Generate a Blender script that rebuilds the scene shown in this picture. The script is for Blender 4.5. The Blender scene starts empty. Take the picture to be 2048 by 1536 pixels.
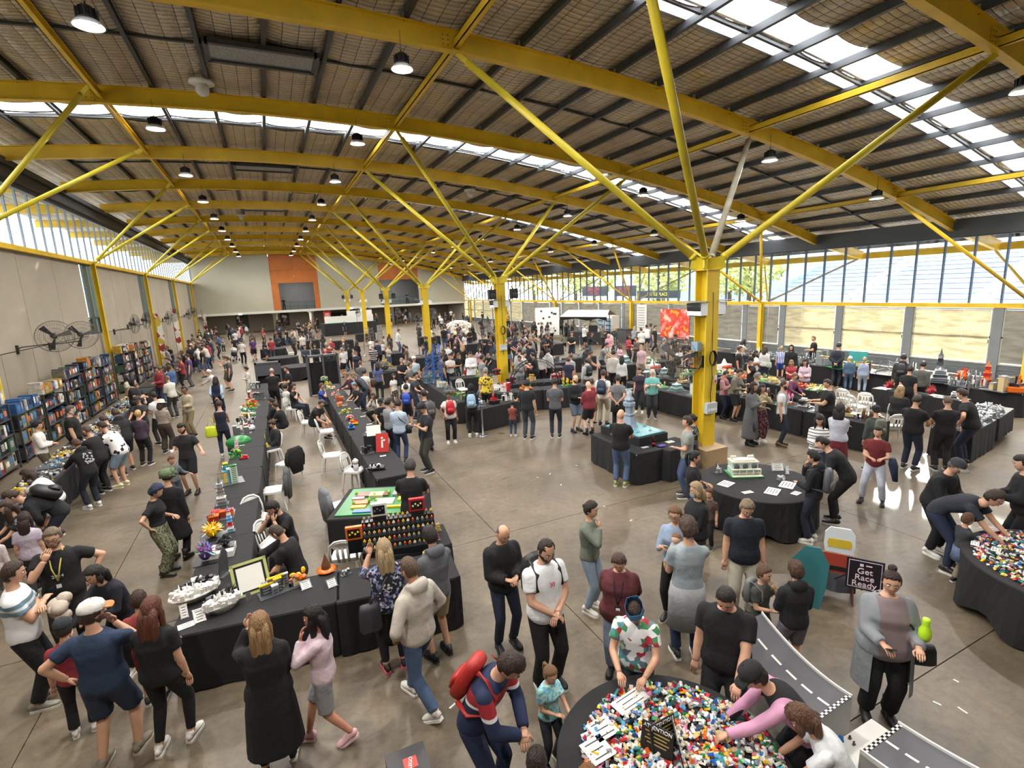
import bpy, math, random
import numpy as np
from mathutils import Vector, Matrix
random.seed(7)
SC = bpy.context.scene
COL = SC.collection
# ---------------------------------------------------------------- camera
FOC = 1013.77
YAW, PITCH, ROLL, CAMH = 0.43929, 0.18692, -0.04195, 4.6
_f = np.array([math.sin(YAW)*math.cos(PITCH), math.cos(YAW)*math.cos(PITCH), -math.sin(PITCH)])
_r0 = np.array([math.cos(YAW), -math.sin(YAW), 0.0]); _u0 = np.cross(_r0, _f)
_r = math.cos(ROLL)*_r0+math.sin(ROLL)*_u0; _u = -math.sin(ROLL)*_r0+math.cos(ROLL)*_u0
cam = bpy.data.cameras.new('camera'); camo = bpy.data.objects.new('camera', cam); COL.objects.link(camo)
camo.matrix_world = Matrix(((_r[0], _u[0], -_f[0], 0), (_r[1], _u[1], -_f[1], 0), (_r[2], _u[2], -_f[2], CAMH), (0, 0, 0, 1)))
cam.sensor_width = 36.0; cam.lens = FOC/2048*36; cam.clip_end = 400; cam.clip_start = 0.05
SC.camera = camo
def ray(px, py): return _f+_r*(px-1024)/FOC-_u*(py-768)/FOC
def at(px, py, z=0.0):
    d = ray(px, py); t = (z-CAMH)/d[2]; return (float(d[0]*t), float(d[1]*t))
# ---------------------------------------------------------------- world, sun, exposure
W = bpy.data.worlds.new('world'); SC.world = W; W.use_nodes = True
nt = W.node_tree; nt.nodes.clear()
out = nt.nodes.new('ShaderNodeOutputWorld'); bg = nt.nodes.new('ShaderNodeBackground'); sky = nt.nodes.new('ShaderNodeTexSky')
sky.sky_type = 'NISHITA'; sky.sun_disc = False; sky.sun_elevation = math.radians(22); sky.sun_rotation = math.radians(64)
sky.air_density = 1.2; sky.dust_density = 3.0; sky.altitude = 20
mixw = nt.nodes.new('ShaderNodeMix'); mixw.data_type = 'RGBA'; mixw.inputs[0].default_value = 0.55
hs = nt.nodes.new('ShaderNodeHueSaturation'); hs.inputs['Saturation'].default_value = 0.3
nt.links.new(sky.outputs[0], hs.inputs['Color']); nt.links.new(hs.outputs[0], mixw.inputs[6]); mixw.inputs[7].default_value = (4.6, 4.75, 4.9, 1)
nt.links.new(mixw.outputs[2], bg.inputs[0]); bg.inputs[1].default_value = 1.55
nt.links.new(bg.outputs[0], out.inputs[0])
SUN_AZ, SUN_EL = math.radians(63), math.radians(14.3)
sun = bpy.data.lights.new('sun', 'SUN'); sun.energy = 9.0; sun.angle = math.radians(0.6); sun.color = (1.0, 0.93, 0.82)
suno = bpy.data.objects.new('sun', sun); COL.objects.link(suno)
_sd = Vector((math.sin(SUN_AZ)*math.cos(SUN_EL), math.cos(SUN_AZ)*math.cos(SUN_EL), math.sin(SUN_EL)))
suno.rotation_euler = _sd.to_track_quat('Z', 'Y').to_euler()
SC.view_settings.view_transform = 'Standard'; SC.view_settings.look = 'None'
SC.view_settings.exposure = 0.5; SC.view_settings.gamma = 1.0; SC.view_settings.use_curve_mapping = False
LAMP_W = 265.0
SC.cycles.max_bounces = 5; SC.cycles.diffuse_bounces = 3; SC.cycles.glossy_bounces = 2; SC.cycles.transparent_max_bounces = 12
SC.cycles.transmission_bounces = 3; SC.cycles.caustics_reflective = False; SC.cycles.caustics_refractive = False
SC.cycles.sample_clamp_indirect = 4.0
# ---------------------------------------------------------------- helpers
def lin(h):
    h = h.lstrip('#'); c = [int(h[i:i+2], 16)/255 for i in (0, 2, 4)]
    return tuple(((x/12.92) if x <= .04045 else ((x+.055)/1.055)**2.4) for x in c)+(1.0,)
MC = {}
def mat(name, col='#808080', rough=.7, metal=0.0, var=0.0, scale=5.0, bump=0.0, bscale=40.0, col2=None, spec=.5, emit=None, es=1.0, alpha=1.0, coord='Object'):
    if name in MC: return MC[name]
    m = bpy.data.materials.new(name); m.use_nodes = True; n = m.node_tree; b = n.nodes['Principled BSDF']
    b.inputs['Base Color'].default_value = lin(col); b.inputs['Roughness'].default_value = rough; b.inputs['Metallic'].default_value = metal
    b.inputs['Specular IOR Level'].default_value = spec
    if var > 0 or bump > 0:
        tc = n.nodes.new('ShaderNodeTexCoord')
    if var > 0:
        ns = n.nodes.new('ShaderNodeTexNoise'); ns.inputs['Scale'].default_value = scale; ns.inputs['Detail'].default_value = 5
        n.links.new(tc.outputs[coord], ns.inputs['Vector'])
        cr = n.nodes.new('ShaderNodeValToRGB'); cr.color_ramp.elements[0].position = .3; cr.color_ramp.elements[1].position = .7
        c = lin(col)
        if col2: a, bb = c, lin(col2)
        else: a = tuple(min(1, x*(1-var)) for x in c[:3])+(1,); bb = tuple(min(1, x*(1+var)) for x in c[:3])+(1,)
        cr.color_ramp.elements[0].color = a; cr.color_ramp.elements[1].color = bb
        n.links.new(ns.outputs[0], cr.inputs[0]); n.links.new(cr.outputs[0], b.inputs['Base Color'])
    if bump > 0:
        n2 = n.nodes.new('ShaderNodeTexNoise'); n2.inputs['Scale'].default_value = bscale; n2.inputs['Detail'].default_value = 3
        n.links.new(tc.outputs[coord], n2.inputs['Vector'])
        bp = n.nodes.new('ShaderNodeBump'); bp.inputs['Strength'].default_value = bump; bp.inputs['Distance'].default_value = .02
        n.links.new(n2.outputs[0], bp.inputs['Height']); n.links.new(bp.outputs[0], b.inputs['Normal'])
    if emit:
        b.inputs['Emission Color'].default_value = lin(emit); b.inputs['Emission Strength'].default_value = es
    MC[name] = m; return m
def pat(name, kind, cols, scale=10, rough=.85):
    """patterned cloth: voronoi blotches / stripes / noise camo"""
    if name in MC: return MC[name]
    m = bpy.data.materials.new(name); m.use_nodes = True; n = m.node_tree; b = n.nodes['Principled BSDF']; b.inputs['Roughness'].default_value = rough
    tc = n.nodes.new('ShaderNodeTexCoord'); cr = n.nodes.new('ShaderNodeValToRGB'); cr.color_ramp.interpolation = 'CONSTANT'
    if kind == 'blotch':
        t = n.nodes.new('ShaderNodeTexVoronoi'); t.inputs['Scale'].default_value = scale
        s = n.nodes.new('ShaderNodeSeparateColor'); n.links.new(t.outputs['Color'], s.inputs[0]); src = s.outputs[0]
        n.links.new(tc.outputs['Object'], t.inputs['Vector'])
    elif kind == 'camo':
        t = n.nodes.new('ShaderNodeTexNoise'); t.inputs['Scale'].default_value = scale; t.inputs['Detail'].default_value = 3; src = t.outputs[0]
        n.links.new(tc.outputs['Object'], t.inputs['Vector'])
    elif kind == 'stripez':
        s = n.nodes.new('ShaderNodeSeparateXYZ'); n.links.new(tc.outputs['Object'], s.inputs[0])
        k = n.nodes.new('ShaderNodeMath'); k.operation = 'MULTIPLY'; k.inputs[1].default_value = scale; n.links.new(s.outputs[2], k.inputs[0])
        fr = n.nodes.new('ShaderNodeMath'); fr.operation = 'FRACT'; n.links.new(k.outputs[0], fr.inputs[0]); src = fr.outputs[0]
    elif kind == 'stripex':
        s = n.nodes.new('ShaderNodeSeparateXYZ'); n.links.new(tc.outputs['Object'], s.inputs[0])
        k = n.nodes.new('ShaderNodeMath'); k.operation = 'MULTIPLY'; k.inputs[1].default_value = scale; n.links.new(s.outputs[0], k.inputs[0])
        fr = n.nodes.new('ShaderNodeMath'); fr.operation = 'FRACT'; n.links.new(k.outputs[0], fr.inputs[0]); src = fr.outputs[0]
    elif kind == 'bands':   # cols are (z0, colour) pairs in the thing's own height
        s = n.nodes.new('ShaderNodeSeparateXYZ'); n.links.new(tc.outputs['Object'], s.inputs[0])
        k = n.nodes.new('ShaderNodeMath'); k.operation = 'MULTIPLY'; k.inputs[1].default_value = .5; n.links.new(s.outputs[2], k.inputs[0]); src = k.outputs[0]
    el = cr.color_ramp.elements
    N = len(cols)
    for i, c in enumerate(cols):
        p = i/N; cc = c
        if isinstance(c, tuple): p, cc = c
        if kind == 'bands': p = p*.5
        if kind == 'camo' and not isinstance(c, tuple): p = 0 if i == 0 else .3+.4*i/N
        e = el[i] if i < 2 else el.new(p)
        e.position = p; e.color = lin(cc)
    n.links.new(src, cr.inputs[0]); n.links.new(cr.outputs[0], b.inputs['Base Color'])
    MC[name] = m; return m
def _n(a):
    a = np.asarray(a, float); l = np.linalg.norm(a); return a/l if l > 1e-9 else a
class G:
    """collects shapes into ONE mesh"""
    def __init__(s): s.v = []; s.f = []; s.m = []; s.s = []
    def raw(s, V, F, m=0, sm=False):
        o = len(s.v); s.v.extend([tuple(map(float, p)) for p in V]); s.f.extend([tuple(o+i for i in f) for f in F])
        s.m.extend([m]*len(F)); s.s.extend([sm]*len(F)); return s
    def box(s, c, size, rz=0.0, m=0, R=None):
        x, y, z = [k/2 for k in size]; P = [(a*x, b*y, d*z) for d in (-1, 1) for a, b in ((-1, -1), (1, -1), (1, 1), (-1, 1))]
        if R is None:
            cz, sz = math.cos(rz), math.sin(rz); P = [(p[0]*cz-p[1]*sz+c[0], p[0]*sz+p[1]*cz+c[1], p[2]+c[2]) for p in P]
        else: P = [tuple(R @ Vector(p)+Vector(c)) for p in P]
        return s.raw(P, [(3, 2, 1, 0), (4, 5, 6, 7), (0, 1, 5, 4), (1, 2, 6, 5), (2, 3, 7, 6), (3, 0, 4, 7)], m)
    def bar(s, p, q, w, h, up=(0, 0, 1), m=0):
        p = np.array(p, float); q = np.array(q, float); d = _n(q-p); x = np.cross(d, up)
        if np.linalg.norm(x) < 1e-4: x = np.cross(d, (1, 0, 0))
        x = _n(x); u = np.cross(x, d); P = []
        for e in (p, q):
            for a, b in ((-1, -1), (1, -1), (1, 1), (-1, 1)): P.append(e+x*a*w/2+u*b*h/2)
        return s.raw(P, [(3, 2, 1, 0), (4, 5, 6, 7), (0, 1, 5, 4), (1, 2, 6, 5), (2, 3, 7, 6), (3, 0, 4, 7)], m)
    def tube(s, pts, rad, n=8, m=0, ref=(0, 1, 0), sm=True, cap=True, ell=None):
        """loft through pts; rad is one value, a list, or a list of (rx, ry)"""
        pts = [np.array(p, float) for p in pts]; K = len(pts)
        if not isinstance(rad, (list, tuple)): rad = [rad]*K
        V = []; ref = np.array(ref, float)
        for i in range(K):
            t = _n(pts[min(i+1, K-1)]-pts[max(i-1, 0)]); x = np.cross(ref, t)
            if np.linalg.norm(x) < 1e-3: x = np.cross((1, 0.01, 0), t)
            x = _n(x); y = np.cross(t, x); r = rad[i]; rx, ry = (r if isinstance(r, (tuple, list)) else (r, r))
            for k in range(n):
                a = 2*math.pi*k/n; V.append(pts[i]+x*rx*math.cos(a)+y*ry*math.sin(a))
        F = [(i*n+k, i*n+(k+1) % n, (i+1)*n+(k+1) % n, (i+1)*n+k) for i in range(K-1) for k in range(n)]
        if cap: F += [tuple(range(n-1, -1, -1)), tuple(range((K-1)*n, K*n))]
        return s.raw(V, F, m, sm)
    def lathe(s, prof, n=16, c=(0, 0, 0), m=0, sm=True, R=None, sc=(1, 1)):
        V = []
        for r, z in prof:
            for k in range(n):
                a = 2*math.pi*k/n; p = (r*math.cos(a)*sc[0], r*math.sin(a)*sc[1], z)
                if R is not None: p = tuple(R @ Vector(p))
                V.append((p[0]+c[0], p[1]+c[1], p[2]+c[2]))
        K = len(prof); F = [(i*n+k, i*n+(k+1) % n, (i+1)*n+(k+1) % n, (i+1)*n+k) for i in range(K-1) for k in range(n)]
        F += [tuple(range(n-1, -1, -1)), tuple(range((K-1)*n, K*n))]
        return s.raw(V, F, m, sm)
    def prism(s, poly, z0, z1, m=0, T=None):
        """extrude a 2-d outline from z0 to z1; T maps (x,y,z) to the world"""
        n = len(poly); V = [(x, y, z) for z in (z0, z1) for x, y in poly]
        if T: V = [T(*v) for v in V]
        F = [tuple(range(n-1, -1, -1)), tuple(range(n, 2*n))]+[(i, (i+1) % n, n+(i+1) % n, n+i) for i in range(n)]
        return s.raw(V, F, m)
    def ball(s, c, r, n=10, k=7, m=0, sm=True):
        rx, ry, rz = r if isinstance(r, (tuple, list)) else (r, r, r); V = []
        for i in range(k+1):
            ph = math.pi*(i+.001)/(k+.002)
            for j in range(n):
                a = 2*math.pi*j/n; V.append((c[0]+rx*math.sin(ph)*math.cos(a), c[1]+ry*math.sin(ph)*math.sin(a), c[2]-rz*math.cos(ph)))
        F = [(i*n+j, i*n+(j+1) % n, (i+1)*n+(j+1) % n, (i+1)*n+j) for i in range(k) for j in range(n)]
        return s.raw(V, F, m, sm)
    def mesh(s, name, mats):
        me = bpy.data.meshes.new(name); me.from_pydata(s.v, [], s.f)
        for k in (mats if isinstance(mats, (list, tuple)) else [mats]): me.materials.append(k)
        if s.f:
            me.polygons.foreach_set('material_index', s.m); me.polygons.foreach_set('use_smooth', s.s)
        me.update(); return me
    def obj(s, name, mats, parent=None, **k): return mk(name, s.mesh(name, mats), parent, **k)
def mk(name, me, parent=None, label=None, cat=None, group=None, kind=None, loc=None, rz=None, hide=False):
    o = bpy.data.objects.new(name, me); COL.objects.link(o)
    if parent is not None: o.parent = parent
    if loc is not None: o.location = loc
    if rz is not None: o.rotation_euler = (0, 0, rz)
    for a, b in (('label', label), ('category', cat), ('group', group), ('kind', kind)):
        if b: o[a] = b
    return o
def thing(name, label, cat, loc=(0, 0, 0), rz=0.0, group=None): return mk(name, None, None, label, cat, group, None, loc, rz)
def struct(name, g, mats, parent=None, label=None): return g.obj(name, mats, parent, kind=(None if parent else 'structure'), label=label)
FONT = {}
def text(name, s, size, mt, M, ext=.002, parent=None, ax='CENTER'):
    """flat lettering turned into a mesh, placed by matrix M"""
    cu = bpy.data.curves.new(name, 'FONT'); cu.body = s; cu.size = size; cu.extrude = ext; cu.align_x = ax; cu.align_y = 'CENTER'
    t = bpy.data.objects.new('tmp', cu); COL.objects.link(t); dg = bpy.context.evaluated_depsgraph_get()
    me = bpy.data.meshes.new_from_object(t.evaluated_get(dg)); bpy.data.objects.remove(t); bpy.data.curves.remove(cu)
    me.name = name; me.materials.clear(); me.materials.append(mt); me.transform(M)
    return mk(name, me, parent)
# ================================================================= STRUCTURE
XL, XR, YE = -7.9, 27.5, 74.6
ZL, ZR = 6.7, 3.03            # rail heights left / right
BAY = 12.4
YELLOW = mat('yellow_paint', '#e6bd28', .45, 0, .12, 1.5)
YELLOW2 = mat('yellow_paint_column', '#dfbd28', .45, 0, .10, 1.2)
DARK = mat('dark_steel', '#454749', .5, .3, .2, 2)
GREYS = mat('grey_frame', '#6d7273', .5, .3, .1, 2)
CONC = mat('precast_wall', '#9b9180', .85, 0, .07, .6)
WHITE = mat('white_paint', '#e4e2dc', .5)
_px = np.array([-8.4, -5.6, -3.45, 0, 2.4, 4.75, 9.15, 14.65, 18.5, 23, 27.6]); _pz = np.array([9.72, 9.92, 10.06, 10.2, 10.22, 10.15, 9.75, 9.05, 8.37, 7.48, 6.15])
_pc = np.polyfit(_px, _pz, 4)
def zr(x): return float(np.polyval(_pc, x))
XE = 32.0
def zo(x):                      # roof line, continued outdoors
    return zr(XL)-(XL-x)*.02 if x < XL else zr(x) if x <= 27.5 else zr(27.5)-(x-27.5)*.2
def zl(x): return zr(x)
# floor -------------------------------------------------------------------
def floor_material():
    m = bpy.data.materials.new('concrete_floor'); m.use_nodes = True; n = m.node_tree; b = n.nodes['Principled BSDF']; L = n.links
    tc = n.nodes.new('ShaderNodeTexCoord')
    def noise(sc, det, rough=.6, stretch=None):
        t = n.nodes.new('ShaderNodeTexNoise'); t.inputs['Scale'].default_value = sc; t.inputs['Detail'].default_value = det; t.inputs['Roughness'].default_value = rough
        if stretch:
            mp = n.nodes.new('ShaderNodeMapping'); mp.inputs['Scale'].default_value = stretch; L.new(tc.outputs['Object'], mp.inputs[0]); L.new(mp.outputs[0], t.inputs['Vector'])
        else: L.new(tc.outputs['Object'], t.inputs['Vector'])
        return t
    a = noise(.55, 9, .68); c = n.nodes.new('ShaderNodeValToRGB'); e = c.color_ramp.elements
    e[0].position = .3; e[0].color = lin('#4d4336'); e[1].position = .72; e[1].color = lin('#7f725f'); L.new(a.outputs[0], c.inputs[0])
    s2 = noise(9, 8, .75); c2 = n.nodes.new('ShaderNodeValToRGB'); e2 = c2.color_ramp.elements; e2[0].position = .36; e2[0].color = (.72, .71, .69, 1); e2[1].position = .58; e2[1].color = (1.05, 1.05, 1.05, 1); L.new(s2.outputs[0], c2.inputs[0])
    mx = n.nodes.new('ShaderNodeMix'); mx.data_type = 'RGBA'; mx.blend_type = 'MULTIPLY'; mx.inputs[0].default_value = .8; L.new(c.outputs[0], mx.inputs[6]); L.new(c2.outputs[0], mx.inputs[7])
    s3 = noise(1.4, 6, .6, (1, 3.2, 1)); c3 = n.nodes.new('ShaderNodeValToRGB'); e3 = c3.color_ramp.elements; e3[0].position = .60; e3[0].color = (1, 1, 1, 1); e3[1].position = .72; e3[1].color = (.58, .56, .53, 1); L.new(s3.outputs[0], c3.inputs[0])
    mx2 = n.nodes.new('ShaderNodeMix'); mx2.data_type = 'RGBA'; mx2.blend_type = 'MULTIPLY'; mx2.inputs[0].default_value = 1; L.new(mx.outputs[2], mx2.inputs[6]); L.new(c3.outputs[0], mx2.inputs[7])
    sp = noise(55, 2, .5); c4 = n.nodes.new('ShaderNodeValToRGB'); e4 = c4.color_ramp.elements; e4[0].position = .27; e4[0].color = (.45, .43, .4, 1); e4[1].position = .33; e4[1].color = (1, 1, 1, 1); L.new(sp.outputs[0], c4.inputs[0])
    mx3 = n.nodes.new('ShaderNodeMix'); mx3.data_type = 'RGBA'; mx3.blend_type = 'MULTIPLY'; mx3.inputs[0].default_value = 1; L.new(mx2.outputs[2], mx3.inputs[6]); L.new(c4.outputs[0], mx3.inputs[7])
    L.new(mx3.outputs[2], b.inputs['Base Color'])
    rr = n.nodes.new('ShaderNodeMapRange'); rr.inputs[3].default_value = .3; rr.inputs[4].default_value = .6; L.new(a.outputs[0], rr.inputs[0]); L.new(rr.outputs[0], b.inputs['Roughness'])
    bp = n.nodes.new('ShaderNodeBump'); bp.inputs['Strength'].default_value = .12; bp.inputs['Distance'].default_value = .01; L.new(s2.outputs[0], bp.inputs['Height']); L.new(bp.outputs[0], b.inputs['Normal'])
    return m
FLOORM = floor_material()
# slabs cast in bays with sawn joints between them: each slab is a piece of the floor
fl = mk('floor', None, None, kind='structure')
xs = [XL, -2.9, 3.45, 9.8, 16.2, 22.5, XR+.2]; ys = [-8]+[2.66+5.6*k for k in range(-1, 15)]+[83]
ys = sorted(set(round(y, 2) for y in ys))
for i in range(len(xs)-1):
    for j in range(len(ys)-1):
        g = G(); g.box(((xs[i]+xs[i+1])/2, (ys[j]+ys[j+1])/2, -.05), (xs[i+1]-xs[i]-.012, ys[j+1]-ys[j]-.012, .1)); o = g.obj('floor_slab', FLOORM, fl)
G().box(((XL+XR)/2, 37, -.12), (XR-XL+.6, 92, .1)).obj('floor_base', mat('joint_dirt', '#2b2823', .9), fl)
# roof ----------------------------------------------------------------------
def ibeam(pts, dep, fw, tf=.022, tw=.03, m=0):
    """pts = line of the lower flange; y is the beam's side axis"""
    g = G()
    def sweep(dz0, dz1, w):
        V = []
        for x, y, z in pts:
            for a, b in ((-1, dz0), (1, dz0), (1, dz1), (-1, dz1)): V.append((x, y+a*w/2, z+b))
        K = len(pts); F = [(i*4+k, i*4+(k+1) % 4, (i+1)*4+(k+1) % 4, (i+1)*4+k) for i in range(K-1) for k in range(4)]+[(3, 2, 1, 0), tuple((K-1)*4+k for k in range(4))]
        g.raw(V, F, m)
    sweep(0, tf, fw); sweep(dep-tf, dep, fw); sweep(tf, dep-tf, tw)
    return g
RY = [6.2*k for k in range(0, 13)]
RDEP = .46
for y in RY:
    if y > YE: continue
    X = np.linspace(XL+.02, XR-.1, 26)
    r = struct('roof_beam', ibeam([(x, y, zr(x)) for x in X], RDEP, .2), YELLOW)
    for x in (-3.45, 4.75, 14.65, 23.05):               # bolted splice plates at the ties
        g = G()
        for sy in (-1, 1):
            g.box((x-.28, y+sy*.028, zr(x-.28)+RDEP/2), (.22, .014, .34))
            for a in (-.06, .06):
                for b in (-.1, 0, .1): g.box((x-.28+a, y+sy*.04, zr(x-.28)+RDEP/2+b), (.03, .014, .03), m=1)
        g.obj('splice_plate', [YELLOW, mat('bolt_yellow', '#a8801a', .4, .3)], r)
for x in (-3.45, 4.75, 14.65, 23.05):
    for a, b in zip(RY[:-1], RY[1:]):
        g = G(); z = zr(x)+.2
        g.bar((x-.07, a+.03, z), (x-.07, b-.03, z), .02, .2).bar((x-.02, a+.03, z+.09), (x-.02, b-.03, z+.09), .12, .02).bar((x-.02, a+.03, z-.09), (x-.02, b-.03, z-.09), .12, .02)
        struct('tie_beam', g, YELLOW)
PX = [6.45+1.452*k for k in range(-10, 18)]
PX = [x for x in PX if XL < x < XE-.2]
def zp(x): return zo(x)+RDEP+.02
for x in PX:
    y0, y1 = (-8, YE+8) if x < XR else (-8, YE+8)
    g = G(); z = zp(x)
    g.bar((x, y0, z+.10), (x, y1, z+.10), .03, .17).bar((x+.04, y0, z+.02), (x+.04, y1, z+.02), .09, .02).bar((x+.04, y0, z+.18), (x+.04, y1, z+.18), .09, .02)
    for y in RY: g.box((x-.03, y, z+.04), (.012, .1, .2), m=1)
    struct('purlin', g, [DARK, mat('cleat', '#a08a4a', .5, .3)])
MIDY = [3.1+6.2*k for k in range(0, 12)]
for y in MIDY:                                          # bridging bars between purlins
    g = G()
    for a, b in zip(PX[:-1], PX[1:]): g.bar((a+.05, y, zp(a)+.1), (b-.04, y, zp(b)+.1), .08, .06)
    struct('bridging_bar', g, DARK)
def roof_material():
    m = bpy.data.materials.new('foil_blanket'); m.use_nodes = True; n = m.node_tree; b = n.nodes['Principled BSDF']; L = n.links
    tc = n.nodes.new('ShaderNodeTexCoord'); ns = n.nodes.new('ShaderNodeTexNoise'); ns.inputs['Scale'].default_value = .9; ns.inputs['Detail'].default_value = 7; ns.inputs['Roughness'].default_value = .65
    mp = n.nodes.new('ShaderNodeMapping'); mp.inputs['Scale'].default_value = (1, 1.6, 1); L.new(tc.outputs['Object'], mp.inputs[0]); L.new(mp.outputs[0], ns.inputs['Vector'])
    c = n.nodes.new('ShaderNodeValToRGB'); e = c.color_ramp.elements; e[0].position = .32; e[0].color = lin('#beb3a6'); e[1].position = .56; e[1].color = lin('#d6c8b2'); k = e.new(.7); k.color = lin('#d9bf7c')
    L.new(ns.outputs[0], c.inputs[0])
    s = n.nodes.new('ShaderNodeSeparateXYZ'); L.new(tc.outputs['Object'], s.inputs[0])
    def lines(o, f, w):
        k = n.nodes.new('ShaderNodeMath'); k.operation = 'MULTIPLY'; k.inputs[1].default_value = f; L.new(o, k.inputs[0])
        fr = n.nodes.new('ShaderNodeMath'); fr.operation = 'FRACT'; L.new(k.outputs[0], fr.inputs[0])
        lt = n.nodes.new('ShaderNodeMath'); lt.operation = 'LESS_THAN'; lt.inputs[1].default_value = w; L.new(fr.outputs[0], lt.inputs[0]); return lt, fr
    l1, f1 = lines(s.outputs[0], 1/.36, .05); l2, f2 = lines(s.outputs[1], 1/.17, .09)
    mxm = n.nodes.new('ShaderNodeMath'); mxm.operation = 'MAXIMUM'; L.new(l1.outputs[0], mxm.inputs[0]); L.new(l2.outputs[0], mxm.inputs[1])
    mx = n.nodes.new('ShaderNodeMix'); mx.data_type = 'RGBA'; L.new(mxm.outputs[0], mx.inputs[0]); L.new(c.outputs[0], mx.inputs[6]); mx.inputs[7].default_value = lin('#4b4844')
    L.new(mx.outputs[2], b.inputs['Base Color']); b.inputs['Metallic'].default_value = .25; b.inputs['Roughness'].default_value = .42
    # pillow relief between the wires
    def hump(fr):
        a = n.nodes.new('ShaderNodeMath'); a.operation = 'MULTIPLY'; a.inputs[1].default_value = math.pi; L.new(fr.outputs[0], a.inputs[0])
        q = n.nodes.new('ShaderNodeMath'); q.operation = 'SINE'; L.new(a.outputs[0], q.inputs[0]); return q
    h1, h2 = hump(f1), hump(f2); ad = n.nodes.new('ShaderNodeMath'); ad.operation = 'ADD'; L.new(h1.outputs[0], ad.inputs[0]); L.new(h2.outputs[0], ad.inputs[1])
    n3 = n.nodes.new('ShaderNodeTexNoise'); n3.inputs['Scale'].default_value = 5; n3.inputs['Detail'].default_value = 4; L.new(tc.outputs['Object'], n3.inputs['Vector'])
    ml = n.nodes.new('ShaderNodeMath'); ml.operation = 'MULTIPLY_ADD'; ml.inputs[1].default_value = 3.0; L.new(n3.outputs[0], ml.inputs[0]); L.new(ad.outputs[0], ml.inputs[2])
    bp = n.nodes.new('ShaderNodeBump'); bp.inputs['Strength'].default_value = .9; bp.inputs['Distance'].default_value = .035; L.new(ml.outputs[0], bp.inputs['Height']); L.new(bp.outputs[0], b.inputs['Normal'])
    return m
ROOFM = roof_material()
def zs(x): return zp(x)+.20
SKY = []     # skylight strips in every other bay: (y0, y1)
for k in range(0, 6):
    m_ = 9.3+12.4*k; SKY += [(m_-.95, m_-.08), (m_+.08, m_+.5)]
def roofpart(x0, x1, y0, y1, name, mt, sag=.07, lift=0.0, parent=None):
    ny = max(2, int((y1-y0)/1.0)+1); nx = 7; V = []
    for j in range(ny):
        y = y0+(y1-y0)*j/(ny-1)
        for i in range(nx):
            t = i/(nx-1); x = x0+(x1-x0)*t
            V.append((x, y, zs(x0)*(1-t)+zs(x1)*t-sag*4*t*(1-t)*(1+.5*math.sin(y*1.7+x0*3))+lift))
    F = [(j*nx+i, j*nx+i+1, (j+1)*nx+i+1, (j+1)*nx+i) for j in range(ny-1) for i in range(nx-1)]
    return V, F
SKYM = bpy.data.materials.new('skylight_sheet'); SKYM.use_nodes = True
_n0 = SKYM.node_tree; _n0.nodes.clear(); _o = _n0.nodes.new('ShaderNodeOutputMaterial'); _t = _n0.nodes.new('ShaderNodeBsdfTranslucent'); _t.inputs[0].default_value = (.95, .97, 1, 1)
_tr = _n0.nodes.new('ShaderNodeBsdfTransparent'); _tr.inputs[0].default_value = (.93, .95, .96, 1); _mx = _n0.nodes.new('ShaderNodeMixShader'); _mx.inputs[0].default_value = .04
_n0.links.new(_t.outputs[0], _mx.inputs[1]); _n0.links.new(_tr.outputs[0], _mx.inputs[2]); _n0.links.new(_mx.outputs[0], _o.inputs[0])
ceil = mk('ceiling', None, None, kind='structure')
EX = [XL-5.2]+[XL-3.6, XL-2.1]+[XL]+[x for x in PX if x > XL+.3]+[XE]
cuts = sorted([-8]+[c for s_ in SKY for c in s_]+[YE+8])
for x0, x1 in zip(EX[:-1], EX[1:]):
    gi = G(); gs = G()
    for a, b in zip(cuts[:-1], cuts[1:]):
        if x1 > XR+1 or x0 < XL-.1: isk = False
        else: isk = any(abs(a-s0) < .001 and abs(b-s1) < .001 for s0, s1 in SKY)
        V, F = roofpart(x0, x1, a, b, '', None, sag=(0.0 if isk else .07))
        (gs if isk else gi).raw(V, F, 0, not isk)
    gi.obj('blanket_strip', ROOFM, ceil)
    if gs.f: gs.obj('skylight_panel', SKYM, ceil)
# light-proof sheet above the blanket, with the same skylight openings
g = G()
for x0, x1 in zip(EX[:-1], EX[1:]):
    for a, b in zip(cuts[:-1], cuts[1:]):
        isk = (x1 <= XR+1 and x0 >= XL-.1) and any(abs(a-s0) < .001 and abs(b-s1) < .001 for s0, s1 in SKY)
        if isk: continue
        g.raw([(x0, a, zs(x0)+.06), (x1, a, zs(x1)+.06), (x1, b, zs(x1)+.06), (x0, b, zs(x0)+.06)], [(0, 1, 2, 3)])
g.obj('roof_sheet', mat('zinc_sheet', '#9a9a98', .5, .6), ceil)
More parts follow.
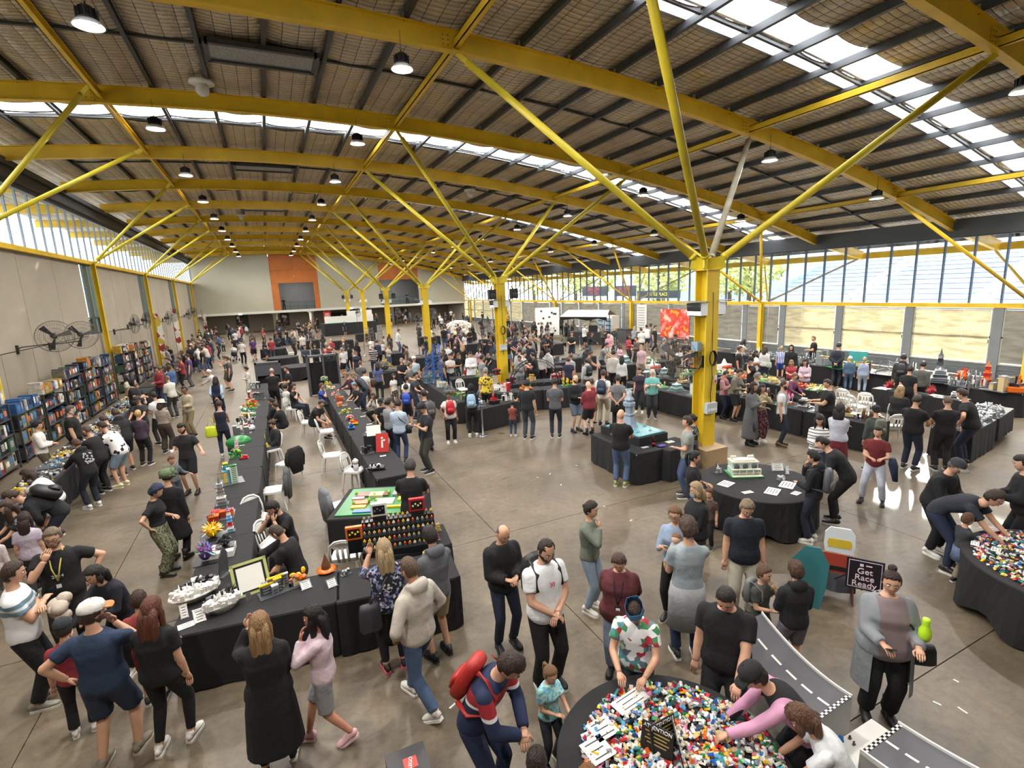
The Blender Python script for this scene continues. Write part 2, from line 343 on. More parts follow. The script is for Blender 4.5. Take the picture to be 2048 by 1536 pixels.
# columns with struts ---------------------------------------------------------
XC = 9.74
CY = [9.3+BAY*k for k in range(0, 6)]; LY = [20.44+BAY*k-12.4*0 for k in range(-1, 5)]; RYP = [9.3+BAY*k for k in range(0, 6)]
LY = [8.0+12.4*k for k in range(0, 6)]; LY = [y for y in (7.99, 20.42, 32.84, 45.24, 57.64, 70.04)]
STR = mat('strut_green_yellow', '#d6c030', .45, 0, .15, 1.5); PALE = mat('strut_bare', '#a59a83', .6, 0, .2, 3)
def strut(p, q, r, mt, parent):
    p = np.array(p, float); q = np.array(q, float); d = _n(q-p); g = G()
    g.tube([p+d*.25, q-d*.3], r, 12); g.bar(p, p+d*.42, .03, .14); g.bar(q-d*.45, q, .03, .12)
    g.tube([p+d*.25, p+d*.33], r*1.12, 12)
    g.obj('strut', mt, parent)
for i, y in enumerate(CY):
    c = mk('column', None, None, kind='structure', loc=(0, 0, 0)); ht = 4.85
    g = G()
    for s in (-1, 1): g.box((XC, y+s*.18, ht/2), (.4, .028, ht))
    g.box((XC, y, ht/2), (.03, .34, ht)); g.box((XC, y, ht-.01), (.46, .46, .03)); g.box((XC, y, .02), (.55, .55, .04))
    g.obj('column_shaft', YELLOW2, c)
    g = G()
    for sx, sy in ((1, 1), (1, -1), (-1, 1), (-1, -1)):
        g.bar((XC, y, ht+.1), (XC+sx*.34, y+sy*.2, ht+.17), .03, .3)
    g.obj('gusset_bracket', STR, c)
    for X in (4.75, 14.65):
        for sy in (-1, 1):
            strut((XC+(.12 if X > XC else -.12), y+sy*.08, ht+.12), (X, y+sy*3.1, zr(X)), .085, PALE if (X > XC and sy > 0 and i == 0) else STR, c)
for i, y in enumerate(LY):
    c = mk('column', None, None, kind='structure')
    g = G(); g.box((XL+.22, y, ZL/2), (.2, .03, ZL)); g.box((XL+.13, y, ZL/2), (.02, .2, ZL)); g.box((XL+.31, y, ZL/2), (.02, .2, ZL)); g.obj('column_shaft', YELLOW2, c)
    for sy in (-1, 1): strut((XL+.3, y, ZL+.05), (-3.45, y+sy*3.1, zr(-3.45)), .07, STR, c)
for i, y in enumerate(RYP):
    c = mk('column', None, None, kind='structure')
    g = G(); g.box((XR-.25, y, ZR/2), (.22, .03, ZR)); g.box((XR-.15, y, ZR/2), (.02, .22, ZR)); g.box((XR-.36, y, ZR/2), (.02, .22, ZR)); g.obj('column_shaft', YELLOW2, c)
    for sy in (-1, 1): strut((XR-.3, y, ZR+.08), (23.05, y+sy*3.1, zr(23.05)), .07, YELLOW, c)
    # outside props carrying the eave
    for sy in (-1, 1): strut((XR+.3, y, ZR+.1), (31.3, y+sy*3.1, zo(31.3)), .06, YELLOW if sy > 0 else PALE, c)
for y in RY+[-6.2, 80.6]:                                # rafter ends beyond the glass, both sides
    X = [27.75, 29.5, 31.7]; struct('eave_beam', ibeam([(x, y, zo(x)) for x in X], RDEP, .2), YELLOW)
    X = [XL-4.8, XL-.25]; struct('eave_beam', ibeam([(x, y, zo(x)-.02) for x in X], RDEP, .2), YELLOW)
g = G(); g.box((XE-.1, 37, zo(XE)+.3), (.14, 92, .36)); struct('trim_1', g, YELLOW)
# left wall ---------------------------------------------------------------------
wl = mk('wall_left', None, None, kind='structure')
edges = []
for y in LY:
    edges.append((y-1.45, y-.18)); edges.append((y+.18, y+.75))
yy = -8.0; segs = []
slots = []
for y in LY: slots.append((y-1.45, y+.55))
for a, b in slots+[(YE+.01, YE+.01)]:
    segs.append((yy, a)); yy = b
WP = mat('wall_panel_lower', '#948a79', .85, 0, .08, .8)
for a, b in segs:                                       # upper precast panels, about 3.1 m wide
    L_ = b-a; k = max(1, round(L_/3.4))
    for i in range(k):
        y0, y1 = a+L_*i/k, a+L_*(i+1)/k
        G().box((XL-.1, (y0+y1)/2, (3.18+6.68)/2), (.2, y1-y0-.025, 6.68-3.18)).obj('wall_panel', CONC, wl)
yy = -8.0
while yy < YE:                                          # lower course
    y1 = min(yy+2.48, YE)
    G().box((XL-.1, (yy+y1)/2, 1.58), (.2, y1-yy-.03, 3.14)).obj('wall_panel', WP, wl)
    for zz in (2.86,): pass
    yy += 2.48
G().box((XL-.28, 33, 3.3), (.1, 84, 6.6)).obj('wall_backing', mat('joint_grey', '#3a3833', .9), wl) if False else None
g = G(); g.box((XL-.24, 33, 1.55), (.06, 84, 3.1)); 
for a, b in segs: g.box((XL-.24, (a+b)/2, 4.85), (.06, b-a, 3.5))
g.obj('wall_backing', mat('joint_grey', '#3a3833', .9), wl)
g = G(); g.box((XL+.06, 33, ZL+.02), (.28, 84, .18)); struct('trim_2', g, YELLOW)
GL = bpy.data.materials.new('window_glass'); GL.use_nodes = True
_n1 = GL.node_tree; _n1.nodes.clear(); _o = _n1.nodes.new('ShaderNodeOutputMaterial'); _g = _n1.nodes.new('ShaderNodeBsdfGlossy'); _g.inputs['Roughness'].default_value = .03; _g.inputs[0].default_value = (.8, .85, .9, 1)
_t = _n1.nodes.new('ShaderNodeBsdfTransparent'); _t.inputs[0].default_value = (.94, .97, .98, 1); _f1 = _n1.nodes.new('ShaderNodeFresnel'); _f1.inputs[0].default_value = 1.35; _m1 = _n1.nodes.new('ShaderNodeMixShader')
_gb = _n1.nodes.new('ShaderNodeNewGeometry'); _ml = _n1.nodes.new('ShaderNodeMath'); _ml.operation = 'MULTIPLY_ADD'; _ml.inputs[1].default_value = -1; _ml.inputs[2].default_value = 1; _m3 = _n1.nodes.new('ShaderNodeMath'); _m3.operation = 'MULTIPLY'
_n1.links.new(_gb.outputs['Backfacing'], _ml.inputs[0]); _n1.links.new(_ml.outputs[0], _m3.inputs[0]); _n1.links.new(_f1.outputs[0], _m3.inputs[1]); _n1.links.new(_m3.outputs[0], _m1.inputs[0]); _n1.links.new(_t.outputs[0], _m1.inputs[1]); _n1.links.new(_g.outputs[0], _m1.inputs[2]); _n1.links.new(_m1.outputs[0], _o.inputs[0])
FROST = mat('obscure_glass', '#8fa6b4', .25)
# windows beside the posts
for i, (a, b) in enumerate(slots):
    w = mk('window_%d' % (i+1), None, None, kind='structure')
    y = (a+b)/2; ym = LY[i]
    g = G()
    for yy in (a+.04, a+.62, b-.5, b-.04): g.box((XL-.06, yy, 4.95), (.1, .07, 3.5))
    for zz in (3.22, 4.0, 6.62): g.box((XL-.06, y, zz), (.1, b-a, .07))
    g.box((XL-.06, a+.95, 4.95), (.06, .6, 3.5)); g.obj('window_frame', mat('dark_frame', '#44504c', .5, .2), w)
    G().box((XL-.08, a+.34, 5.3), (.02, .5, 2.5)).box((XL-.08, b-.27, 5.3), (.02, .4, 2.5)).obj('pane', GL, w)
    G().box((XL-.08, a+.34, 3.6), (.02, .5, .7)).box((XL-.08, b-.27, 3.6), (.02, .4, .7)).obj('pane', mat('dark_panel', '#3f4a49', .4), w)
# clerestory left
w = mk('window_20', None, None, kind='structure'); MUL = mat('mullion_metal', '#77808a', .4, .4)
ys_ = [24.53+1.075*k for k in range(-28, 54)]
ZLT = 8.95
for y in ys_:
    if y < YE: G().box((XL-.02, y, (ZL+.1+ZLT)/2), (.07, .06, ZLT-ZL-.1)).obj('mullion', MUL, w)
for a, b in zip(ys_[:-1], ys_[1:]):
    if b < YE: G().box((XL-.06, (a+b)/2, (ZL+.1+ZLT)/2), (.012, b-a-.08, ZLT-ZL-.12)).obj('pane', GL, w)
g = G(); g.box((XL-.05, 33, (ZLT+9.72)/2+.12), (.22, 84, 9.9-ZLT)); g.box((XL+.1, 33, ZLT+.28), (.14, 84, .16)); g.box((XL+.16, 33, 9.75), (.1, 84, .22)); struct('wall_left_eave', g, DARK)
# right wall ---------------------------------------------------------------------
wr = mk('wall_right', None, None, kind='structure')
ypost = [10.46-3.27*k for k in range(1, 5)][::-1]+[10.46, 13.74, 17.03, 20.37, 23.0]
y_ = 23.0; pat_ = [3.4, 3.3, 3.3, 2.4]; k = 0
while y_ < YE-3: y_ += pat_[k % 4]; k += 1; ypost.append(y_)
ypost.append(YE)
for a, b in zip(ypost[:-1], ypost[1:]):                 # louvred metal dado, five boards in each bay
    for kk in range(5): G().box((XR+.02-.02*(kk % 2), (a+b)/2, .06+.11*kk+.01), (.1, b-a-.34, .1)).obj('panel', GREYS, wr)
for y in ypost: G().box((XR, y, 1.5), (.2, .34, 3.0)).obj('pier', mat('pier_grey', '#7b7f80', .6, 0, .06, 2), wr)
g = G(); g.box((XR-.03, 33, ZR+.02), (.2, 84, .2)); struct('trim_3', g, YELLOW)
g = G(); g.box((XR, 33, 6.12), (.22, 84, .36)); g.box((XR-.12, 33, 6.05), (.1, 84, .1)); g.box((XR, 33, 6.5), (.05, 84, .5)); struct('wall_right_eave', g, mat('eave_grey', '#56595b', .5, .3))
def blindmat(name, c, tr, seam=True):
    m = bpy.data.materials.new(name); m.use_nodes = True; n = m.node_tree; n.nodes.clear(); L = n.links; o = n.nodes.new('ShaderNodeOutputMaterial')
    d = n.nodes.new('ShaderNodeBsdfDiffuse'); t = n.nodes.new('ShaderNodeBsdfTranslucent'); mx = n.nodes.new('ShaderNodeMixShader'); mx.inputs[0].default_value = tr
    tc = n.nodes.new('ShaderNodeTexCoord'); ns = n.nodes.new('ShaderNodeTexNoise'); ns.inputs['Scale'].default_value = 1.2; ns.inputs['Detail'].default_value = 6
    mp = n.nodes.new('ShaderNodeMapping'); mp.inputs['Scale'].default_value = (1, 1, 5); L.new(tc.outputs['Object'], mp.inputs[0]); L.new(mp.outputs[0], ns.inputs['Vector'])
    c4 = n.nodes.new('ShaderNodeValToRGB'); e = c4.color_ramp.elements; q = lin(c); e[0].position = .35; e[0].color = tuple(x*.72 for x in q[:3])+(1,); e[1].position = .6; e[1].color = q
    L.new(ns.outputs[0], c4.inputs[0]); L.new(c4.outputs[0], d.inputs[0]); L.new(c4.outputs[0], t.inputs[0])
    L.new(d.outputs[0], mx.inputs[1]); L.new(t.outputs[0], mx.inputs[2]); L.new(mx.outputs[0], o.inputs[0]); return m
BL1 = blindmat('blind_sunlit_tone', '#d9d0b6', .62); BL2 = blindmat('blind_shaded_tone', '#a9a598', .3)  # sunlit and shaded bays put into two blind tints
SILL = mat('sill_light', '#b9b6a6', .5)
wi = 0
for a, b in zip(ypost[:-1], ypost[1:]):
    wi += 1; w = mk('window_%d' % (wi+30), None, None, kind='structure'); y0, y1 = a+.17, b-.17
    ym = (a+b)/2
    g = G(); g.box((XR, ym, .6), (.12, y1-y0, .06)).box((XR, ym, 2.9), (.12, y1-y0, .06)).box((XR, ym, 1.72), (.1, y1-y0, .07))
    for yy in (y0+.03, y1-.03): g.box((XR, yy, 1.75), (.1, .05, 2.3))
    g.obj('window_frame', SILL, w)
    for zz0, zz1 in ((.63, 1.69), (1.76, 2.87)): G().box((XR+.02, ym, (zz0+zz1)/2), (.012, y1-y0-.08, zz1-zz0)).obj('pane', GL, w)
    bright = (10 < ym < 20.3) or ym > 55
    door = 28.5 < ym < 31.8 and False
    z0 = .68; 
    nb = 3
    for q in range(nb):
        c0 = y0+.06+(y1-y0-.12)*q/nb; c1 = y0+.06+(y1-y0-.12)*(q+1)/nb
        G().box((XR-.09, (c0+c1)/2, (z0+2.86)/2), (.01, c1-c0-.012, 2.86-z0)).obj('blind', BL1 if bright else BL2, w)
w = mk('window_90', None, None, kind='structure')
ym_ = [20.26-1.09*k for k in range(-50, 26)]
ym_ = sorted(y for y in ym_ if -8 < y < YE)
for y in ym_: G().box((XR, y, (ZR+.12+5.95)/2), (.12, .06, 5.95-ZR-.12)).obj('mullion', mat('mullion_dark', '#566068', .4, .4), w)
for a, b in zip(ym_[:-1], ym_[1:]): G().box((XR+.03, (a+b)/2, (ZR+.12+5.95)/2), (.012, b-a-.07, 5.95-ZR-.14)).obj('pane', GL, w)
# end wall with mezzanine ---------------------------------------------------------
we = mk('wall_end', None, None, kind='structure'); ENDM = mat('end_wall_beige', '#aaa490', .85, 0, .04, .5); ORG = mat('orange_ply', '#b0611f', .55, 0, .14, 1.2)
def wallpoly(x0, x1, z0, z1=None):
    n = max(2, int((x1-x0)/1.2)+1); X = np.linspace(x0, x1, n)
    return [(x0, z0), (x1, z0)]+[(x, (zs(x) if z1 is None else z1)) for x in X[::-1]]
def wallpiece(name, x0, x1, z0, z1, mt, t=.2, y=YE, par=None):
    g = G(); g.prism(wallpoly(x0, x1, z0, z1), 0, t, T=lambda a, b, c: (a, y+c, b)); g.obj(name, mt, par)
for a, b in ((XL, .85), (6.65, 14.84), (20.5, XR)): wallpiece('wall_panel', a, b-.02, 2.95, None, ENDM, par=we)
for a, b, z0, z1 in ((.85, 3.7, 6.5, 8.1), (3.72, 6.63, 6.5, 8.1), (.85, 3.7, 8.12, None), (3.72, 6.63, 8.12, None), (.85, 1.7, 2.95, 4.1), (.85, 1.7, 4.12, 5.3), (.85, 1.7, 5.32, 6.48), (6.02, 6.63, 2.95, 4.7), (6.02, 6.63, 4.72, 6.48), (14.84, 17.6, 6.5, None), (17.62, 20.48, 6.5, None)):
    wallpiece('panel', a, b, z0, z1, ORG, .22, YE-.02, we)
g = G(); g.box(((XL+XR)/2, YE+.1, 2.8), (XR-XL, .5, .3)); struct('balcony_edge', g, mat('fascia_white', '#cfccc0', .6))
g = G(); g.box(((XL+XR)/2, YE+4.2, 2.75), (XR-XL, 8, .12)); struct('mezzanine_floor', g, mat('soffit_grey', '#6c685e', .8))
for X_ in (XL-.1, XR+.1): g = G(); g.box((X_, YE+4.1, 5.3), (.2, 8.2, 10.6)); struct('wall_side', g, ENDM)
g = G(); g.box(((XL+XR)/2, YE+8.2, 5), (XR-XL+.5, .2, 11)); struct('wall_back', g, mat('mezzanine_wall', '#8f9294', .8, 0, .05, 1))
g = G(); g.box(((XL+XR)/2, YE+8.05, 1.3), (XR-XL, .1, 2.7)); struct('wall_under_balcony', g, mat('under_wall', '#7f776a', .85, 0, .1, .7))
for k, (x0, x1) in enumerate(((1.7, 6.0), (14.9, 20.4))):
    r = mk('balcony_railing', None, None, kind='structure'); g = G()
    g.bar((x0, YE+.1, 4.0), (x1, YE+.1, 4.0), .05, .05).bar((x0, YE+.1, 3.4), (x1, YE+.1, 3.4), .03, .03)
    for x in np.linspace(x0+.1, x1-.1, 5): g.bar((x, YE+.1, 2.95), (x, YE+.1, 4.0), .04, .04)
    g.obj('rail_bars', DARK, r); G().box(((x0+x1)/2, YE+.16, 3.5), (x1-x0-.1, .01, .9)).obj('glass_panel', GL, r)
for x in (.9, 5.6, 12.5, 17.0):
    g = G(); g.lathe([(.3, 0), (.3, 2.3), (.34, 2.35), (.75, 2.68)], 20, (x, YE+3.5, 0)); struct('column', g, mat('round_column', '#c9c4b6', .6))
# near wall and mezzanine under the camera (behind the view)
g = G(); g.box(((XL+XR)/2, -8.1, 5.6), (XR-XL+.6, .2, 11.4)); struct('wall_near', g, ENDM)
g = G(); g.box(((XL+XR)/2, -4.6, 2.85), (XR-XL, 7, .25)); struct('near_gallery', g, mat('soffit_grey', '#6c685e', .8))
# outside ----------------------------------------------------------------------
g = G(); g.box((150, 40, -.3), (244.6, 300, .1)); struct('ground_outside', g, mat('ground_paving', '#8d8a84', .9, 0, .1, .2))
g = G(); g.box((-130, 40, -.3), (243.6, 300, .1)); struct('ground_outside', g, mat('ground_paving', '#8d8a84', .9, 0, .1, .2))
LAMPM = mat('lamp_glow', '#ffffff', .5, emit='#fff6e6', es=14.0)
BLACKM = mat('black_metal', '#1b1b1c', .45, .2)
HOUS = G(); HOUS.lathe([(.03, .34), (.09, .33), (.14, .27), (.15, .14), (.17, .1)], 20)
for k in range(12):
    a = k*math.pi/6; HOUS.box((.15*math.cos(a), .15*math.sin(a), .2), (.05, .008, .16), a)
HOUSm = HOUS.mesh('housing', BLACKM)
REF = G(); V = []; n_ = 24
for r_, z_ in ((.16, .1), (.21, .06), (.25, 0), (.235, 0), (.19, .055), (.14, .09)):
    for k in range(n_): V.append((r_*math.cos(2*math.pi*k/n_), r_*math.sin(2*math.pi*k/n_), z_))
REF.raw(V, [(i*n_+k, i*n_+(k+1) % n_, (i+1)*n_+(k+1) % n_, (i+1)*n_+k) for i in range(5) for k in range(n_)], 0, True); REFm = REF.mesh('reflector', mat('reflector_metal', '#e8e8e6', .25, .3))
DISC = G().lathe([(.135, .085), (.135, .1)], 20).mesh('light_disc', LAMPM)
HK = G().tube([(0, 0, .33), (0, 0, .4)], .012, 6).tube([(0, 0, .4), (.03, 0, .43), (0, 0, .46), (-.03, 0, .43), (0, 0, .4)], .006, 6).tube([(0, 0, .46), (0, 0, .8)], .006, 5)
HKm = HK.mesh('hook', BLACKM)
LAMPS = []
for k in range(0, 12):
    LAMPS.append((-2.28, 6.2*k-.12, 9.5)); LAMPS.append((3.37, 6.2*k-.12, 9.53))
for k in range(0, 12):
    LAMPS.append((15.25, 6.2*k-.3, 8.3)); LAMPS.append((21.35, 6.2*k-.2, 7.35))
ordw = ['nearest', 'second', 'third', 'fourth', 'fifth', 'sixth', 'seventh', 'eighth', 'ninth', 'tenth', 'eleventh', 'farthest', 'last']
rowc = {}
for x, y, z in LAMPS:
    row = {-2.28: 'left ceiling row', 3.37: 'second ceiling row from the left wall', 15.25: 'row right of the yellow columns', 21.35: 'row along the window side'}[x]
    i = rowc.get(row, 0); rowc[row] = i+1
    t = thing('high_bay_lamp', 'round black high bay lamp, %s in the %s' % (ordw[min(i, 11)], row), 'lamp', (x, y, z), 0, 'high bay lamps under the roof')
    for me in (HOUSm, REFm, DISC, HKm): mk(me.name, me, t)
    L_ = bpy.data.lights.new('lamp_light', 'AREA'); L_.shape = 'DISK'; L_.size = .26; L_.energy = LAMP_W; L_.color = (1.0, .95, .88)
    lo = bpy.data.objects.new('lamp_light', L_); COL.objects.link(lo); lo.parent = t; lo.location = (0, 0, .075)
for i, (x, y, z) in enumerate([(-4, 77, 2.6), (4, 77, 2.6), (13, 77, 2.6), (22, 77, 2.6), (4, 79, 7.5), (17.5, 79, 7.3)]):  # fill lights added to brighten the balcony underside and the upper openings
    t = thing('fill_light', 'added flat round fill light %s, %s' % ('under the balcony' if z < 3 else 'inside the upper opening', ordw[i] if z < 3 else ordw[i-4]+' opening'), 'lamp', (x, y, z)); G().lathe([(.3, 0), (.32, .04), (.3, .06)], 20).obj('diffuser', LAMPM, t); L_ = bpy.data.lights.new('lamp_light', 'AREA'); L_.shape = 'DISK'; L_.size = .5; L_.energy = 140; L_.color = (1, .96, .9); lo = bpy.data.objects.new('lamp_light', L_); COL.objects.link(lo); lo.parent = t; lo.location = (0, 0, -.02)
# ================================================================= PEOPLE
SKINS = ['#c99b7f', '#b98566', '#dcb39a', '#8a5f45', '#c48a70']
JOBS = {}; DONE = {}
def loftx(g, pts, rr, n=12, m=0, ex=2.0):
    """loft with the side axis kept on x; rr = (half width, half depth); ex>2 gives boxier sections"""
    pts = [np.array(p, float) for p in pts]; K = len(pts); V = []; x = np.array((1., 0, 0))
    for i in range(K):
        t = _n(pts[min(i+1, K-1)]-pts[max(i-1, 0)]); y = _n(np.cross(t, x)); w, d = rr[i]
        for k in range(n):
            a = 2*math.pi*k/n; c, s_ = math.cos(a), math.sin(a)
            V.append(pts[i]+x*w*math.copysign(abs(c)**(2/ex), c)+y*d*math.copysign(abs(s_)**(2/ex), s_))
    F = [(i*n+k, i*n+(k+1) % n, (i+1)*n+(k+1) % n, (i+1)*n+k) for i in range(K-1) for k in range(n)]
    F += [tuple(range(n-1, -1, -1)), tuple(range((K-1)*n, K*n))]
    g.raw(V, F, m, True)
def ik(a, t, l1, l2, pole):
    a = np.array(a, float); t = np.array(t, float); d = t-a; L = np.linalg.norm(d); L = min(max(L, .05), (l1+l2)*.995); u = _n(d); t = a+u*L
    k = (l1*l1-l2*l2+L*L)/(2*L); h = math.sqrt(max(l1*l1-k*k, 0)); p = np.array(pole, float); p = _n(p-u*np.dot(p, u))
    return a+u*k+p*h, t
ARM = {  # wrist target relative to the shoulder (x outward), elbow pole, finger direction
    'down': ((.06, .03, -.53), (.3, -1, 0), (0, .1, -1)), 'front': ((-.11, .27, -.27), (.6, -.5, -1), (-.8, .5, -.1)),
    'phone': ((-.08, .30, -.13), (.5, -.3, -1), (-.35, .8, .3)), 'reach': ((-.02, .42, -.32), (.5, -.3, -1), (0, .7, -.7)),
    'rdown': ((-.03, .30, -.42), (.5, -.5, -.3), (0, .5, -.9)), 'hip': ((.10, -.03, -.36), (1, -.5, 0), (-.5, .8, -.3)),
    'back': ((-.13, -.17, -.42), (1, -.4, 0), (-1, -.1, -.3)), 'cross': ((-.24, .20, -.17), (.6, .2, -1), (-1, .1, .1)),
    'face': ((-.10, .19, .05), (.6, .4, -1), (-.3, -.2, 1)), 'pocket': ((.03, .10, -.42), (1, -.8, 0), (-.3, .5, -.8)),
    'side': ((.26, .22, -.30), (.2, -.6, -1), (.5, .6, -.4)), 'up': ((-.02, .30, .10), (.6, .2, -1), (0, .5, .8)),
    'hold': ((-.02, .33, -.24), (.5, -.5, -1), (-.2, 1, 0)), 'clasp': ((-.15, .20, -.38), (.9, -.4, -.2), (-.8, .3, -.5)),
    'table': ((-.05, .34, -.34), (.7, -.4, -.4), (-.3, 1, -.1)), 'lap': ((-.06, .26, -.40), (.6, -.5, -.4), (-.4, .8, -.5)), 'hold_low': ((.12, .12, -.50), (.4, -1, 0), (.2, .2, -1)),
}
def hand(g, wrist, fd, side, m=0, curl=.5, s=1.0, M=None):
    fd = _n(fd); up = np.array((0, 0, 1.)) if abs(fd[2]) < .85 else np.array((0, 1., 0)); x = _n(np.cross(fd, up)); n = np.cross(x, fd)   # n = back of hand
    if side < 0: pass
    w = np.array(wrist, float); xs_ = x*(1 if side > 0 else -1)
    def P(a, b, c): return w+xs_*a*s+fd*b*s+n*c*s
    g.tube([P(0, -.02, 0), P(0, .02, 0), P(0, .05, .003), P(0, .088, 0)], [(.024*s, .018*s), (.034*s, .017*s), (.04*s, .015*s), (.036*s, .012*s)], 8, m, ref=n)
    for i, (o, L, r) in enumerate(((-.029, .066, .0085), (-.010, .076, .009), (.010, .072, .0088), (.028, .058, .0078))):
        a = 0; p = [P(o, .075, 0)]; q = (o*1.15, .075, 0); cy, cz = .082, 0.0
        for k, f in enumerate((.42, .33, .25)):
            a += curl*(.55+.15*i*.5); cy += L*f*math.cos(a); cz -= L*f*math.sin(a); p.append(P(o*(1.1-.1*k), cy, cz))
        g.tube(p, [r*s, r*s*.97, r*s*.9, r*s*.72], 6, m, ref=n)
    g.tube([P(-.024, .01, -.004), P(-.050, .040, -.014), P(-.052, .066, -.026), P(-.044, .088, -.034)], [.013*s, .011*s, .0095*s, .007*s], 6, m, ref=n)
def headshape(d):
    dx, dy, dz = d; x, y, z = .077*dx, .096*dy, .118*dz
    if dz < 0: k = (-dz); x *= 1-.28*k**1.4; y = y*(1-.12*k)+.016*k*(1 if dy > -.2 else -.3)
    if dy > .5: y -= .008*(dy-.5)*2
    def gs(cx, cz, sx, sz): return math.exp(-((dx-cx)/sx)**2-((dz-cz)/sz)**2) if dy > 0 else 0
    y += .026*gs(0, -.22, .13, .13)+.012*gs(0, -.05, .10, .16)+.005*gs(0, .22, .5, .08)-.010*gs(.36, .03, .16, .10)-.010*gs(-.36, .03, .16, .10)+.006*gs(0, -.52, .22, .07)+.009*gs(0, -.86, .3, .15)-.004*gs(0, -.64, .25, .05)
    return x, y, z
def headmesh(g, T, hi, m=(0, 1, 2, 3)):
    na, nb = (30, 22) if hi else (14, 11); V = []
    for i in range(nb+1):
        ph = math.pi*(i+.02)/(nb+.04)
        for j in range(na):
            a = 2*math.pi*j/na; V.append(T(headshape((math.sin(ph)*math.cos(a), math.sin(ph)*math.sin(a), -math.cos(ph)))))
    F = [(i*na+j, i*na+(j+1) % na, (i+1)*na+(j+1) % na, (i+1)*na+j) for i in range(nb) for j in range(na)]
    g.raw(V, F, m[0], True)
    b = G()
    for s in (-1, 1):
        b.ball((s*.077, -.008, -.006), (.010, .020, .031), 8, 6, 0)
        b.ball((s*.030, .078, .006), (.0125, .011, .0065), 8, 5, 1); b.ball((s*.030, .0868, .005), (.0062, .0035, .0062), 8, 4, 2)
        b.tube([(s*.014, .091, .028), (s*.032, .091, .033), (s*.050, .080, .027)], [.004, .0045, .003], 5, 2)
    b.tube([(-.026, .081, -.058), (-.008, .092, -.056), (.008, .092, -.056), (.026, .081, -.058)], [.003, .006, .006, .003], 6, 3)
    mm = {0: m[0], 1: m[1], 2: m[2], 3: m[3]}
    o = len(g.v); g.v += [tuple(T(v)) for v in b.v]; g.f += [tuple(o+i for i in f) for f in b.f]; g.m += [mm[k] for k in b.m]; g.s += [True]*len(b.f)
def hairmesh(kind, T, gravT, hi):
    g = G(); na, nb = (26, 18) if hi else (14, 10); rnd = random.Random(3)
    off = dict(short=.015, buzz=.007, bald=.005, receding=.009, long=.018, bob=.022, pony=.010, bun=.009, curly=.034, curlylong=.036, messy=.026, side=.018, hood=.03, beanie=.022, mohair=.02).get(kind, .015)
    V = []
    for i in range(nb+1):
        ph = math.pi*(i+.02)/(nb+.04)
        for j in range(na):
            a = 2*math.pi*j/na; d = (math.sin(ph)*math.cos(a), math.sin(ph)*math.sin(a), -math.cos(ph)); dx, dy, dz = d
            full = kind in ('long', 'bob', 'curly', 'curlylong', 'hood')
            k = 1.0
            if dy > .30 and dz < .50-(.1 if abs(dx) > .5 else 0): k = 0
            if dz < (-.55 if not full else -.8): k = 0
            if dz < -.12 and dy > (-.05 if not full else .18): k = 0
            if kind in ('bald',) and (dz > .5 or dy > .1): k = 0
            if kind == 'receding' and dy > .12 and dz < .85 and abs(dx) < .6: k = 0
            if kind == 'hood': k = 0 if (dy > .55 and dz < .62) else 1
            if kind == 'beanie': k = 1 if dz > .12-.2*(dy < 0) else 0
            x, y, z = headshape(d)
            if kind not in ('beanie', 'hood') and dz > .3: z += .006*k
            o_ = off*(1+(.5*rnd.uniform(-1, 1) if kind in ('curly', 'curlylong', 'messy') else .22*rnd.uniform(-1, 1)+.12*math.sin(a*9+i)))*k-(1-k)*.014
            V.append(T((x+dx*o_, y+dy*o_, z+dz*o_)))
    F = [(i*na+j, i*na+(j+1) % na, (i+1)*na+(j+1) % na, (i+1)*na+j) for i in range(nb) for j in range(na)]
    g.raw(V, F, 0, True)
    c = np.array(T((0, 0, 0)))
    if kind in ('long', 'curlylong', 'bob'):
        L = {'long': .42, 'curlylong': .34, 'bob': .17}[kind]; w = .094 if kind == 'long' else (.125 if kind == 'curlylong' else .098)
        p0 = np.array(T((0, -.045, .03))); p1 = np.array(T((0, -.075, -.05)))
        for sx in ((0,) if not hi else (-1, 0, 1)):
            ww = w if not hi else w*.52
            q = [p0+(sx*.04, 0, 0), p1+(sx*.045, -.005, 0), p1+(sx*.05, -.03, -.10), p1+(sx*.052, -.032, -L*.7), p1+(sx*.035, -.03, -L-abs(sx)*-.02)]
            loftx(g, q, [(ww*.8, .05), (ww, .055), (ww*1.02, .042), (ww*.8, .032), (ww*.25, .012)], 10)
        for s in (-1, 1):
            a0 = np.array(T((s*.07, .0, .03))); g.tube([a0, a0+(s*.012, .0, -.08), a0+(s*.014, -.01, -L*.62), a0+(s*.008, -.015, -L*.9)], [(.022, .04), (.026, .045), (.022, .035), (.008, .01)], 7)
    if kind in ('pony',):
        p = np.array(T((0, -.098, .055))); g.ball(p, .024, 8, 5); g.tube([p, p+(0, -.05, -.01), p+(0, -.065, -.10), p+(0, -.045, -.26)], [.018, .034, .036, .01], 8)
    if kind == 'bun': p = T((0, -.055, .125)); g.ball(p, .043, 10, 7)
    if kind == 'mohair': p = T((0, -.105, .02)); g.ball(p, .036, 10, 7)
    return g
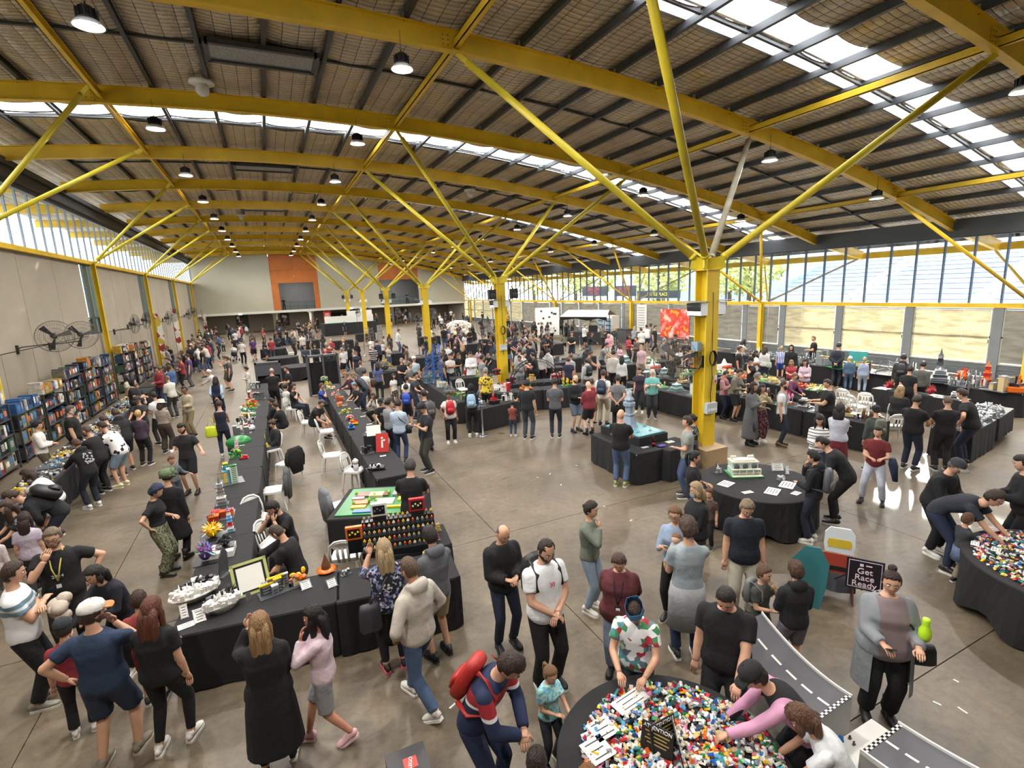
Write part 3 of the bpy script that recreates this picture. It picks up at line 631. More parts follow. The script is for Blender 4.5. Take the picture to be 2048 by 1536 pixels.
def capmesh(kind, T):
    g = G(); b = G()
    if kind == 'cap':
        b.lathe([(.0965, .030), (.100, .042), (.098, .075), (.080, .112), (.045, .134), (.008, .140)], 18, (0, -.004, 0), 0, sc=(.93, 1.14))
        V = []; n = 9
        for k in range(n+1):
            a = math.pi*(.12+.76*k/n); V += [(.088*math.cos(a), .092*math.sin(a), .055), (.094*math.cos(a), .082+.098*math.sin(a), .045-.02*abs(math.cos(a))**2), (.094*math.cos(a), .082+.098*math.sin(a), .037-.02*abs(math.cos(a))**2), (.088*math.cos(a), .09*math.sin(a), .043)]
        b.raw(V, [(4*k+j, 4*k+(j+1) % 4, 4*k+4+(j+1) % 4, 4*k+4+j) for k in range(n) for j in range(4)], 1, True)
        b.ball((0, -.004, .141), .008, 6, 4, 1)
    if kind == 'hat':
        b.lathe([(.165, .022), (.17, .028), (.105, .045), (.098, .1), (.085, .135), (.03, .148), (.005, .149)], 20, (0, 0, 0), 0, sc=(.95, 1.08))
    if kind == 'crown':
        for k in range(10):
            a = 2*math.pi*k/10; a2 = 2*math.pi*(k+1)/10; r = (.092, .108); zt = .17 if k % 2 else .13; zt2 = .13 if k % 2 else .17
            b.raw([(r[0]*math.cos(a), r[1]*math.sin(a), .02), (r[0]*math.cos(a2), r[1]*math.sin(a2), .02), (r[0]*math.cos(a2), r[1]*math.sin(a2), zt2), (r[0]*math.cos(a), r[1]*math.sin(a), zt),
                   (.97*r[0]*math.cos(a), .97*r[1]*math.sin(a), .02), (.97*r[0]*math.cos(a2), .97*r[1]*math.sin(a2), .02), (.97*r[0]*math.cos(a2), .97*r[1]*math.sin(a2), zt2), (.97*r[0]*math.cos(a), .97*r[1]*math.sin(a), zt)], [(0, 1, 2, 3), (7, 6, 5, 4), (3, 2, 6, 7)], 0)
    if kind == 'moss':
        rnd = random.Random(5); b.ball((0, -.01, .06), (.13, .14, .10), 12, 8)
        for k in range(26):
            a = rnd.uniform(0, 6.28); z = rnd.uniform(.0, .14); r = .12*math.cos((z-.04)*7); b.ball((r*math.cos(a), r*math.sin(a), z), rnd.uniform(.02, .04), 6, 4)
    o = len(g.v); g.v += [tuple(T(v)) for v in b.v]; g.f += [tuple(o+i for i in f) for f in b.f]; g.m += b.m; g.s += b.s
    return g
def skel(p):
    """joint positions for a 1.75 m figure facing +y"""
    S = {}; sit = p['st'] in ('sit', 'sitx'); lean = math.radians(p['lean']); crouch = p['st'] == 'crouch'
    pz = .56 if sit else (.42 if crouch else .93); S['P'] = P0 = np.array((0, -.22*math.sin(lean) if not sit else 0, pz-(.04*math.sin(lean) if not sit else 0)))
    def sp(s):   # s metres up the spine
        n = 14; q = P0.copy(); a = 0
        for k in range(n):
            ds = s/n; t = (k+.5)*ds; a = lean*(min(1, .25+t/.28) if lean > 0 else 1) if s > 0 else lean*.25
            q = q+np.array((0, math.sin(a), math.cos(a)))*ds
        return q, a
    S['sp'] = sp; S['lean'] = lean
    nb, a = sp(.57); hp = math.radians(p['hp']); ha = lean*.55+hp
    neck = nb+np.array((0, math.sin(lean*.8+hp*.3), math.cos(lean*.8+hp*.3)))*.07
    hs = p['hs']; hc = neck+np.array((0, math.sin(ha)*.09+math.cos(ha)*.018, math.cos(ha)*.09-math.sin(ha)*.018))*hs
    S['neck0'] = nb; S['neck'] = neck; S['hc'] = hc
    hy = math.radians(p['hy']); Rm = Matrix.Translation(Vector(hc)) @ Matrix.Rotation(-hy, 4, 'Z') @ Matrix.Rotation(-ha, 4, 'X') @ Matrix.Scale(hs, 4)
    S['T'] = lambda v: tuple(Rm @ Vector(v)); S['R'] = Rm
    fat = p['fat']; sw = (.178 if not p['fem'] else .16)*(1+.25*(fat-1)); S['sw'] = sw
    sh, sa = sp(.50); S['sh'] = {}
    for s in (-1, 1):
        A = ARM[p['armR'] if s > 0 else p['armL']]; a0 = sh+np.array((s*(sw-.004), -.005, -.038)); t = np.array(A[0])*(1, 1, 1)
        k = .6*lean; ty, tz = t[1], t[2]; t = np.array((s*t[0]*(1+.3*(fat-1)), ty+.35*math.sin(k)*(-tz)*(1 if p.get('bend') else 0)+(fat-1)*.12, tz))
        e, w = ik(a0, a0+t, .285, .255, (s*A[1][0], A[1][1], A[1][2])); S['sh'][s] = (a0, e, w, np.array((s*A[2][0], A[2][1], A[2][2])))
    S['leg'] = {}
    for s in (-1, 1):
        h = P0+np.array((s*.092, 0, -.03)); st = p['st']; pole = (s*.15, 1, 0)
        if st == 'sit': f = np.array((s*.11, .46, .085)); pole = (s*.1, .6, 1)
        elif st == 'sitx': f = np.array((s*.02, .62 if s > 0 else .45, .30 if s > 0 else .085)); pole = (s*.1, .3, 1)
        elif st == 'crouch': f = np.array((s*.12, -.02+.12*s, .085)); pole = (s*.3, 1, .4)
        elif st == 'walk': f = np.array((s*.07, .27 if s > 0 else -.26, .085 if s > 0 else .13))
        elif st == 'walk2': f = np.array((s*.07, .27 if s < 0 else -.26, .085 if s < 0 else .13))
        elif st == 'wide': f = np.array((s*.19, .03*s, .085))
        elif st == 'shift': f = np.array((s*.13, .10 if s > 0 else -.04, .085))
        else: f = np.array((s*.11, .0, .085))
        k, f = ik(h, f, .425, .43, pole); S['leg'][s] = (h, k, f)
    return S
TORSO = [(-.10, .105, .085), (-.05, .150, .105), (.0, .168, .115), (.07, .160, .110), (.16, .140, .098), (.27, .150, .108), (.36, .165, .118), (.43, .170, .110), (.475, .158, .096), (.51, .128, .082), (.54, .090, .068), (.57, .062, .056)]
def torso(g, S, p, s0, s1, off, hem=None, fat=None):
    fat = p['fat'] if fat is None else fat; fem = p['fem']; pts = []; rr = []
    row = TORSO
    ss = [r[0] for r in row]
    L = sorted(set([s0, s1]+[s for s in ss if s0 < s < s1]))
    for s in L:
        w = np.interp(s, ss, [r[1] for r in row]); d = np.interp(s, ss, [r[2] for r in row])
        k = math.exp(-((s-.10)/.19)**2); w *= 1+(fat-1)*(.55+.45*k); fy = 0
        if fat > 1: d2 = d*(1+(fat-1)*(.45+1.25*k)); fy = (d2-d)*.45; d = d2
        if fem: w *= 1-.07*math.exp(-((s-.18)/.08)**2)+.04*math.exp(-(s/.08)**2)-.07*(s > .42); dd = .028*math.exp(-((s-.37)/.05)**2); d += dd*.6; fy += dd*.6
        if s < 0: q = S['P']+np.array((0, 0, s))
        else: q, _ = S['sp'](s)
        pts.append(q+np.array((0, fy*math.cos(S['lean']), -fy*math.sin(S['lean'])))); rr.append((w+off, d+off))
    loftx(g, pts, rr, 16, 0, 2.35)
def limb(g, a, b, r0, r1, e0=0, m=0, n=10, mid=None):
    a = np.array(a); b = np.array(b)
    if mid: c = a+(b-a)*.4; g.tube([a, c, b], [r0, mid, r1], n, m)
    else: g.tube([a, b], [r0, r1], n, m)
def arm(g, S, s, off, frac, wr=1.0):
    a0, e, w, fd = S['sh'][s]; k = S.get('af', 1)
    g.ball(a0, .050*k+off*.9, 10, 7)
    if frac <= 1: q = a0+(e-a0)*frac; g.tube([a0, a0+(e-a0)*.4*min(1, frac), q], [.051*k+off, .049*k+off*1.1, .043*k+off*1.5], 10)
    else:
        q = e+(w-e)*(frac-1); g.tube([a0, a0+(e-a0)*.4, e], [.051*k+off, .048*k+off, .040*k+off], 10); g.ball(e, .041*k+off, 10, 7)
        g.tube([e, e+(w-e)*.3*(frac-1), q], [.040*k+off, .041*k+off, .029*k*wr+off], 10)
def leg(g, S, s, off, frac, taper=1.0, fk=1.0):
    h, k, f = S['leg'][s]; r = fk
    g.ball(h, .088*r+off, 10, 7)
    if frac <= 1: q = h+(k-h)*frac; g.tube([h, h+(k-h)*.5, q], [.088*r+off, .078*r+off*1.2, .066*r+off*1.6], 12)
    else:
        q = k+(f-k)*(frac-1); g.tube([h, h+(k-h)*.5, k], [.088*r+off, .073*r+off, .056*r+off], 12); g.ball(k, .057*r+off, 10, 7)
        g.tube([k, k+(f-k)*.3*(frac-1), q], [.055*r+off, .053*r+off, .036*r*taper+off], 12)
def shoegeo(kind):
    g = G(); sec = [(-.075, .026, .030), (-.06, .034, .045), (-.02, .037, .055), (.03, .036, .048), (.08, .042, .034), (.13, .046, .028), (.17, .038, .022), (.195, .018, .014)]
    if kind == 'shoe':
        g.tube([(0, y, h+.02) for y, w, h in sec], [(w, h) for y, w, h in sec], 12, 0, ref=(0, 0, 1)); g.tube([(0, -.02, .06), (0, -.03, .12)], [.043, .041], 10, 0)
    if kind == 'boot':
        g.tube([(0, y, h+.02) for y, w, h in sec], [(w*1.03, h) for y, w, h in sec], 12, 0, ref=(0, 0, 1)); g.tube([(0, -.02, .04), (0, -.025, .15), (0, -.02, .24)], [.046, .047, .055], 10, 0)
    if kind == 'clog':
        g.tube([(0, y, h*1.05+.02) for y, w, h in sec], [(w*1.15, h) for y, w, h in sec], 12, 0, ref=(0, 0, 1))
    pl = [(w*1.12, y) for y, w, h in sec]+[(-w*1.12, y) for y, w, h in sec[::-1]]
    g.prism(pl, 0, .028, 1); return g
SHOE = {k: shoegeo(k) for k in ('shoe', 'boot', 'clog')}
def gkey(*a): return repr(a)
def job(key, fn, vox):
    if key not in JOBS:
        g, extra = fn(); JOBS[key] = (g, extra, vox)
    return key
def build_geo(p):
    """registers the meshes a figure needs and returns their keys"""
    hi = p['hi']; vox = .0185 if hi else .030
    pose = (p['lean'], p['hp'], p['hy'], p['armL'], p['armR'], p['st'], round(p['fat'], 2), p['fem'], round(p['hs'], 2), hi, p.get('bend', 0))
    S = skel(p); S['af'] = 1+.5*(p['fat']-1) if p['fat'] > 1 else p['fat']; lf = 1+.55*(p['fat']-1) if p['fat'] > 1 else p['fat']
    if p['fem']: S['af'] *= .9
    out = {}
    def body():
        g = G(); torso(g, S, p, -.10, .565, -.006)
        g.tube([S['neck0']-np.array((0, 0, .03)), S['neck'], S['hc']], [.062*(.9 if p['fem'] else 1), .054*(.88 if p['fem'] else 1), .05], 12)
        for s in (-1, 1): arm(g, S, s, 0, 2.0); leg(g, S, s, 0, 2.0, fk=lf)
        for s in (-1, 1): h, k, f = S['leg'][s]; g.tube([f, f+(0, .02, -.045), f+(0, .14, -.06)], [.034, .035, .02], 8)
        e = G(); headmesh(e, S['T'], hi)
        for s in (-1, 1): hand(e, S['sh'][s][2], S['sh'][s][3]*.55+_n(S['sh'][s][2]-S['sh'][s][1])*.6, s, 0, .35 if (p['armR'] if s > 0 else p['armL']) == 'down' else .6)
        return g, e
    out['body'] = job(gkey('body', pose), body, vox)
    tk = p['top']; th = {'tee': .019, 'tank': .010, 'polo': .019, 'shirt': .019, 'long': .019, 'sweater': .024, 'hoodie': .026, 'jacket': .030, 'puffer': .042, 'coat': .030, 'cardigan': .030, 'vest': .032, 'dress': .018, 'robe': .034}.get(tk, .015)
    def top():
        g = G(); hemd = {'coat': -.10, 'cardigan': -.10, 'tank': -.06, 'dress': -.1, 'robe': -.1}.get(tk, -.075)
        torso(g, S, p, hemd, .555 if tk not in ('tank',) else .52, th)
        fr = {'tee': .62, 'polo': .62, 'tank': 0, 'vest': 0, 'dress': .6}.get(tk, 1.93)
        if p.get('slv'): fr = p['slv']
        for s in (-1, 1):
            if fr > 0: arm(g, S, s, th*(.85 if fr > 1 else 1), fr, 1.1)
            else: g.ball(S['sh'][s][0]-np.array((s*.03, 0, 0)), .055+th*.5, 10, 7)
        if tk in ('hoodie', 'puffer') and not p.get('nohood'):
            q = S['neck0']; L = S['lean']; c = q+np.array((0, -.075*math.cos(L), .0+.075*math.sin(L))); g.ball(c, (.125, .065, .085), 12, 8); g.tube([q+(-.09, .02, .0), q+(-.09, -.05, .03), q+(0, -.09, .05), q+(.09, -.05, .03), q+(.09, .02, 0)], .034, 8)
        if tk in ('coat', 'dress', 'robe') and p['st'] not in ('sit', 'sitx'):
            L = p.get('hem', {'coat': .50, 'cardigan': .42, 'dress': .45, 'robe': .75}[tk]); q = S['P']; w = .168*(1+.4*(p['fat']-1))+th; d = .115*(1+.9*(p['fat']-1))+th; fl = {'coat': .07, 'cardigan': .02, 'dress': .10, 'robe': .08}[tk]
            loftx(g, [q+(0, 0, .02), q+(0, 0, -.15), q+(0, 0, -L)], [(w, d), (w+fl*.45, d+fl*.4), (w+fl, d+fl)], 16, 0, 2.3)
        return g, None
    out['top'] = job(gkey('top', tk, p.get('slv'), p.get('hem'), p.get('nohood'), pose), top, vox)
    bk = p['bot']
    if bk != 'none':
        def bot():
            g = G(); o_ = {'jeans': .013, 'pants': .017, 'skinny': .006, 'shorts': .018, 'baggy': .034, 'skirt': .016, 'trackies': .022, 'miniskirt': .016}[bk]
            torso(g, S, p, -.10, .10, o_*.7)
            if bk in ('skirt', 'miniskirt') and p['st'] not in ('sit', 'sitx'):
                q = S['P']; w = .168*(1+.4*(p['fat']-1))+o_; d = .12+o_; L = .62 if bk == 'skirt' else .36
                loftx(g, [q+(0, 0, .03), q+(0, 0, -.15), q+(0, 0, -L)], [(w, d), (w+.03, d+.03), (w+.07, d+.07)], 16)
            else:
                fr = .92 if bk in ('shorts', 'skirt', 'miniskirt') else 1.9; tp = {'jeans': 1.35, 'pants': 1.5, 'skinny': 1.05, 'baggy': 1.6, 'trackies': 1.3}.get(bk, 1)
                for s in (-1, 1): leg(g, S, s, o_, fr, tp, lf)
            return g, None
        out['bot'] = job(gkey('bot', bk, pose), bot, vox)
    hk = p['hair']
    if hk not in ('none',):
        key = gkey('hair', hk, pose)
        if key not in DONE: g = hairmesh(hk, S['T'], None, hi); DONE[key] = g.mesh('hair', [None])
        out['hair'] = key
    if p.get('beard'):
        key = gkey('beard', pose)
        if key not in DONE:
            g = G(); T = S['T']; na, nb = 20, 10; V = []
            for i in range(nb+1):
                ph = math.pi*(.0+.46*i/nb)+.03
                for j in range(na+1):
                    a = -.25+(math.pi+.5)*j/na; d = (math.sin(ph)*math.cos(a), math.sin(ph)*math.sin(a), -math.cos(ph)); x, y, z = headshape(d)
                    edge = (i in (0,)) or j in (0, na) or (i >= nb-2 and 5 < j < 15) or (i == nb) ; mouth = (abs(d[0]) < .3 and -.6 < d[2] < -.42)
                    o_ = -.008 if (edge or mouth) else .010
                    if d[2] > -.30 and abs(d[0]) < .62: o_ = -.01
                    V.append(T((x+d[0]*o_, y+d[1]*o_, z+d[2]*o_)))
            g.raw(V, [(i*(na+1)+j, i*(na+1)+j+1, (i+1)*(na+1)+j+1, (i+1)*(na+1)+j) for i in range(nb) for j in range(na)], 0, True); DONE[key] = g.mesh('beard', [None])
        out['beard'] = key
    if p.get('hat'):
        key = gkey('hat', p['hat'], pose)
        if key not in DONE: DONE[key] = capmesh(p['hat'], S['T']).mesh('hat', [None, None])
        out['hat'] = key
    if p.get('glasses'):
        key = gkey('gl', p['glasses'], pose)
        if key not in DONE:
            g = G(); b = G(); zz, yy = (.006, .100) if p['glasses'] == 1 else (.085, .085)
            for s in (-1, 1):
                q = [(s*.031+.022*math.cos(a), yy, zz+.017*math.sin(a)) for a in np.linspace(0, 2*math.pi, 9)]; b.tube(q, .0028, 4, 0, ref=(0, 0, 1)); b.tube([(s*.053, yy-.004, zz+.006), (s*.079, 0, zz+.006)], .0026, 4)
            b.tube([(-.01, yy+.002, zz+.004), (.01, yy+.002, zz+.004)], .0026, 4, ref=(0, 0, 1))
            g.v = [S['T'](v) for v in b.v]; g.f = b.f; g.m = b.m; g.s = b.s; DONE[key] = g.mesh('glasses', [None])
        out['glasses'] = key
    if p.get('lanyard'):
        key = gkey('ly', pose, p['top'])
        if key not in DONE:
            g = G(); q0, _ = S['sp'](.555); q1, a1 = S['sp'](.38); q2, a2 = S['sp'](.20); ct = th+.012; fw = lambda q, a, d, x: q+np.array((x, d*math.cos(a), -d*math.sin(a)))
            fa = 1+1.0*(p['fat']-1); hd = .155 if p['fem'] else .125
            for s in (-1, 1): g.tube([fw(q0, a1, -.02, s*.075), fw(q0, a1, .07, s*.07), fw(q1, a1, hd*fa+ct, s*.04), fw(q2, a2, .128*fa+ct, 0)], [(.008, .003)]*4, 6, 0)
            c = fw(q2, a2, .132*fa+ct, 0); R_ = Matrix.Rotation(-a2, 3, 'X'); g.box(c+np.array((0, 0, -.07)), (.075, .006, .11), m=1, R=R_); g.box(c+np.array((0, .004, -.06)), (.05, .004, .05), m=2, R=R_)
            DONE[key] = g.mesh('lanyard', [None, None, None])
        out['lanyard'] = key
    return out, S
def flush():
    """one evaluation turns every registered shape into a single smooth skin"""
    todo = [k for k in JOBS if k not in DONE]
    if not todo: return
    tmp = bpy.data.scenes.new('tmp'); obs = []
    for k in todo:
        g, e, vox = JOBS[k]; me = bpy.data.meshes.new('j'); me.from_pydata(g.v, [], g.f); me.update(); o = bpy.data.objects.new('j', me); tmp.collection.objects.link(o)
        r = o.modifiers.new('r', 'REMESH'); r.mode = 'VOXEL'; r.voxel_size = vox; r.use_smooth_shade = True
        sm = o.modifiers.new('s', 'SMOOTH'); sm.iterations = 2; sm.factor = .5
        obs.append(o)
    with bpy.context.temp_override(scene=tmp, view_layer=tmp.view_layers[0]):
        dg = bpy.context.evaluated_depsgraph_get()
        for k, o in zip(todo, obs):
            me = bpy.data.meshes.new_from_object(o.evaluated_get(dg), preserve_all_data_layers=False, depsgraph=dg)
            g, e, vox = JOBS[k]; kind = k[2:k.index("'", 2)]
            if e is not None:
                nv = len(me.vertices); co = np.empty(nv*3, np.float32); me.vertices.foreach_get('co', co)
                nl = len(me.loops); lv = np.empty(nl, np.int32); me.loops.foreach_get('vertex_index', lv)
                npoly = len(me.polygons); ls = np.empty(npoly, np.int32); me.polygons.foreach_get('loop_start', ls); lt = np.empty(npoly, np.int32); me.polygons.foreach_get('loop_total', lt)
                ev = np.array(e.v, np.float32).ravel(); el = np.array([i+nv for f in e.f for i in f], np.int32); et = np.array([len(f) for f in e.f], np.int32)
                m2 = bpy.data.meshes.new('body'); m2.vertices.add(nv+len(e.v)); m2.vertices.foreach_set('co', np.concatenate([co, ev]))
                m2.loops.add(nl+len(el)); m2.loops.foreach_set('vertex_index', np.concatenate([lv, el])); tt = np.concatenate([lt, et]); st_ = np.concatenate([[0], np.cumsum(tt)[:-1]]).astype(np.int32)
                m2.polygons.add(len(tt)); m2.polygons.foreach_set('loop_start', st_); m2.polygons.foreach_set('loop_total', tt.astype(np.int32)) if False else None
                for q in range(4): m2.materials.append(None)
                m2.polygons.foreach_set('material_index', np.concatenate([np.zeros(npoly, np.int32), np.array(e.m, np.int32)])); m2.polygons.foreach_set('use_smooth', np.ones(len(tt), bool)); m2.update(calc_edges=True)
                bpy.data.meshes.remove(me); me = m2
            else: me.materials.clear(); me.materials.append(None)
            me.name = kind; DONE[k] = me
    for o in obs: m_ = o.data; bpy.data.objects.remove(o); bpy.data.meshes.remove(m_)
    bpy.data.scenes.remove(tmp)
def regx(name, inner, outer, w, front=0):
    m = bpy.data.materials.new(name); m.use_nodes = True; n = m.node_tree; b = n.nodes['Principled BSDF']; b.inputs['Roughness'].default_value = .9; tc = n.nodes.new('ShaderNodeTexCoord'); s = n.nodes.new('ShaderNodeSeparateXYZ'); n.links.new(tc.outputs['Object'], s.inputs[0])
    def M(op, a, v): k = n.nodes.new('ShaderNodeMath'); k.operation = op; n.links.new(a, k.inputs[0]); k.inputs[1].default_value = v; return k.outputs[0]
    q = M('LESS_THAN', M('ABSOLUTE', s.outputs[0], 0), w)
    if front: k = n.nodes.new('ShaderNodeMath'); k.operation = 'MULTIPLY'; n.links.new(q, k.inputs[0]); n.links.new(M('GREATER_THAN', s.outputs[1], .02), k.inputs[1]); q = k.outputs[0]
    x = n.nodes.new('ShaderNodeMix'); x.data_type = 'RGBA'; n.links.new(q, x.inputs[0]); x.inputs[6].default_value = lin(outer); x.inputs[7].default_value = lin(inner); n.links.new(x.outputs[2], b.inputs['Base Color']); return m
def cloth(c):
    if isinstance(c, bpy.types.Material): return c
    v = [int(c[i:i+2], 16) for i in (1, 3, 5)]; m_ = .3*v[0]+.55*v[1]+.15*v[2]; c = '#%02x%02x%02x' % tuple(int(x*.74+m_*.26) for x in v)
    return mat('cloth_'+c.lstrip('#'), c, .9, 0, .14, 6, .75, 11)
def leather(c): return mat('leather_'+c.lstrip('#'), c, .5, 0, .08, 9)
def hairm(c):
    n_ = 'hair_'+c.lstrip('#'); new = n_ not in MC; m = mat(n_, c, .5, 0, .5, 1, .9, 1)
    if new:
        n = m.node_tree; mp = n.nodes.new('ShaderNodeMapping'); mp.inputs['Scale'].default_value = (95, 95, 5); tc = next(q for q in n.nodes if q.type == 'TEX_COORD'); n.links.new(tc.outputs['Object'], mp.inputs[0])
        for q in n.nodes:
            if q.type == 'TEX_NOISE': n.links.new(mp.outputs[0], q.inputs['Vector']); q.inputs['Scale'].default_value = 1
    return m
EYEW = mat('eye_white', '#e9e4dc', .3); EYED = mat('eye_dark', '#20160f', .3); LIPS = [mat('lips_%d' % i, c, .5) for i, c in enumerate(['#a2605a', '#8f5347', '#b5706a', '#653f33', '#9c5a50'])]
SKINM = [mat('skin_%d' % i, c, .55, 0, .06, 14) for i, c in enumerate(SKINS)]
SHOEM = {}
def shoemesh(kind):
    if kind not in SHOEM: SHOEM[kind] = SHOE[kind].mesh('shoe', [None, None])
    return SHOEM[kind]
def setm(o, ms):
    for i, m_ in enumerate(ms): s = o.material_slots[i]; s.link = 'OBJECT'; s.material = m_
NAMES = dict(tee='shirt', tank='top', polo='shirt', shirt='shirt', long='shirt', sweater='sweater', hoodie='hoodie', jacket='jacket', puffer='jacket', coat='coat', cardigan='cardigan', vest='vest', dress='dress', robe='robe',
             jeans='jeans', pants='trousers', skinny='leggings', shorts='shorts', baggy='trousers', skirt='skirt', trackies='trousers', miniskirt='skirt')
PEOPLE = []
def P(px, py, H, face, top, bot, hair, label, **k):
    p = dict(px=px, py=py, H=H, face=face, top=top[0], tc=top[1], bot=bot[0], bc=(bot[1] if len(bot) > 1 else '#222222'), hair=hair[0], hc=(hair[1] if len(hair) > 1 else '#2a2019'), label=label,
             lean=0, hp=8, hy=0, armL='down', armR='down', st='stand', fat=1.0, fem=0, skin=0, shoe=('shoe', '#26262a', '#d8d6d0'), hi=True)
    if 'a' in k: p['armL'], p['armR'] = k.pop('a')
    p.update(k); p['hs'] = 1.04+max(0, (1.62-H))*.42
    PEOPLE.append(p); return p
def spot(p):
    S = p['S']; sc = p['H']/1.75; top = np.array(S['R'] @ Vector((0, -.01, .125))); zt = top[2]*sc
    if 'xy' in p: p['loc'] = list(p['xy']); p['rz'] = math.radians(p.get('heading', 0))-math.pi/2; return
    x0, y0 = at(p['px'], p['py'], zt); c = np.array((-x0, -y0)); rz = math.atan2(c[1], c[0])+math.radians(p['face'])-math.pi/2
    ox, oy = top[0]*sc, top[1]*sc; p['loc'] = [x0-(ox*math.cos(rz)-oy*math.sin(rz)), y0-(ox*math.sin(rz)+oy*math.cos(rz))]; p['rz'] = rz
def relax(L, its=10):
    o = [tuple(p['loc']) for p in L]
    for _ in range(its):
        for p in L:
            if p['st'] in ('sit', 'sitx') or p.get('dz') or p.get('fixed'): continue
            x, y = p['loc']
            for cx, cy, Lx, Wy, r in TABLES:
                dx, dy = x-cx, y-cy; c_, s_ = math.cos(r), math.sin(r); a = dx*c_+dy*s_; b = -dx*s_+dy*c_; m = .17; ea, eb = Lx/2+m-abs(a), Wy/2+m-abs(b)
                if ea > 0 and eb > 0:
                    if ea < eb: a += math.copysign(ea, a)
                    else: b += math.copysign(eb, b)
                    x, y = cx+a*c_-b*s_, cy+a*s_+b*c_
            p['loc'] = [x, y]
        for i, p in enumerate(L):
            for q in L[i+1:]:
                dx, dy = q['loc'][0]-p['loc'][0], q['loc'][1]-p['loc'][1]; d = math.hypot(dx, dy); m = .40
                if 1e-4 < d < m: k = (m-d)/2/d; p['loc'] = [p['loc'][0]-dx*k, p['loc'][1]-dy*k]; q['loc'] = [q['loc'][0]+dx*k, q['loc'][1]+dy*k]
    for p, (a, b) in zip(L, o):
        if math.hypot(a, b) < 7.5: continue
def place(p):
    keys, S = p['keys'], p['S']; sc = p['H']/1.75; (x, y), rz = p['loc'], p['rz']
    r = thing('person', p['label'], 'person', (x, y, p.get('dz', 0)), rz, p.get('group')); r.scale = (sc, sc, sc)
    p['root'] = r; sk = p['skin']
    b = mk('body', DONE[keys['body']], r); setm(b, [SKINM[sk], EYEW, EYED, LIPS[sk]])
    o = mk(NAMES[p['top']], DONE[keys['top']], r); setm(o, [cloth(p['tc'])])
    if 'bot' in keys: o = mk(NAMES[p['bot']], DONE[keys['bot']], r); setm(o, [cloth(p['bc'])])
    if 'hair' in keys:
        o = mk('hair' if p['hair'] not in ('hood', 'beanie') else ('hood' if p['hair'] == 'hood' else 'beanie'), DONE[keys['hair']], r); setm(o, [cloth(p['hc']) if p['hair'] in ('hood', 'beanie') else hairm(p['hc'])])
    if 'beard' in keys: o = mk('beard', DONE[keys['beard']], r); setm(o, [hairm(p['beard'])])
    if 'hat' in keys: o = mk({'moss': 'wig', 'crown': 'paper_crown'}.get(p['hat'], 'hat'), DONE[keys['hat']], r); hc = p.get('hatc', ('#222222', '#222222')); setm(o, [cloth(hc[0]), cloth(hc[1])])
    if 'glasses' in keys: o = mk('glasses', DONE[keys['glasses']], r); setm(o, [leather('#17171a')])
    if 'lanyard' in keys: o = mk('lanyard', DONE[keys['lanyard']], r); lc = p['lanyard']; setm(o, [cloth(lc), leather('#1d1d20'), leather('#d8d8d8')])
    sh = p['shoe']
    for s in (-1, 1):
        h, kn, f = S['leg'][s]; o = mk('shoe', shoemesh(sh[0]), r); setm(o, [leather(sh[1]), leather(sh[2])]); tilt = 0
        if f[2] > .1 and p['st'] not in ('sitx',): tilt = -.45
        if p['st'] == 'sitx' and s > 0: tilt = .3
        o.location = (f[0], f[1]-.0, f[2]-.085); o.rotation_euler = (tilt, 0, -s*.12)
    return r
# ---- pattern cloths
FLORAL = pat('floral_cloth', 'blotch', ['#14161f', '#1a1d2b', '#9a9fb4', '#181a26', '#5b6aa0', '#c9c6c0', '#222437', '#7a6a8f', '#15171f'], 34)
CAMO = pat('camo_cloth', 'camo', ['#2e3226', '#5b6146', '#8b8a70', '#3d4131'], 22)
SPLOT = pat('splotch_cloth', 'blotch', ['#e4e0dc', '#e9e6e4', '#1b1a1c', '#e6e2e0', '#eae6e2', '#e2dedc'], 13)
STRIPE = pat('striped_knit', 'stripez', ['#e3e2e0', '#e3e2e0', '#e3e2e0', '#26262b'], 14)
STRIPE2 = pat('striped_tee', 'stripez', ['#1d1f29', '#1d1f29', '#c9c6bd'], 9)
PLAID = pat('plaid_cloth', 'blotch', ['#3a3733', '#8d877f', '#b9b3aa', '#55504a', '#2a2826'], 22)
YFLOR = pat('yellow_floral', 'blotch', ['#d6b733', '#d9bd3c', '#35321f', '#dcc246', '#d4b230', '#6b5f25'], 15)
GEOT = pat('sticker_print', 'blotch', ['#e6e8ea', '#e9eaec', '#4f8f96', '#e4e6e8', '#a8323c', '#5f6f7c', '#e8e9ea', '#3f8a55', '#e5e7e9'], 15)
HOODP = pat('black_print', 'bands', [(0, '#17171a'), (1.16, '#17171a'), (1.17, '#17171a')], 1)
BANDT = pat('white_blue_bands', 'bands', [(0, '#e3e4e6'), (1.24, '#6f8896'), (1.30, '#c5ccd2'), (1.33, '#5f7885'), (1.38, '#e3e4e6')], 1)
BENT = pat('navy_red_band', 'bands', [(0, '#1b2747'), (1.17, '#dfe0e4'), (1.20, '#9a2430'), (1.31, '#1b2747')], 1)
JERS = pat('jersey_stripe', 'stripex', ['#2346b5', '#dfe4ee'], 12)
DPAT = pat('dark_leaf_print', 'blotch', ['#191a1d', '#3b4038', '#77786d', '#16171a', '#23252a', '#8f8f86'], 24)
MINTT = pat('mint_tie_dye', 'camo', ['#8fc9c4', '#b5ddd8', '#6fb0c4', '#a5d6cf'], 9)
BURG = pat('burgundy_print', 'blotch', ['#4a1c2a', '#6b3243', '#8f6a70', '#3a1520'], 25)
WS = ('shoe', '#dcd9d2', '#e8e6e0'); BS = ('shoe', '#1d1d20', '#2b2b2e'); BW = ('shoe', '#1f1f23', '#dedcd6'); BO = ('boot', '#1b1a1b', '#1b1a1b')
K = '#17181b'; NV = '#1e2538'
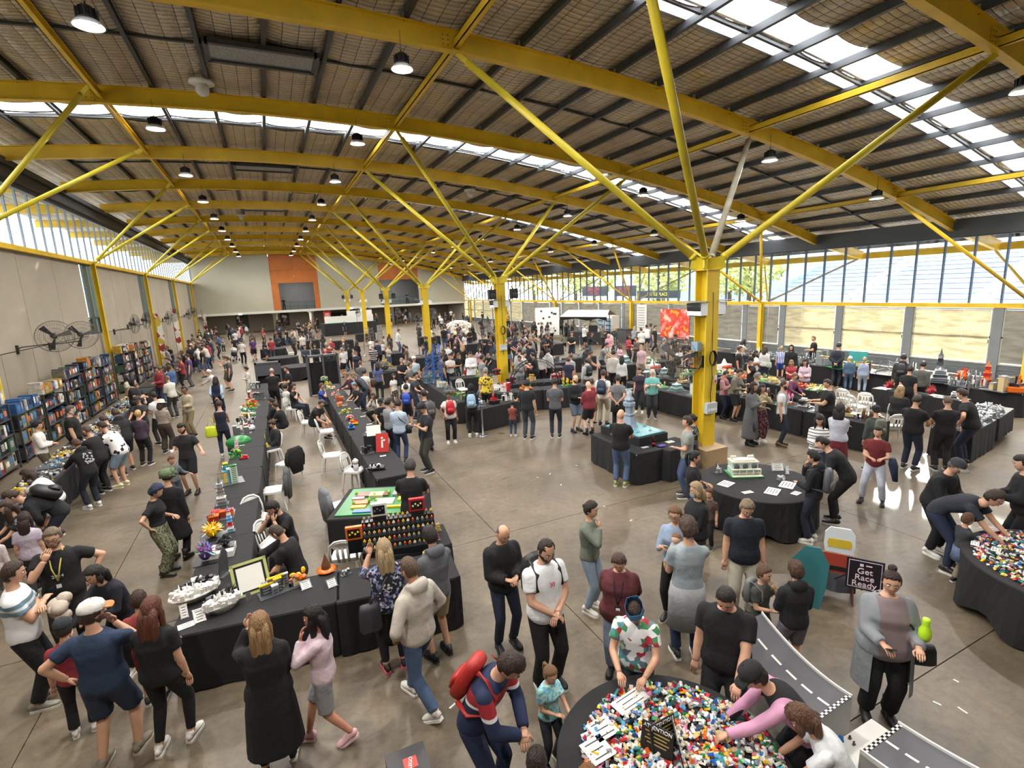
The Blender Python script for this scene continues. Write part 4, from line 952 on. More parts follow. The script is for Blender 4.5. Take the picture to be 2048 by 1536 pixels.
# ============ near figures (every one looked up in the photograph) ============
LY1 = P(100, 1057, 1.80, -15, ('tee', '#151517'), ('pants', '#1b1b1e'), ('short', '#6f604f'), 'man in black tee with yellow lanyard and glasses, one hand at his chest', a=('hip', 'face'), hp=14, glasses=1, beard='#8c7f70', lanyard='#d8c93a', fat=1.25)
P(24, 1124, 1.78, 75, ('tee', BANDT), ('pants', '#17181c'), ('short', '#3b2b20'), 'man in white tee with blue-grey chest stripes holding a cream jacket', a=('cross', 'cross'), shoe=('shoe', '#8f8b80', '#dad7cf'), fat=1.12)
P(180, 1135, 1.60, -50, ('long', '#171a26'), ('pants', '#15161b'), ('bob', '#17130f'), 'woman with black bob and navy top leaning towards the man in stripes', a=('front', 'reach'), lean=24, bend=1, fem=1, shoe=WS)
P(180, 1201, 1.76, 150, ('tee', '#22375a'), ('shorts', '#24324f'), ('short', '#3b2b20'), 'man in blue tee, navy shorts and trucker cap with orange peak', a=('hip', 'face'), hat='cap', hatc=('#d8d5cc', '#d27a35'), hy=35, beard='#4a3526', shoe=('shoe', '#7d7464', '#b5ab98'), fat=1.15, st='shift')
P(122, 1238, 1.32, 170, ('tee', '#a52536'), ('pants', '#191a20'), ('short', '#2a2019'), 'child in black cap and red top behind the blue tee man', hat='cap', hatc=('#23272c', '#23272c'), shoe=WS)
P(274, 1182, 1.36, 165, ('tee', '#a83430'), ('shorts', '#8c1c2a'), ('short', '#35231a'), 'boy in red tee and red shorts squeezed beside the auburn woman', a=('rdown', 'rdown'), shoe=BW)
P(299, 1196, 1.68, 150, ('tee', '#141416'), ('skinny', '#121214'), ('long', '#5a3021'), 'woman with auburn hair, black tee and leggings, white and black sneakers', a=('front', 'down'), fem=1, fat=1.15, st='shift', shoe=('shoe', '#d9d5cc', '#dedbd4'))
P(516, 1226, 1.66, 172, ('coat', '#141416'), ('skinny', '#111113'), ('long', '#8a6a48'), 'woman in long flared black coat with streaked blonde hair seen from behind', a=('up', 'front'), fem=1, hem=.62, fat=1.2, st='shift', shoe=BW)
P(622, 1212, 1.54, -105, ('sweater', '#d9b9c6'), ('shorts', '#8f8f95'), ('long', '#181312'), 'girl in pale pink sweatshirt and pink clogs walking with hand on forehead', a=('face', 'down'), fem=1, st='walk', shoe=('clog', '#e3b6bd', '#e8c6ca'), skin=4)
P(766, 1079, 1.68, -172, ('long', FLORAL), ('skinny', '#131316'), ('long', '#a18a68'), 'woman in dark floral top with long blonde hair holding up a pen', a=('up', 'front'), fem=1, fat=1.35, slv=1.35, shoe=('shoe', '#2b2426', '#d0606c'))
P(813, 1114, 1.80, -140, ('hoodie', '#bdb3a4'), ('jeans', '#44608a'), ('buzz', '#5a4636'), 'man in beige hoodie, blue jeans and chunky white sneakers', a=('pocket', 'pocket'), hp=18, glasses=2, shoe=WS, st='walk', fat=1.1, skin=1)
P(856, 1052, 1.74, -150, ('hoodie', '#5b5f66'), ('shorts', '#a8936a'), ('short', '#211812'), 'boy in grey zip hoodie and tan shorts beside the display board', a=('front', 'reach'), hp=18, shoe=BS)
P(536, 1006, 1.78, -50, ('tee', '#141417'), ('pants', '#17171a'), ('short', '#1f1713'), 'bearded man in black tee eating from a bowl, seated behind the table', a=('face', 'face'), hp=30, st='sit', beard='#241a14', lean=14)
P(542, 1052, 1.70, -120, ('tee', '#17171a'), ('shorts', '#1c1c1f'), ('buzz', '#43352b'), 'man with buzz cut and black tee seated facing the corner of the table', a=('lap', 'lap'), hp=30, st='sit', lean=18)
P(822, 913, 1.80, 172, ('tee', '#141416'), ('pants', '#141416'), ('short', '#38332f'), 'man in plain black tee standing over the green baseplate table', a=('table', 'table'), lean=8, hp=20, fat=1.12)
P(839, 808, 1.82, -70, ('polo', '#23252e'), ('pants', '#3a3d33'), ('short', '#2a2019'), 'man in navy polo and dark cap checking his phone', a=('phone', 'phone'), hat='cap', hatc=('#202228', '#202228'), hp=28, shoe=BW)
BP1 = P(846, 779, 1.80, -150, ('jacket', '#3b3a3d'), ('baggy', '#1e2b4a'), ('short', '#17120f'), 'person in charcoal jacket with bulky grey backpack and navy jeans', shoe=BS)
BP2 = P(897, 783, 1.58, 8, ('tee', '#d9cfcb'), ('pants', K), ('mohair', '#1b1412'), 'woman in white tee wearing a red backpack on her chest', fem=1, skin=3, shoe=WS, a=('down', 'pocket'), fat=1.1)
BP3 = P(941, 768, 1.66, 178, ('hoodie', K), ('pants', K), ('hood', '#151518'), 'person in black hood with pale blue backpack at the corner stall', a=('front', 'front'), fem=1, shoe=WS)
P(796, 799, 1.74, 160, ('shirt', '#a9bcd6'), ('jeans', '#2c4470'), ('short', '#1a1411'), 'person in light blue shirt with black camera bag strap', a=('front', 'front'), hp=20)
P(777, 797, 1.66, 120, ('sweater', '#83868a'), ('pants', '#1f2126'), ('messy', '#1d1512'), 'person in grey sweater with hand raised to the face', a=('face', 'cross'))
P(760, 798, 1.42, 10, ('tee', '#141418'), ('shorts', '#1a1a1d'), ('short', '#1d1512'), 'boy in black sports jersey with white number beside the grey sweater', a=('rdown', 'rdown'), hat='cap', hatc=('#1a1a1d', '#1a1a1d'))
BP4 = P(811, 768, 1.52, 175, ('tee', '#1d2030'), ('shorts', K), ('short', '#1a1411'), 'child with bright blue backpack facing the centre stalls')
P(828, 743, 1.76, 70, ('tee', '#343840'), ('jeans', '#23304a'), ('short', '#1a1411'), 'man in slate tee with glasses leaning on the centre stall', a=('table', 'table'), glasses=1, lean=12)
P(817, 752, 1.56, 160, ('tee', '#e2e4e2'), ('pants', '#22242a'), ('pony', '#1b1412'), 'girl with black ponytail and white tee beside the slate tee man', fem=1)
P(820, 724, 1.80, 70, ('tee', '#5c5f5a'), ('pants', '#22242a'), ('short', '#4a3626'), 'tall man in olive grey tee looking over the centre stall', fat=1.2, a=('front', 'front'))
P(787, 747, 1.38, 40, ('tee', '#d9d4cf'), ('skirt', DPAT), ('long', '#1b1412'), 'girl in white top and dark floral skirt in the aisle', fem=1)
P(845, 711, 1.72, 0, ('tee', '#a9bcc4'), ('pants', '#24262c'), ('short', '#2a2019'), 'man in pale blue tee and white cap looking up', hat='cap', hatc=('#e2e0dc', '#e2e0dc'), hp=-10)
P(744, 786, 1.60, -30, ('long', '#cfc8bf'), ('pants', K), ('long', '#4a3022'), 'woman in white top crouching beside the long stall', st='crouch', fem=1, a=('rdown', 'face'), lean=20)
P(703, 745, 1.78, -70, ('hoodie', '#4b505d'), ('jeans', '#2a3a5a'), ('short', '#7a6a58'), 'man in slate hoodie bending over the long stall', lean=38, bend=1, a=('back', 'back'))
P(689, 745, 1.66, -80, ('long', '#4f1f2b'), ('pants', K), ('short', '#7b6048'), 'person in maroon long sleeves beside the slate hoodie man', lean=15, a=('front', 'reach'))
P(694, 767, 1.30, -70, ('tee', '#232529'), ('pants', K), ('messy', '#5f9ec4'), 'child with bright blue hair at the long stall', a=('rdown', 'rdown'))
P(704, 768, 1.34, -60, ('tee', '#1b1b1f'), ('pants', '#20222a'), ('short', '#5a3a26'), 'boy in black tee next to the blue haired child', a=('rdown', 'reach'))
P(643, 766, 1.62, 75, ('tee', '#2746a8'), ('shorts', '#2a2f3a'), ('short', '#4b3524'), 'boy in royal blue tee sitting behind the long stall', st='sit', a=('table', 'face'))
P(572, 768, 1.60, 120, ('sweater', '#c9c8c8'), ('pants', '#22242a'), ('messy', '#231a15'), 'seated person in pale grey top between the two long stalls', st='sit', a=('table', 'table'))
P(587, 767, 1.72, 60, ('tee', K), ('pants', '#1d2436'), ('short', '#31241b'), 'seated man in black tee resting his chin on one hand', st='sit', a=('table', 'face'))
P(529, 737, 1.80, 165, ('tee', K), ('pants', K), ('bald', '#8a7a6c'), 'bald man in black tee standing behind the left long stall', fat=1.15, a=('face', 'front'))
P(571, 732, 1.76, -80, ('tee', '#19191c'), ('pants', K), ('short', '#3a2a1f'), 'man in black tee facing the bald man between the stalls', a=('front', 'front'))
P(646, 800, 1.74, 60, ('tee', K), ('shorts', '#1c1d20'), ('short', '#4c443d'), 'grey haired man in black tee hunched on a white chair', st='sit', lean=28, hp=25, a=('lap', 'lap'), fat=1.2)
P(540, 796, 1.70, -110, ('jacket', '#1b1c20'), ('pants', '#1c1d22'), ('short', '#241a14'), 'dark jacketed man seated behind the left long stall', st='sit', a=('table', 'table'), lean=12)
P(548, 805, 1.62, -120, ('tee', '#17181c'), ('pants', '#1c1d22'), ('short', '#2c1f18'), 'brown haired person in black seated just behind the dark jacketed man', st='sit', a=('table', 'table'), lean=16)
P(539, 842, 1.55, -70, ('jacket', '#26282e'), ('jeans', '#3b4450'), ('messy', '#33231a'), 'boy in charcoal jacket sitting with a yellow bag on his knees', st='sit', a=('lap', 'lap'), hp=30)
P(491, 733, 1.48, -100, ('long', '#d3cabd'), ('pants', '#b5aca0'), ('mohair', '#1d1512'), 'girl in cream clothes at the far end of the left long stall', fem=1, a=('front', 'front'))
P(447, 711, 1.74, -95, ('tee', '#857c6c'), ('shorts', '#5b5347'), ('short', '#4b3a2a'), 'man in tan tee holding both hands out in front', a=('up', 'up'))
P(453, 713, 1.76, -100, ('tee', '#4a4c50'), ('shorts', '#26282c'), ('short', '#2a2019'), 'man with black backpack just behind the tan tee man', a=('down', 'front'))
P(430, 753, 1.70, 165, ('long', regx('vest_blue', '#1a2238', '#a9bdd2', .155)), ('jeans', '#1c2740'), ('long', '#241a15'), 'woman in navy vest over blue sleeves with hands clasped behind', fem=1, a=('back', 'back'), fat=1.15)
P(416, 739, 1.56, -110, ('long', '#cfcac4'), ('pants', '#8f8a80'), ('beanie', '#e4e1db'), 'person in white beanie reaching over the left stall', a=('reach', 'reach'), lean=12)
P(437, 801, 1.68, 172, ('tank', '#1a2235'), ('jeans', '#26324d'), ('mohair', '#2b1e17'), 'woman in navy sleeveless top carrying a neon yellow bag', fem=1, a=('front', 'reach'), hp=20, shoe=WS)
P(367, 772, 1.76, -50, ('shirt', '#b3a284'), ('pants', '#8a744f'), ('buzz', '#2a1d15'), 'man in tan overshirt, white tee and khaki trousers', skin=3, a=('front', 'down'))
P(321, 799, 1.66, 150, ('long', '#a38e80'), ('baggy', '#43362c'), ('bob', '#4a3526'), 'woman in beige bucket hat and dusty pink top', hat='hat', hatc=('#d8cfb9', '#d8cfb9'), fem=1, a=('front', 'front'))
P(306, 784, 1.72, -150, ('tee', '#dddcdb'), ('pants', '#23252b'), ('short', '#1c1512'), 'man in oversized white tee behind the bucket hat woman', a=('front', 'reach'))
P(275, 820, 1.60, 150, ('sweater', '#4a3449'), ('pants', K), ('short', '#c2a063'), 'person with short blonde hair, plum jumper and black trousers', fem=1, shoe=BW, a=('front', 'front'))
P(203, 832, 1.78, -150, ('tee', PLAID), ('shorts', '#2a2c30'), ('short', '#3a2a20'), 'man in grey plaid shirt bending over the sorting table', a=('reach', 'down'), lean=30, bend=1, hp=15)
P(228, 818, 1.78, -160, ('hoodie', '#1c1d22'), ('shorts', '#1b1c20'), ('short', '#3b2b20'), 'man in black hoodie and black shorts bending over the sorting table', a=('reach', 'down'), lean=20, bend=1, fat=1.1)
P(175, 850, 1.74, -140, ('tee', '#211d1c'), ('pants', '#1b1c20'), ('buzz', '#4a3a2e'), 'man with shaved head and dark brown tee at the sorting table', a=('reach', 'reach'), lean=24, bend=1)
P(193, 845, 1.80, -130, ('tee', SPLOT), ('shorts', '#7f95ad'), ('short', '#2a1d16'), 'person in white tee with black splotches, denim shorts and cream clogs', a=('front', 'reach'), lean=26, bend=1, shoe=('clog', '#d9cfae', '#ddd4b8'), fat=1.15)
P(149, 878, 1.66, -150, ('hoodie', '#18181b'), ('pants', '#1d2436'), ('short', '#4f3423'), 'boy in black hoodie with white back print and white sneakers', a=('reach', 'reach'), lean=20, bend=1, shoe=WS)
P(168, 862, 1.55, -140, ('hoodie', '#c9cccf'), ('pants', '#33363c'), ('short', '#4a3425'), 'child in pale grey hoodie beside the splotched tee', a=('reach', 'reach'), lean=15)
P(87, 840, 1.70, 80, ('sweater', '#ddd9cf'), ('pants', '#5b4a38'), ('messy', '#15110f'), 'seller in white jumper and brown trousers behind the sorting table', a=('front', 'front'))
P(145, 808, 1.82, 80, ('tee', '#161618'), ('pants', '#161618'), ('short', '#5b5148'), 'seller in black tee with long white beard by the shelves', beard='#d9d4cb', fat=1.35, glasses=1)
P(250, 758, 1.84, 70, ('tee', '#17171a'), ('pants', '#17171a'), ('hood', '#1b1b1e'), 'large man in black tee and black cap behind the sorting table', fat=1.4, a=('front', 'front'))
P(267, 768, 1.70, 10, ('tee', '#19191c'), ('pants', K), ('short', '#6b4a35'), 'person in black print tee leaning forward beside the large man', a=('reach', 'front'), lean=15, skin=2)
P(272, 793, 1.72, -30, ('tee', '#33353a'), ('pants', K), ('short', '#3a2a20'), 'man in dark grey tee and cap sorting pieces', hat='cap', hatc=('#3a2c2a', '#3a2c2a'), a=('reach', 'reach'), hp=20)
P(333, 751, 1.70, -150, ('sweater', '#c9c2b4'), ('pants', '#3a3c40'), ('receding', '#6b5a4a'), 'balding man in cream jumper at the left stalls', a=('front', 'reach'), lean=12)
P(46, 940, 1.62, -120, ('tee', '#dfe0e2'), ('shorts', '#7d8084'), ('bob', '#33231b'), 'woman in white tee with black crosses bending over the near stall', fem=1, lean=35, bend=1, a=('reach', 'reach'), shoe=BW)
BP5 = P(8, 985, 1.78, -100, ('jacket', '#1a1b1f'), ('jeans', '#1b2134'), ('short', '#3b2a20'), 'man in black jacket bending low with hands clasped behind his back', lean=55, bend=1, a=('back', 'back'))
P(4, 1003, 1.62, -80, ('tee', DPAT), ('pants', K), ('long', '#3a2620'), 'person in grey patterned tee at the left edge', fem=1, lean=20, a=('reach', 'reach'))
P(22, 1030, 1.42, 160, ('tee', '#b5a7b9'), ('pants', '#33363a'), ('long', '#2b1a16'), 'girl in lilac tee with long dark hair below the bending man', fem=1)
P(3, 1050, 1.30, 150, ('long', '#c7b3b3'), ('pants', '#6f6a64'), ('long', '#7a5636'), 'small girl with light brown hair at the left edge', fem=1)
P(334, 940, 1.66, 150, ('coat', '#151518'), ('pants', '#141417'), ('short', '#1b1b1b'), 'person in long black coat and mossy green wig', hat='moss', hatc=('#5c7148', '#5c7148'), hem=.45, a=('front', 'down'), shoe=BO)
P(316, 969, 1.60, 70, ('tee', '#17171b'), ('baggy', CAMO), ('messy', '#1f2a44'), 'person with dark blue hair, black tee and camouflage trousers', a=('front', 'hip'), hp=25, fem=1, shoe=('boot', '#3b3d33', '#2b2c27'))
P(360, 847, 1.76, -25, ('tee', '#232227'), ('shorts', '#191b22'), ('short', '#17120f'), 'bearded man in dark tee holding a cup and a boy by the hand', a=('side', 'hold'), beard='#1c1512', hp=24, hy=0, shoe=BS)
P(342, 912, 1.12, 20, ('long', '#5d6468'), ('pants', '#3a3d42'), ('short', '#6b4a33'), 'small boy in grey top holding the bearded man by the hand', a=('side', 'down'))
P(1242, 818, 1.78, 165, ('tee', '#151517'), ('jeans', '#476089'), ('none', ''), 'bald man in black tee and blue jeans at the tower model table', a=('table', 'table'), hp=14, shoe=('shoe', '#8f9a5a', '#e0e0dc'), fat=1.2)
P(1375, 832, 1.76, -85, ('tee', '#8f958c'), ('jeans', '#3a4f78'), ('short', '#3a2a20'), 'man in grey green tee standing in front of the yellow column', a=('front', 'down'), lean=4, hp=4)
P(1384, 829, 1.64, -80, ('tee', DPAT), ('pants', '#161619'), ('mohair', '#241913'), 'woman in black floral tee seated cross-legged beside the yellow column', st='sitx', fem=1, a=('lap', 'lap'), shoe=BO)
P(1393, 902, 1.62, 95, ('tee', '#17181d'), ('jeans', '#2b3a5a'), ('pony', '#17110f'), 'woman with black ponytail and lanyard beside the round house table', a=('front', 'rdown'), fem=1)
P(1392, 965, 1.62, -60, ('jacket', '#17171b'), ('skinny', '#2a2629'), ('bob', '#a08a68'), 'blonde woman in face mask and black jacket near the round table', fem=1, a=('front', 'front'), fat=1.2, shoe=('shoe', '#55585c', '#c9c9c4'))
P(1416, 976, 1.05, -20, ('tee', '#5a4038'), ('pants', K), ('short', '#5a3a28'), 'small child tucked behind the masked woman')
P(1350, 1013, 1.66, -15, ('shirt', '#7f95b3'), ('skinny', '#1a1a1d'), ('short', '#6f5038'), 'woman with glasses and denim shirt carrying a baby and a phone', fem=1, glasses=1, a=('front', 'phone'), slv=1.2, hp=14)
P(1376, 1035, 1.80, -165, ('tee', '#8f9ca3'), ('jeans', '#22345a'), ('messy', '#4a3a30'), 'man in grey blue tee with a grey jumper tied around his waist', a=('front', 'face'), hy=-20)
P(1183, 1003, 1.63, 65, ('sweater', '#67705f'), ('jeans', '#7f95ad'), ('mohair', '#261b15'), 'woman in sage sweatshirt and light jeans touching her cheek', fem=1, a=('down', 'face'), shoe=WS)
P(1009, 1053, 1.72, 25, ('puffer', '#17181b'), ('jeans', '#1e2a44'), ('bald', '#5b5148'), 'older bald man in black padded jacket looking down', a=('front', 'front'), hp=28, nohood=1, shoe=BS)
BP6 = P(1096, 1082, 1.86, 30, ('tee', '#e2e3e6'), ('pants', '#131315'), ('receding', '#2a2019'), 'bearded man in white tee with red number and black backpack', a=('clasp', 'clasp'), hp=24, beard='#2a1f18', fat=1.2, shoe=BW)
P(1237, 1111, 1.58, -5, ('sweater', '#641f26'), ('jeans', '#7488a2'), ('short', '#4a342c'), 'woman in maroon jumper with a badge, hands behind her back', fem=1, a=('back', 'back'), fat=1.45, hp=30, lanyard='#222226', shoe=BO)
P(1292, 1232, 1.58, -5, ('tee', GEOT), ('pants', '#2a2d33'), ('short', '#3a2a22'), 'person in blue paper crown and sticker print tee building at the table', a=('table', 'table'), hat='crown', hatc=('#2f83c4', '#2f83c4'), hp=30, lean=10, fat=1.15)
P(1450, 1182, 1.80, -8, ('polo', '#141417'), ('pants', '#26262a'), ('buzz', '#221a16'), 'man in black polo with sunglasses at the collar reaching to the table', a=('rdown', 'down'), hp=32, lean=8, fat=1.35)
P(1497, 1003, 1.74, 15, ('polo', '#141b2b'), ('pants', '#b3a994'), ('short', '#7d6b52'), 'man in navy polo and beige trousers looking down', a=('down', 'down'), hp=30, fat=1.2)
P(1570, 1112, 1.44, -150, ('hoodie', '#19191c'), ('shorts', '#6b6170'), ('short', '#4b3524'), 'boy in black hoodie and grey shorts beside the ramp', a=('front', 'front'), shoe=BW)
BP7 = P(1551, 1141, 1.22, 60, ('tee', '#3f423a'), ('shorts', '#5a5c58'), ('short', '#5b4230'), 'small boy with grey backpack eating beside the boy in black hoodie', a=('face', 'front'))
P(1786, 1142, 1.66, 22, ('cardigan', regx('cardigan_two_tone', '#7a6a6b', '#7c8084', .13, 1)), ('pants', '#141416'), ('bun', '#33211a'), 'woman in long grey cardigan and mauve top holding a phone', fem=1, a=('hold', 'hold'), fat=1.5, hy=15, shoe=BO, hp=10)
BP8 = P(1040, 1316, 1.80, 62, ('sweater', BENT), ('jeans', '#1c2c52'), ('short', '#2f2119'), 'young man in navy sweatshirt with red chest band and red backpack', a=('clasp', 'clasp'), lean=30, bend=1, hp=30)
P(1103, 1334, 1.06, 35, ('tee', MINTT), ('pants', '#20242e'), ('pony', '#7a5c42'), 'toddler girl in mint tie-dye tee at the edge of the brick table', fem=1, a=('reach', 'front'), hp=18)
P(1502, 1342, 1.62, -72, ('long', regx('pink_sleeves', '#1b1b1e', '#c993b0', .115)), ('pants', '#17171a'), ('short', '#241a15'), 'person in black cap, black vest and pink sleeves reaching for bricks', hat='cap', hatc=('#1e1f21', '#1e1f21'), a=('reach', 'rdown'), lean=45, bend=1, hp=20)
P(1548, 1412, 1.45, -80, ('tee', '#dcdfe3'), ('pants', '#23262c'), ('bob', '#5b3d2a'), 'child with brown bob and white tee bending over the brick table', a=('rdown', 'rdown'), lean=35, bend=1, hp=25)
P(1077, 1500, 1.24, 170, ('tee', '#2b3440'), ('pants', '#20242c'), ('short', '#2b1f1a'), 'dark haired child at the bottom edge of the brick table', a=('rdown', 'rdown'))
P(1276, 1478, 1.30, 178, ('tee', '#4a4a52'), ('pants', '#20242c'), ('short', '#7a5330'), 'auburn haired child facing the attention sign')
P(1640, 831, 1.60, 0, ('long', STRIPE), ('jeans', '#2a344a'), ('curlylong', '#1d1512'), 'woman with long black curls and white top with thin black stripes', fem=1, a=('front', 'front'), hp=22)
P(1681, 808, 1.66, 170, ('sweater', '#b9bccb'), ('skirt', '#7a1c28'), ('curlylong', '#17110f'), 'woman with long black hair, pale sweater and red skirt', fem=1, a=('cross', 'cross'), fat=1.1)
BP9 = P(1752, 811, 1.55, -150, ('jacket', '#47504a'), ('shorts', K), ('short', '#2a1f19'), 'boy in cap and green striped jacket with olive backpack', hat='cap', hatc=('#1e1f22', '#1e1f22'))
P(1757, 852, 1.60, -8, ('tee', '#7a1a20'), ('trackies', '#b9bfd0'), ('short', '#1b1411'), 'boy in red tee and pale tracksuit bottoms', a=('hold', 'front'), st='wide', shoe=BS)
P(1639, 873, 1.78, -95, ('jacket', '#15161a'), ('pants', '#141417'), ('short', '#17120f'), 'man with glasses and black jacket bending towards the round table', lean=45, bend=1, a=('pocket', 'pocket'), glasses=1, shoe=BW)
BP10 = P(1624, 900, 1.64, -105, ('hoodie', '#17181c'), ('pants', '#1a2134'), ('short', '#17120f'), 'boy in black hoodie with grey drawstring backpack, white sneakers', a=('front', 'face'), shoe=WS, hp=18)
P(1923, 921, 1.72, 65, ('jacket', '#15161a'), ('pants', '#17171b'), ('short', '#5f5850'), 'man in black jacket and badge covered cap beside the right brick table', hat='cap', hatc=('#33343a', '#8f8e8a'), lean=15, hp=25, a=('front', 'front'), fat=1.25, shoe=WS)
P(2008, 986, 1.82, 80, ('tee', '#262a36'), ('jeans', '#1e2a4a'), ('short', '#33261d'), 'man in dark slate tee bending right over the brick table', lean=68, bend=1, a=('rdown', 'rdown'), glasses=1, hp=-5)
P(1956, 1029, 1.08, 130, ('long', '#33353b'), ('pants', '#8a7a60'), ('short', '#5b3f2b'), 'small boy in charcoal top with denim jacket tied at the waist', a=('reach', 'reach'), shoe=BW)
P(2042, 910, 1.76, -70, ('jacket', '#141417'), ('pants', '#141417'), ('short', '#1c1512'), 'dark figure in black at the right edge beyond the brick table', fat=1.2, lean=12, a=('front', 'front'))
P(1837, 790, 1.76, 155, ('tee', '#131316'), ('jeans', '#1e2740'), ('short', '#2a2019'), 'man in black tee with red lanyard leaning over the glittering table', a=('table', 'table'), fat=1.3, hp=20)
P(1895, 792, 1.74, -160, ('tee', '#131316'), ('pants', '#1c1d20'), ('buzz', '#5b4a3b'), 'man in black tee with cropped fair hair in the trio', a=('table', 'table'), fat=1.25, hp=20)
P(1921, 777, 1.86, -105, ('tee', '#141417'), ('jeans', '#1e2740'), ('short', '#2f221b'), 'tall man in black tee leaning left with hand on hip', a=('hip', 'down'), lean=25, bend=1, fat=1.1)
P(1802, 772, 1.66, 165, ('jacket', '#1b1b1e'), ('pants', K), ('curlylong', '#8a6f4c'), 'person with long curly fair hair seated in black', st='sit', fem=1, a=('table', 'table'), fat=1.4)
P(1653, 758, 1.80, -85, ('tee', '#151518'), ('pants', '#17171a'), ('buzz', '#2f241d'), 'man in black tee photographing the wooden model', a=('hold', 'hold'), fat=1.35, hp=20)
P(1571, 760, 1.82, 85, ('tee', regx('raglan', '#85878d', '#dcdcda', .13)), ('jeans', '#1c2438'), ('receding', '#3f2b20'), 'bearded man in grey tee with white shoulders', a=('down', 'down'), beard='#3f2b20', shoe=('shoe', '#4a3526', '#6b5644'))
P(1509, 764, 1.76, 70, ('coat', '#5b5e62'), ('pants', '#2b2c30'), ('long', '#2b1d17'), 'woman with long dark hair in an ankle length grey knit coat', fem=1, hem=.72, a=('down', 'phone'), shoe=BO)
P(1525, 768, 1.66, 40, ('long', '#b5a87e'), ('baggy', BURG), ('long', '#241913'), 'woman in pale yellow top and burgundy printed trousers', fem=1, a=('face', 'front'), shoe=WS)
BP11 = P(1457, 742, 1.60, 70, ('hoodie', '#b0716c'), ('jeans', '#1d2740'), ('short', '#2b1d17'), 'boy in salmon hoodie with black backpack right of the column', a=('phone', 'phone'), hp=18, shoe=BS)
P(1496, 735, 1.74, 60, ('sweater', '#6f6757'), ('shorts', '#16171b'), ('short', '#31231a'), 'man in olive brown sweatshirt and black shorts', a=('phone', 'front'), hp=24, shoe=BS, lean=8)
P(1516, 745, 1.70, 100, ('tee', '#7d7f80'), ('pants', '#33363a'), ('short', '#857f78'), 'grey haired man in grey tee behind the long coat woman', a=('front', 'front'))
P(1501, 714, 1.76, -60, ('tee', '#17181b'), ('pants', K), ('short', '#4a3829'), 'man in black tee and black cap drinking behind the stalls', hat='cap', hatc=('#17181b', '#17181b'), a=('face', 'down'))
P(1531, 692, 1.66, 160, ('long', '#cfcdca'), ('jeans', '#2b3a5a'), ('long', '#33231a'), 'woman in white top with sage shoulder bag by the window side', fem=1)
P(1563, 692, 1.46, 178, ('tee', JERS), ('shorts', '#2346b5'), ('pony', '#9a7a50'), 'child in blue striped football jersey with number on the back')
P(1583, 690, 1.70, -10, ('hoodie', '#17181b'), ('pants', K), ('hood', '#1a1a1d'), 'seller in black hoodie behind the window side stall')
P(1583, 720, 1.40, 0, ('tee', '#b52a3a'), ('pants', '#2a2c33'), ('long', '#8a6a4a'), 'girl in red tee looking down at the flower models', fem=1, a=('front', 'front'), hp=20)
P(1610, 718, 1.62, -20, ('hoodie', '#c3a5b8'), ('pants', '#3a3c44'), ('long', '#1d1411'), 'woman in pale pink hoodie with long dark hair', fem=1, a=('front', 'front'), hp=25)
P(1591, 746, 1.66, 60, ('shirt', '#6b2f4f'), ('pants', '#2a2a30'), ('short', '#6b4a3a'), 'seated seller in plum shirt behind the flower models', st='sit', a=('table', 'table'), lean=10)
P(1627, 672, 1.74, -85, ('tee', '#17181b'), ('shorts', '#17181b'), ('buzz', '#6b5a4a'), 'stocky man in black tee and shorts by the bright blinds', fat=1.3, a=('front', 'front'))
P(1684, 684, 1.80, 165, ('sweater', '#232735'), ('pants', '#2a3040'), ('short', '#2b201a'), 'man in navy jumper with hands clasped behind facing the blinds', a=('back', 'back'))
P(1702, 712, 1.34, 175, ('jacket', '#3f607f'), ('jeans', '#3f5f85'), ('beanie', '#c9c2b4'), 'child in denim jacket and pale beanie')
P(1729, 714, 1.38, 178, ('long', '#8fa0bd'), ('jeans', '#8f9fb5'), ('pony', '#a5895f'), 'girl in pale blue with blonde ponytail beside the denim child', fem=1)
BP12 = P(1808, 708, 1.74, 172, ('hoodie', '#2f2e31'), ('pants', '#2a2c30'), ('short', '#17120f'), 'man in dark jacket with light blue hood and black backpack', fat=1.15)
P(1834, 729, 1.64, 170, ('tee', '#17181b'), ('pants', K), ('short', '#1b1512'), 'person in black tee beside the backpacker at the window side')
P(1848, 723, 1.60, 160, ('jacket', '#55564f'), ('pants', K), ('short', '#1b1512'), 'boy in khaki jacket next to the window side display')
P(1227, 700, 1.82, 165, ('sweater', '#bdb7aa'), ('pants', '#17181b'), ('short', '#1b1512'), 'tall man in cream jumper seen from behind in the centre')
P(1244, 711, 1.64, 170, ('long', '#c9c7c8'), ('pants', '#17181b'), ('long', '#17110f'), 'woman in white shirt right of the cream jumper man', fem=1)
P(1054, 759, 1.82, 160, ('polo', '#1b1d24'), ('jeans', '#3b4354'), ('short', '#17120f'), 'man in black polo beside the boy in rust', a=('side', 'down'), shoe=BW, fat=1.1)
P(1024, 801, 1.10, 170, ('long', '#8f3d2b'), ('jeans', '#33456a'), ('short', '#17120f'), 'small boy in rust top holding on to the table edge', a=('reach', 'reach'), shoe=WS)
P(1109, 755, 1.84, 175, ('tee', '#56585f'), ('jeans', '#1e2a3a'), ('short', '#2b201a'), 'man in charcoal tee and dark jeans seen from behind', shoe=BW, a=('front', 'front'))
P(1151, 750, 1.80, 40, ('jacket', '#1c1d21'), ('shorts', '#5f7087'), ('bald', '#6b4a35'), 'bearded bald man in black jacket and denim shorts', beard='#5b3d2a', shoe=BS, a=('front', 'front'), skin=2)
P(1176, 762, 1.66, -150, ('sweater', '#8f2430'), ('shorts', '#1b1c20'), ('none', ''), 'bald man in red jumper and black shorts', a=('front', 'front'), shoe=BO, fat=1.2, skin=2)
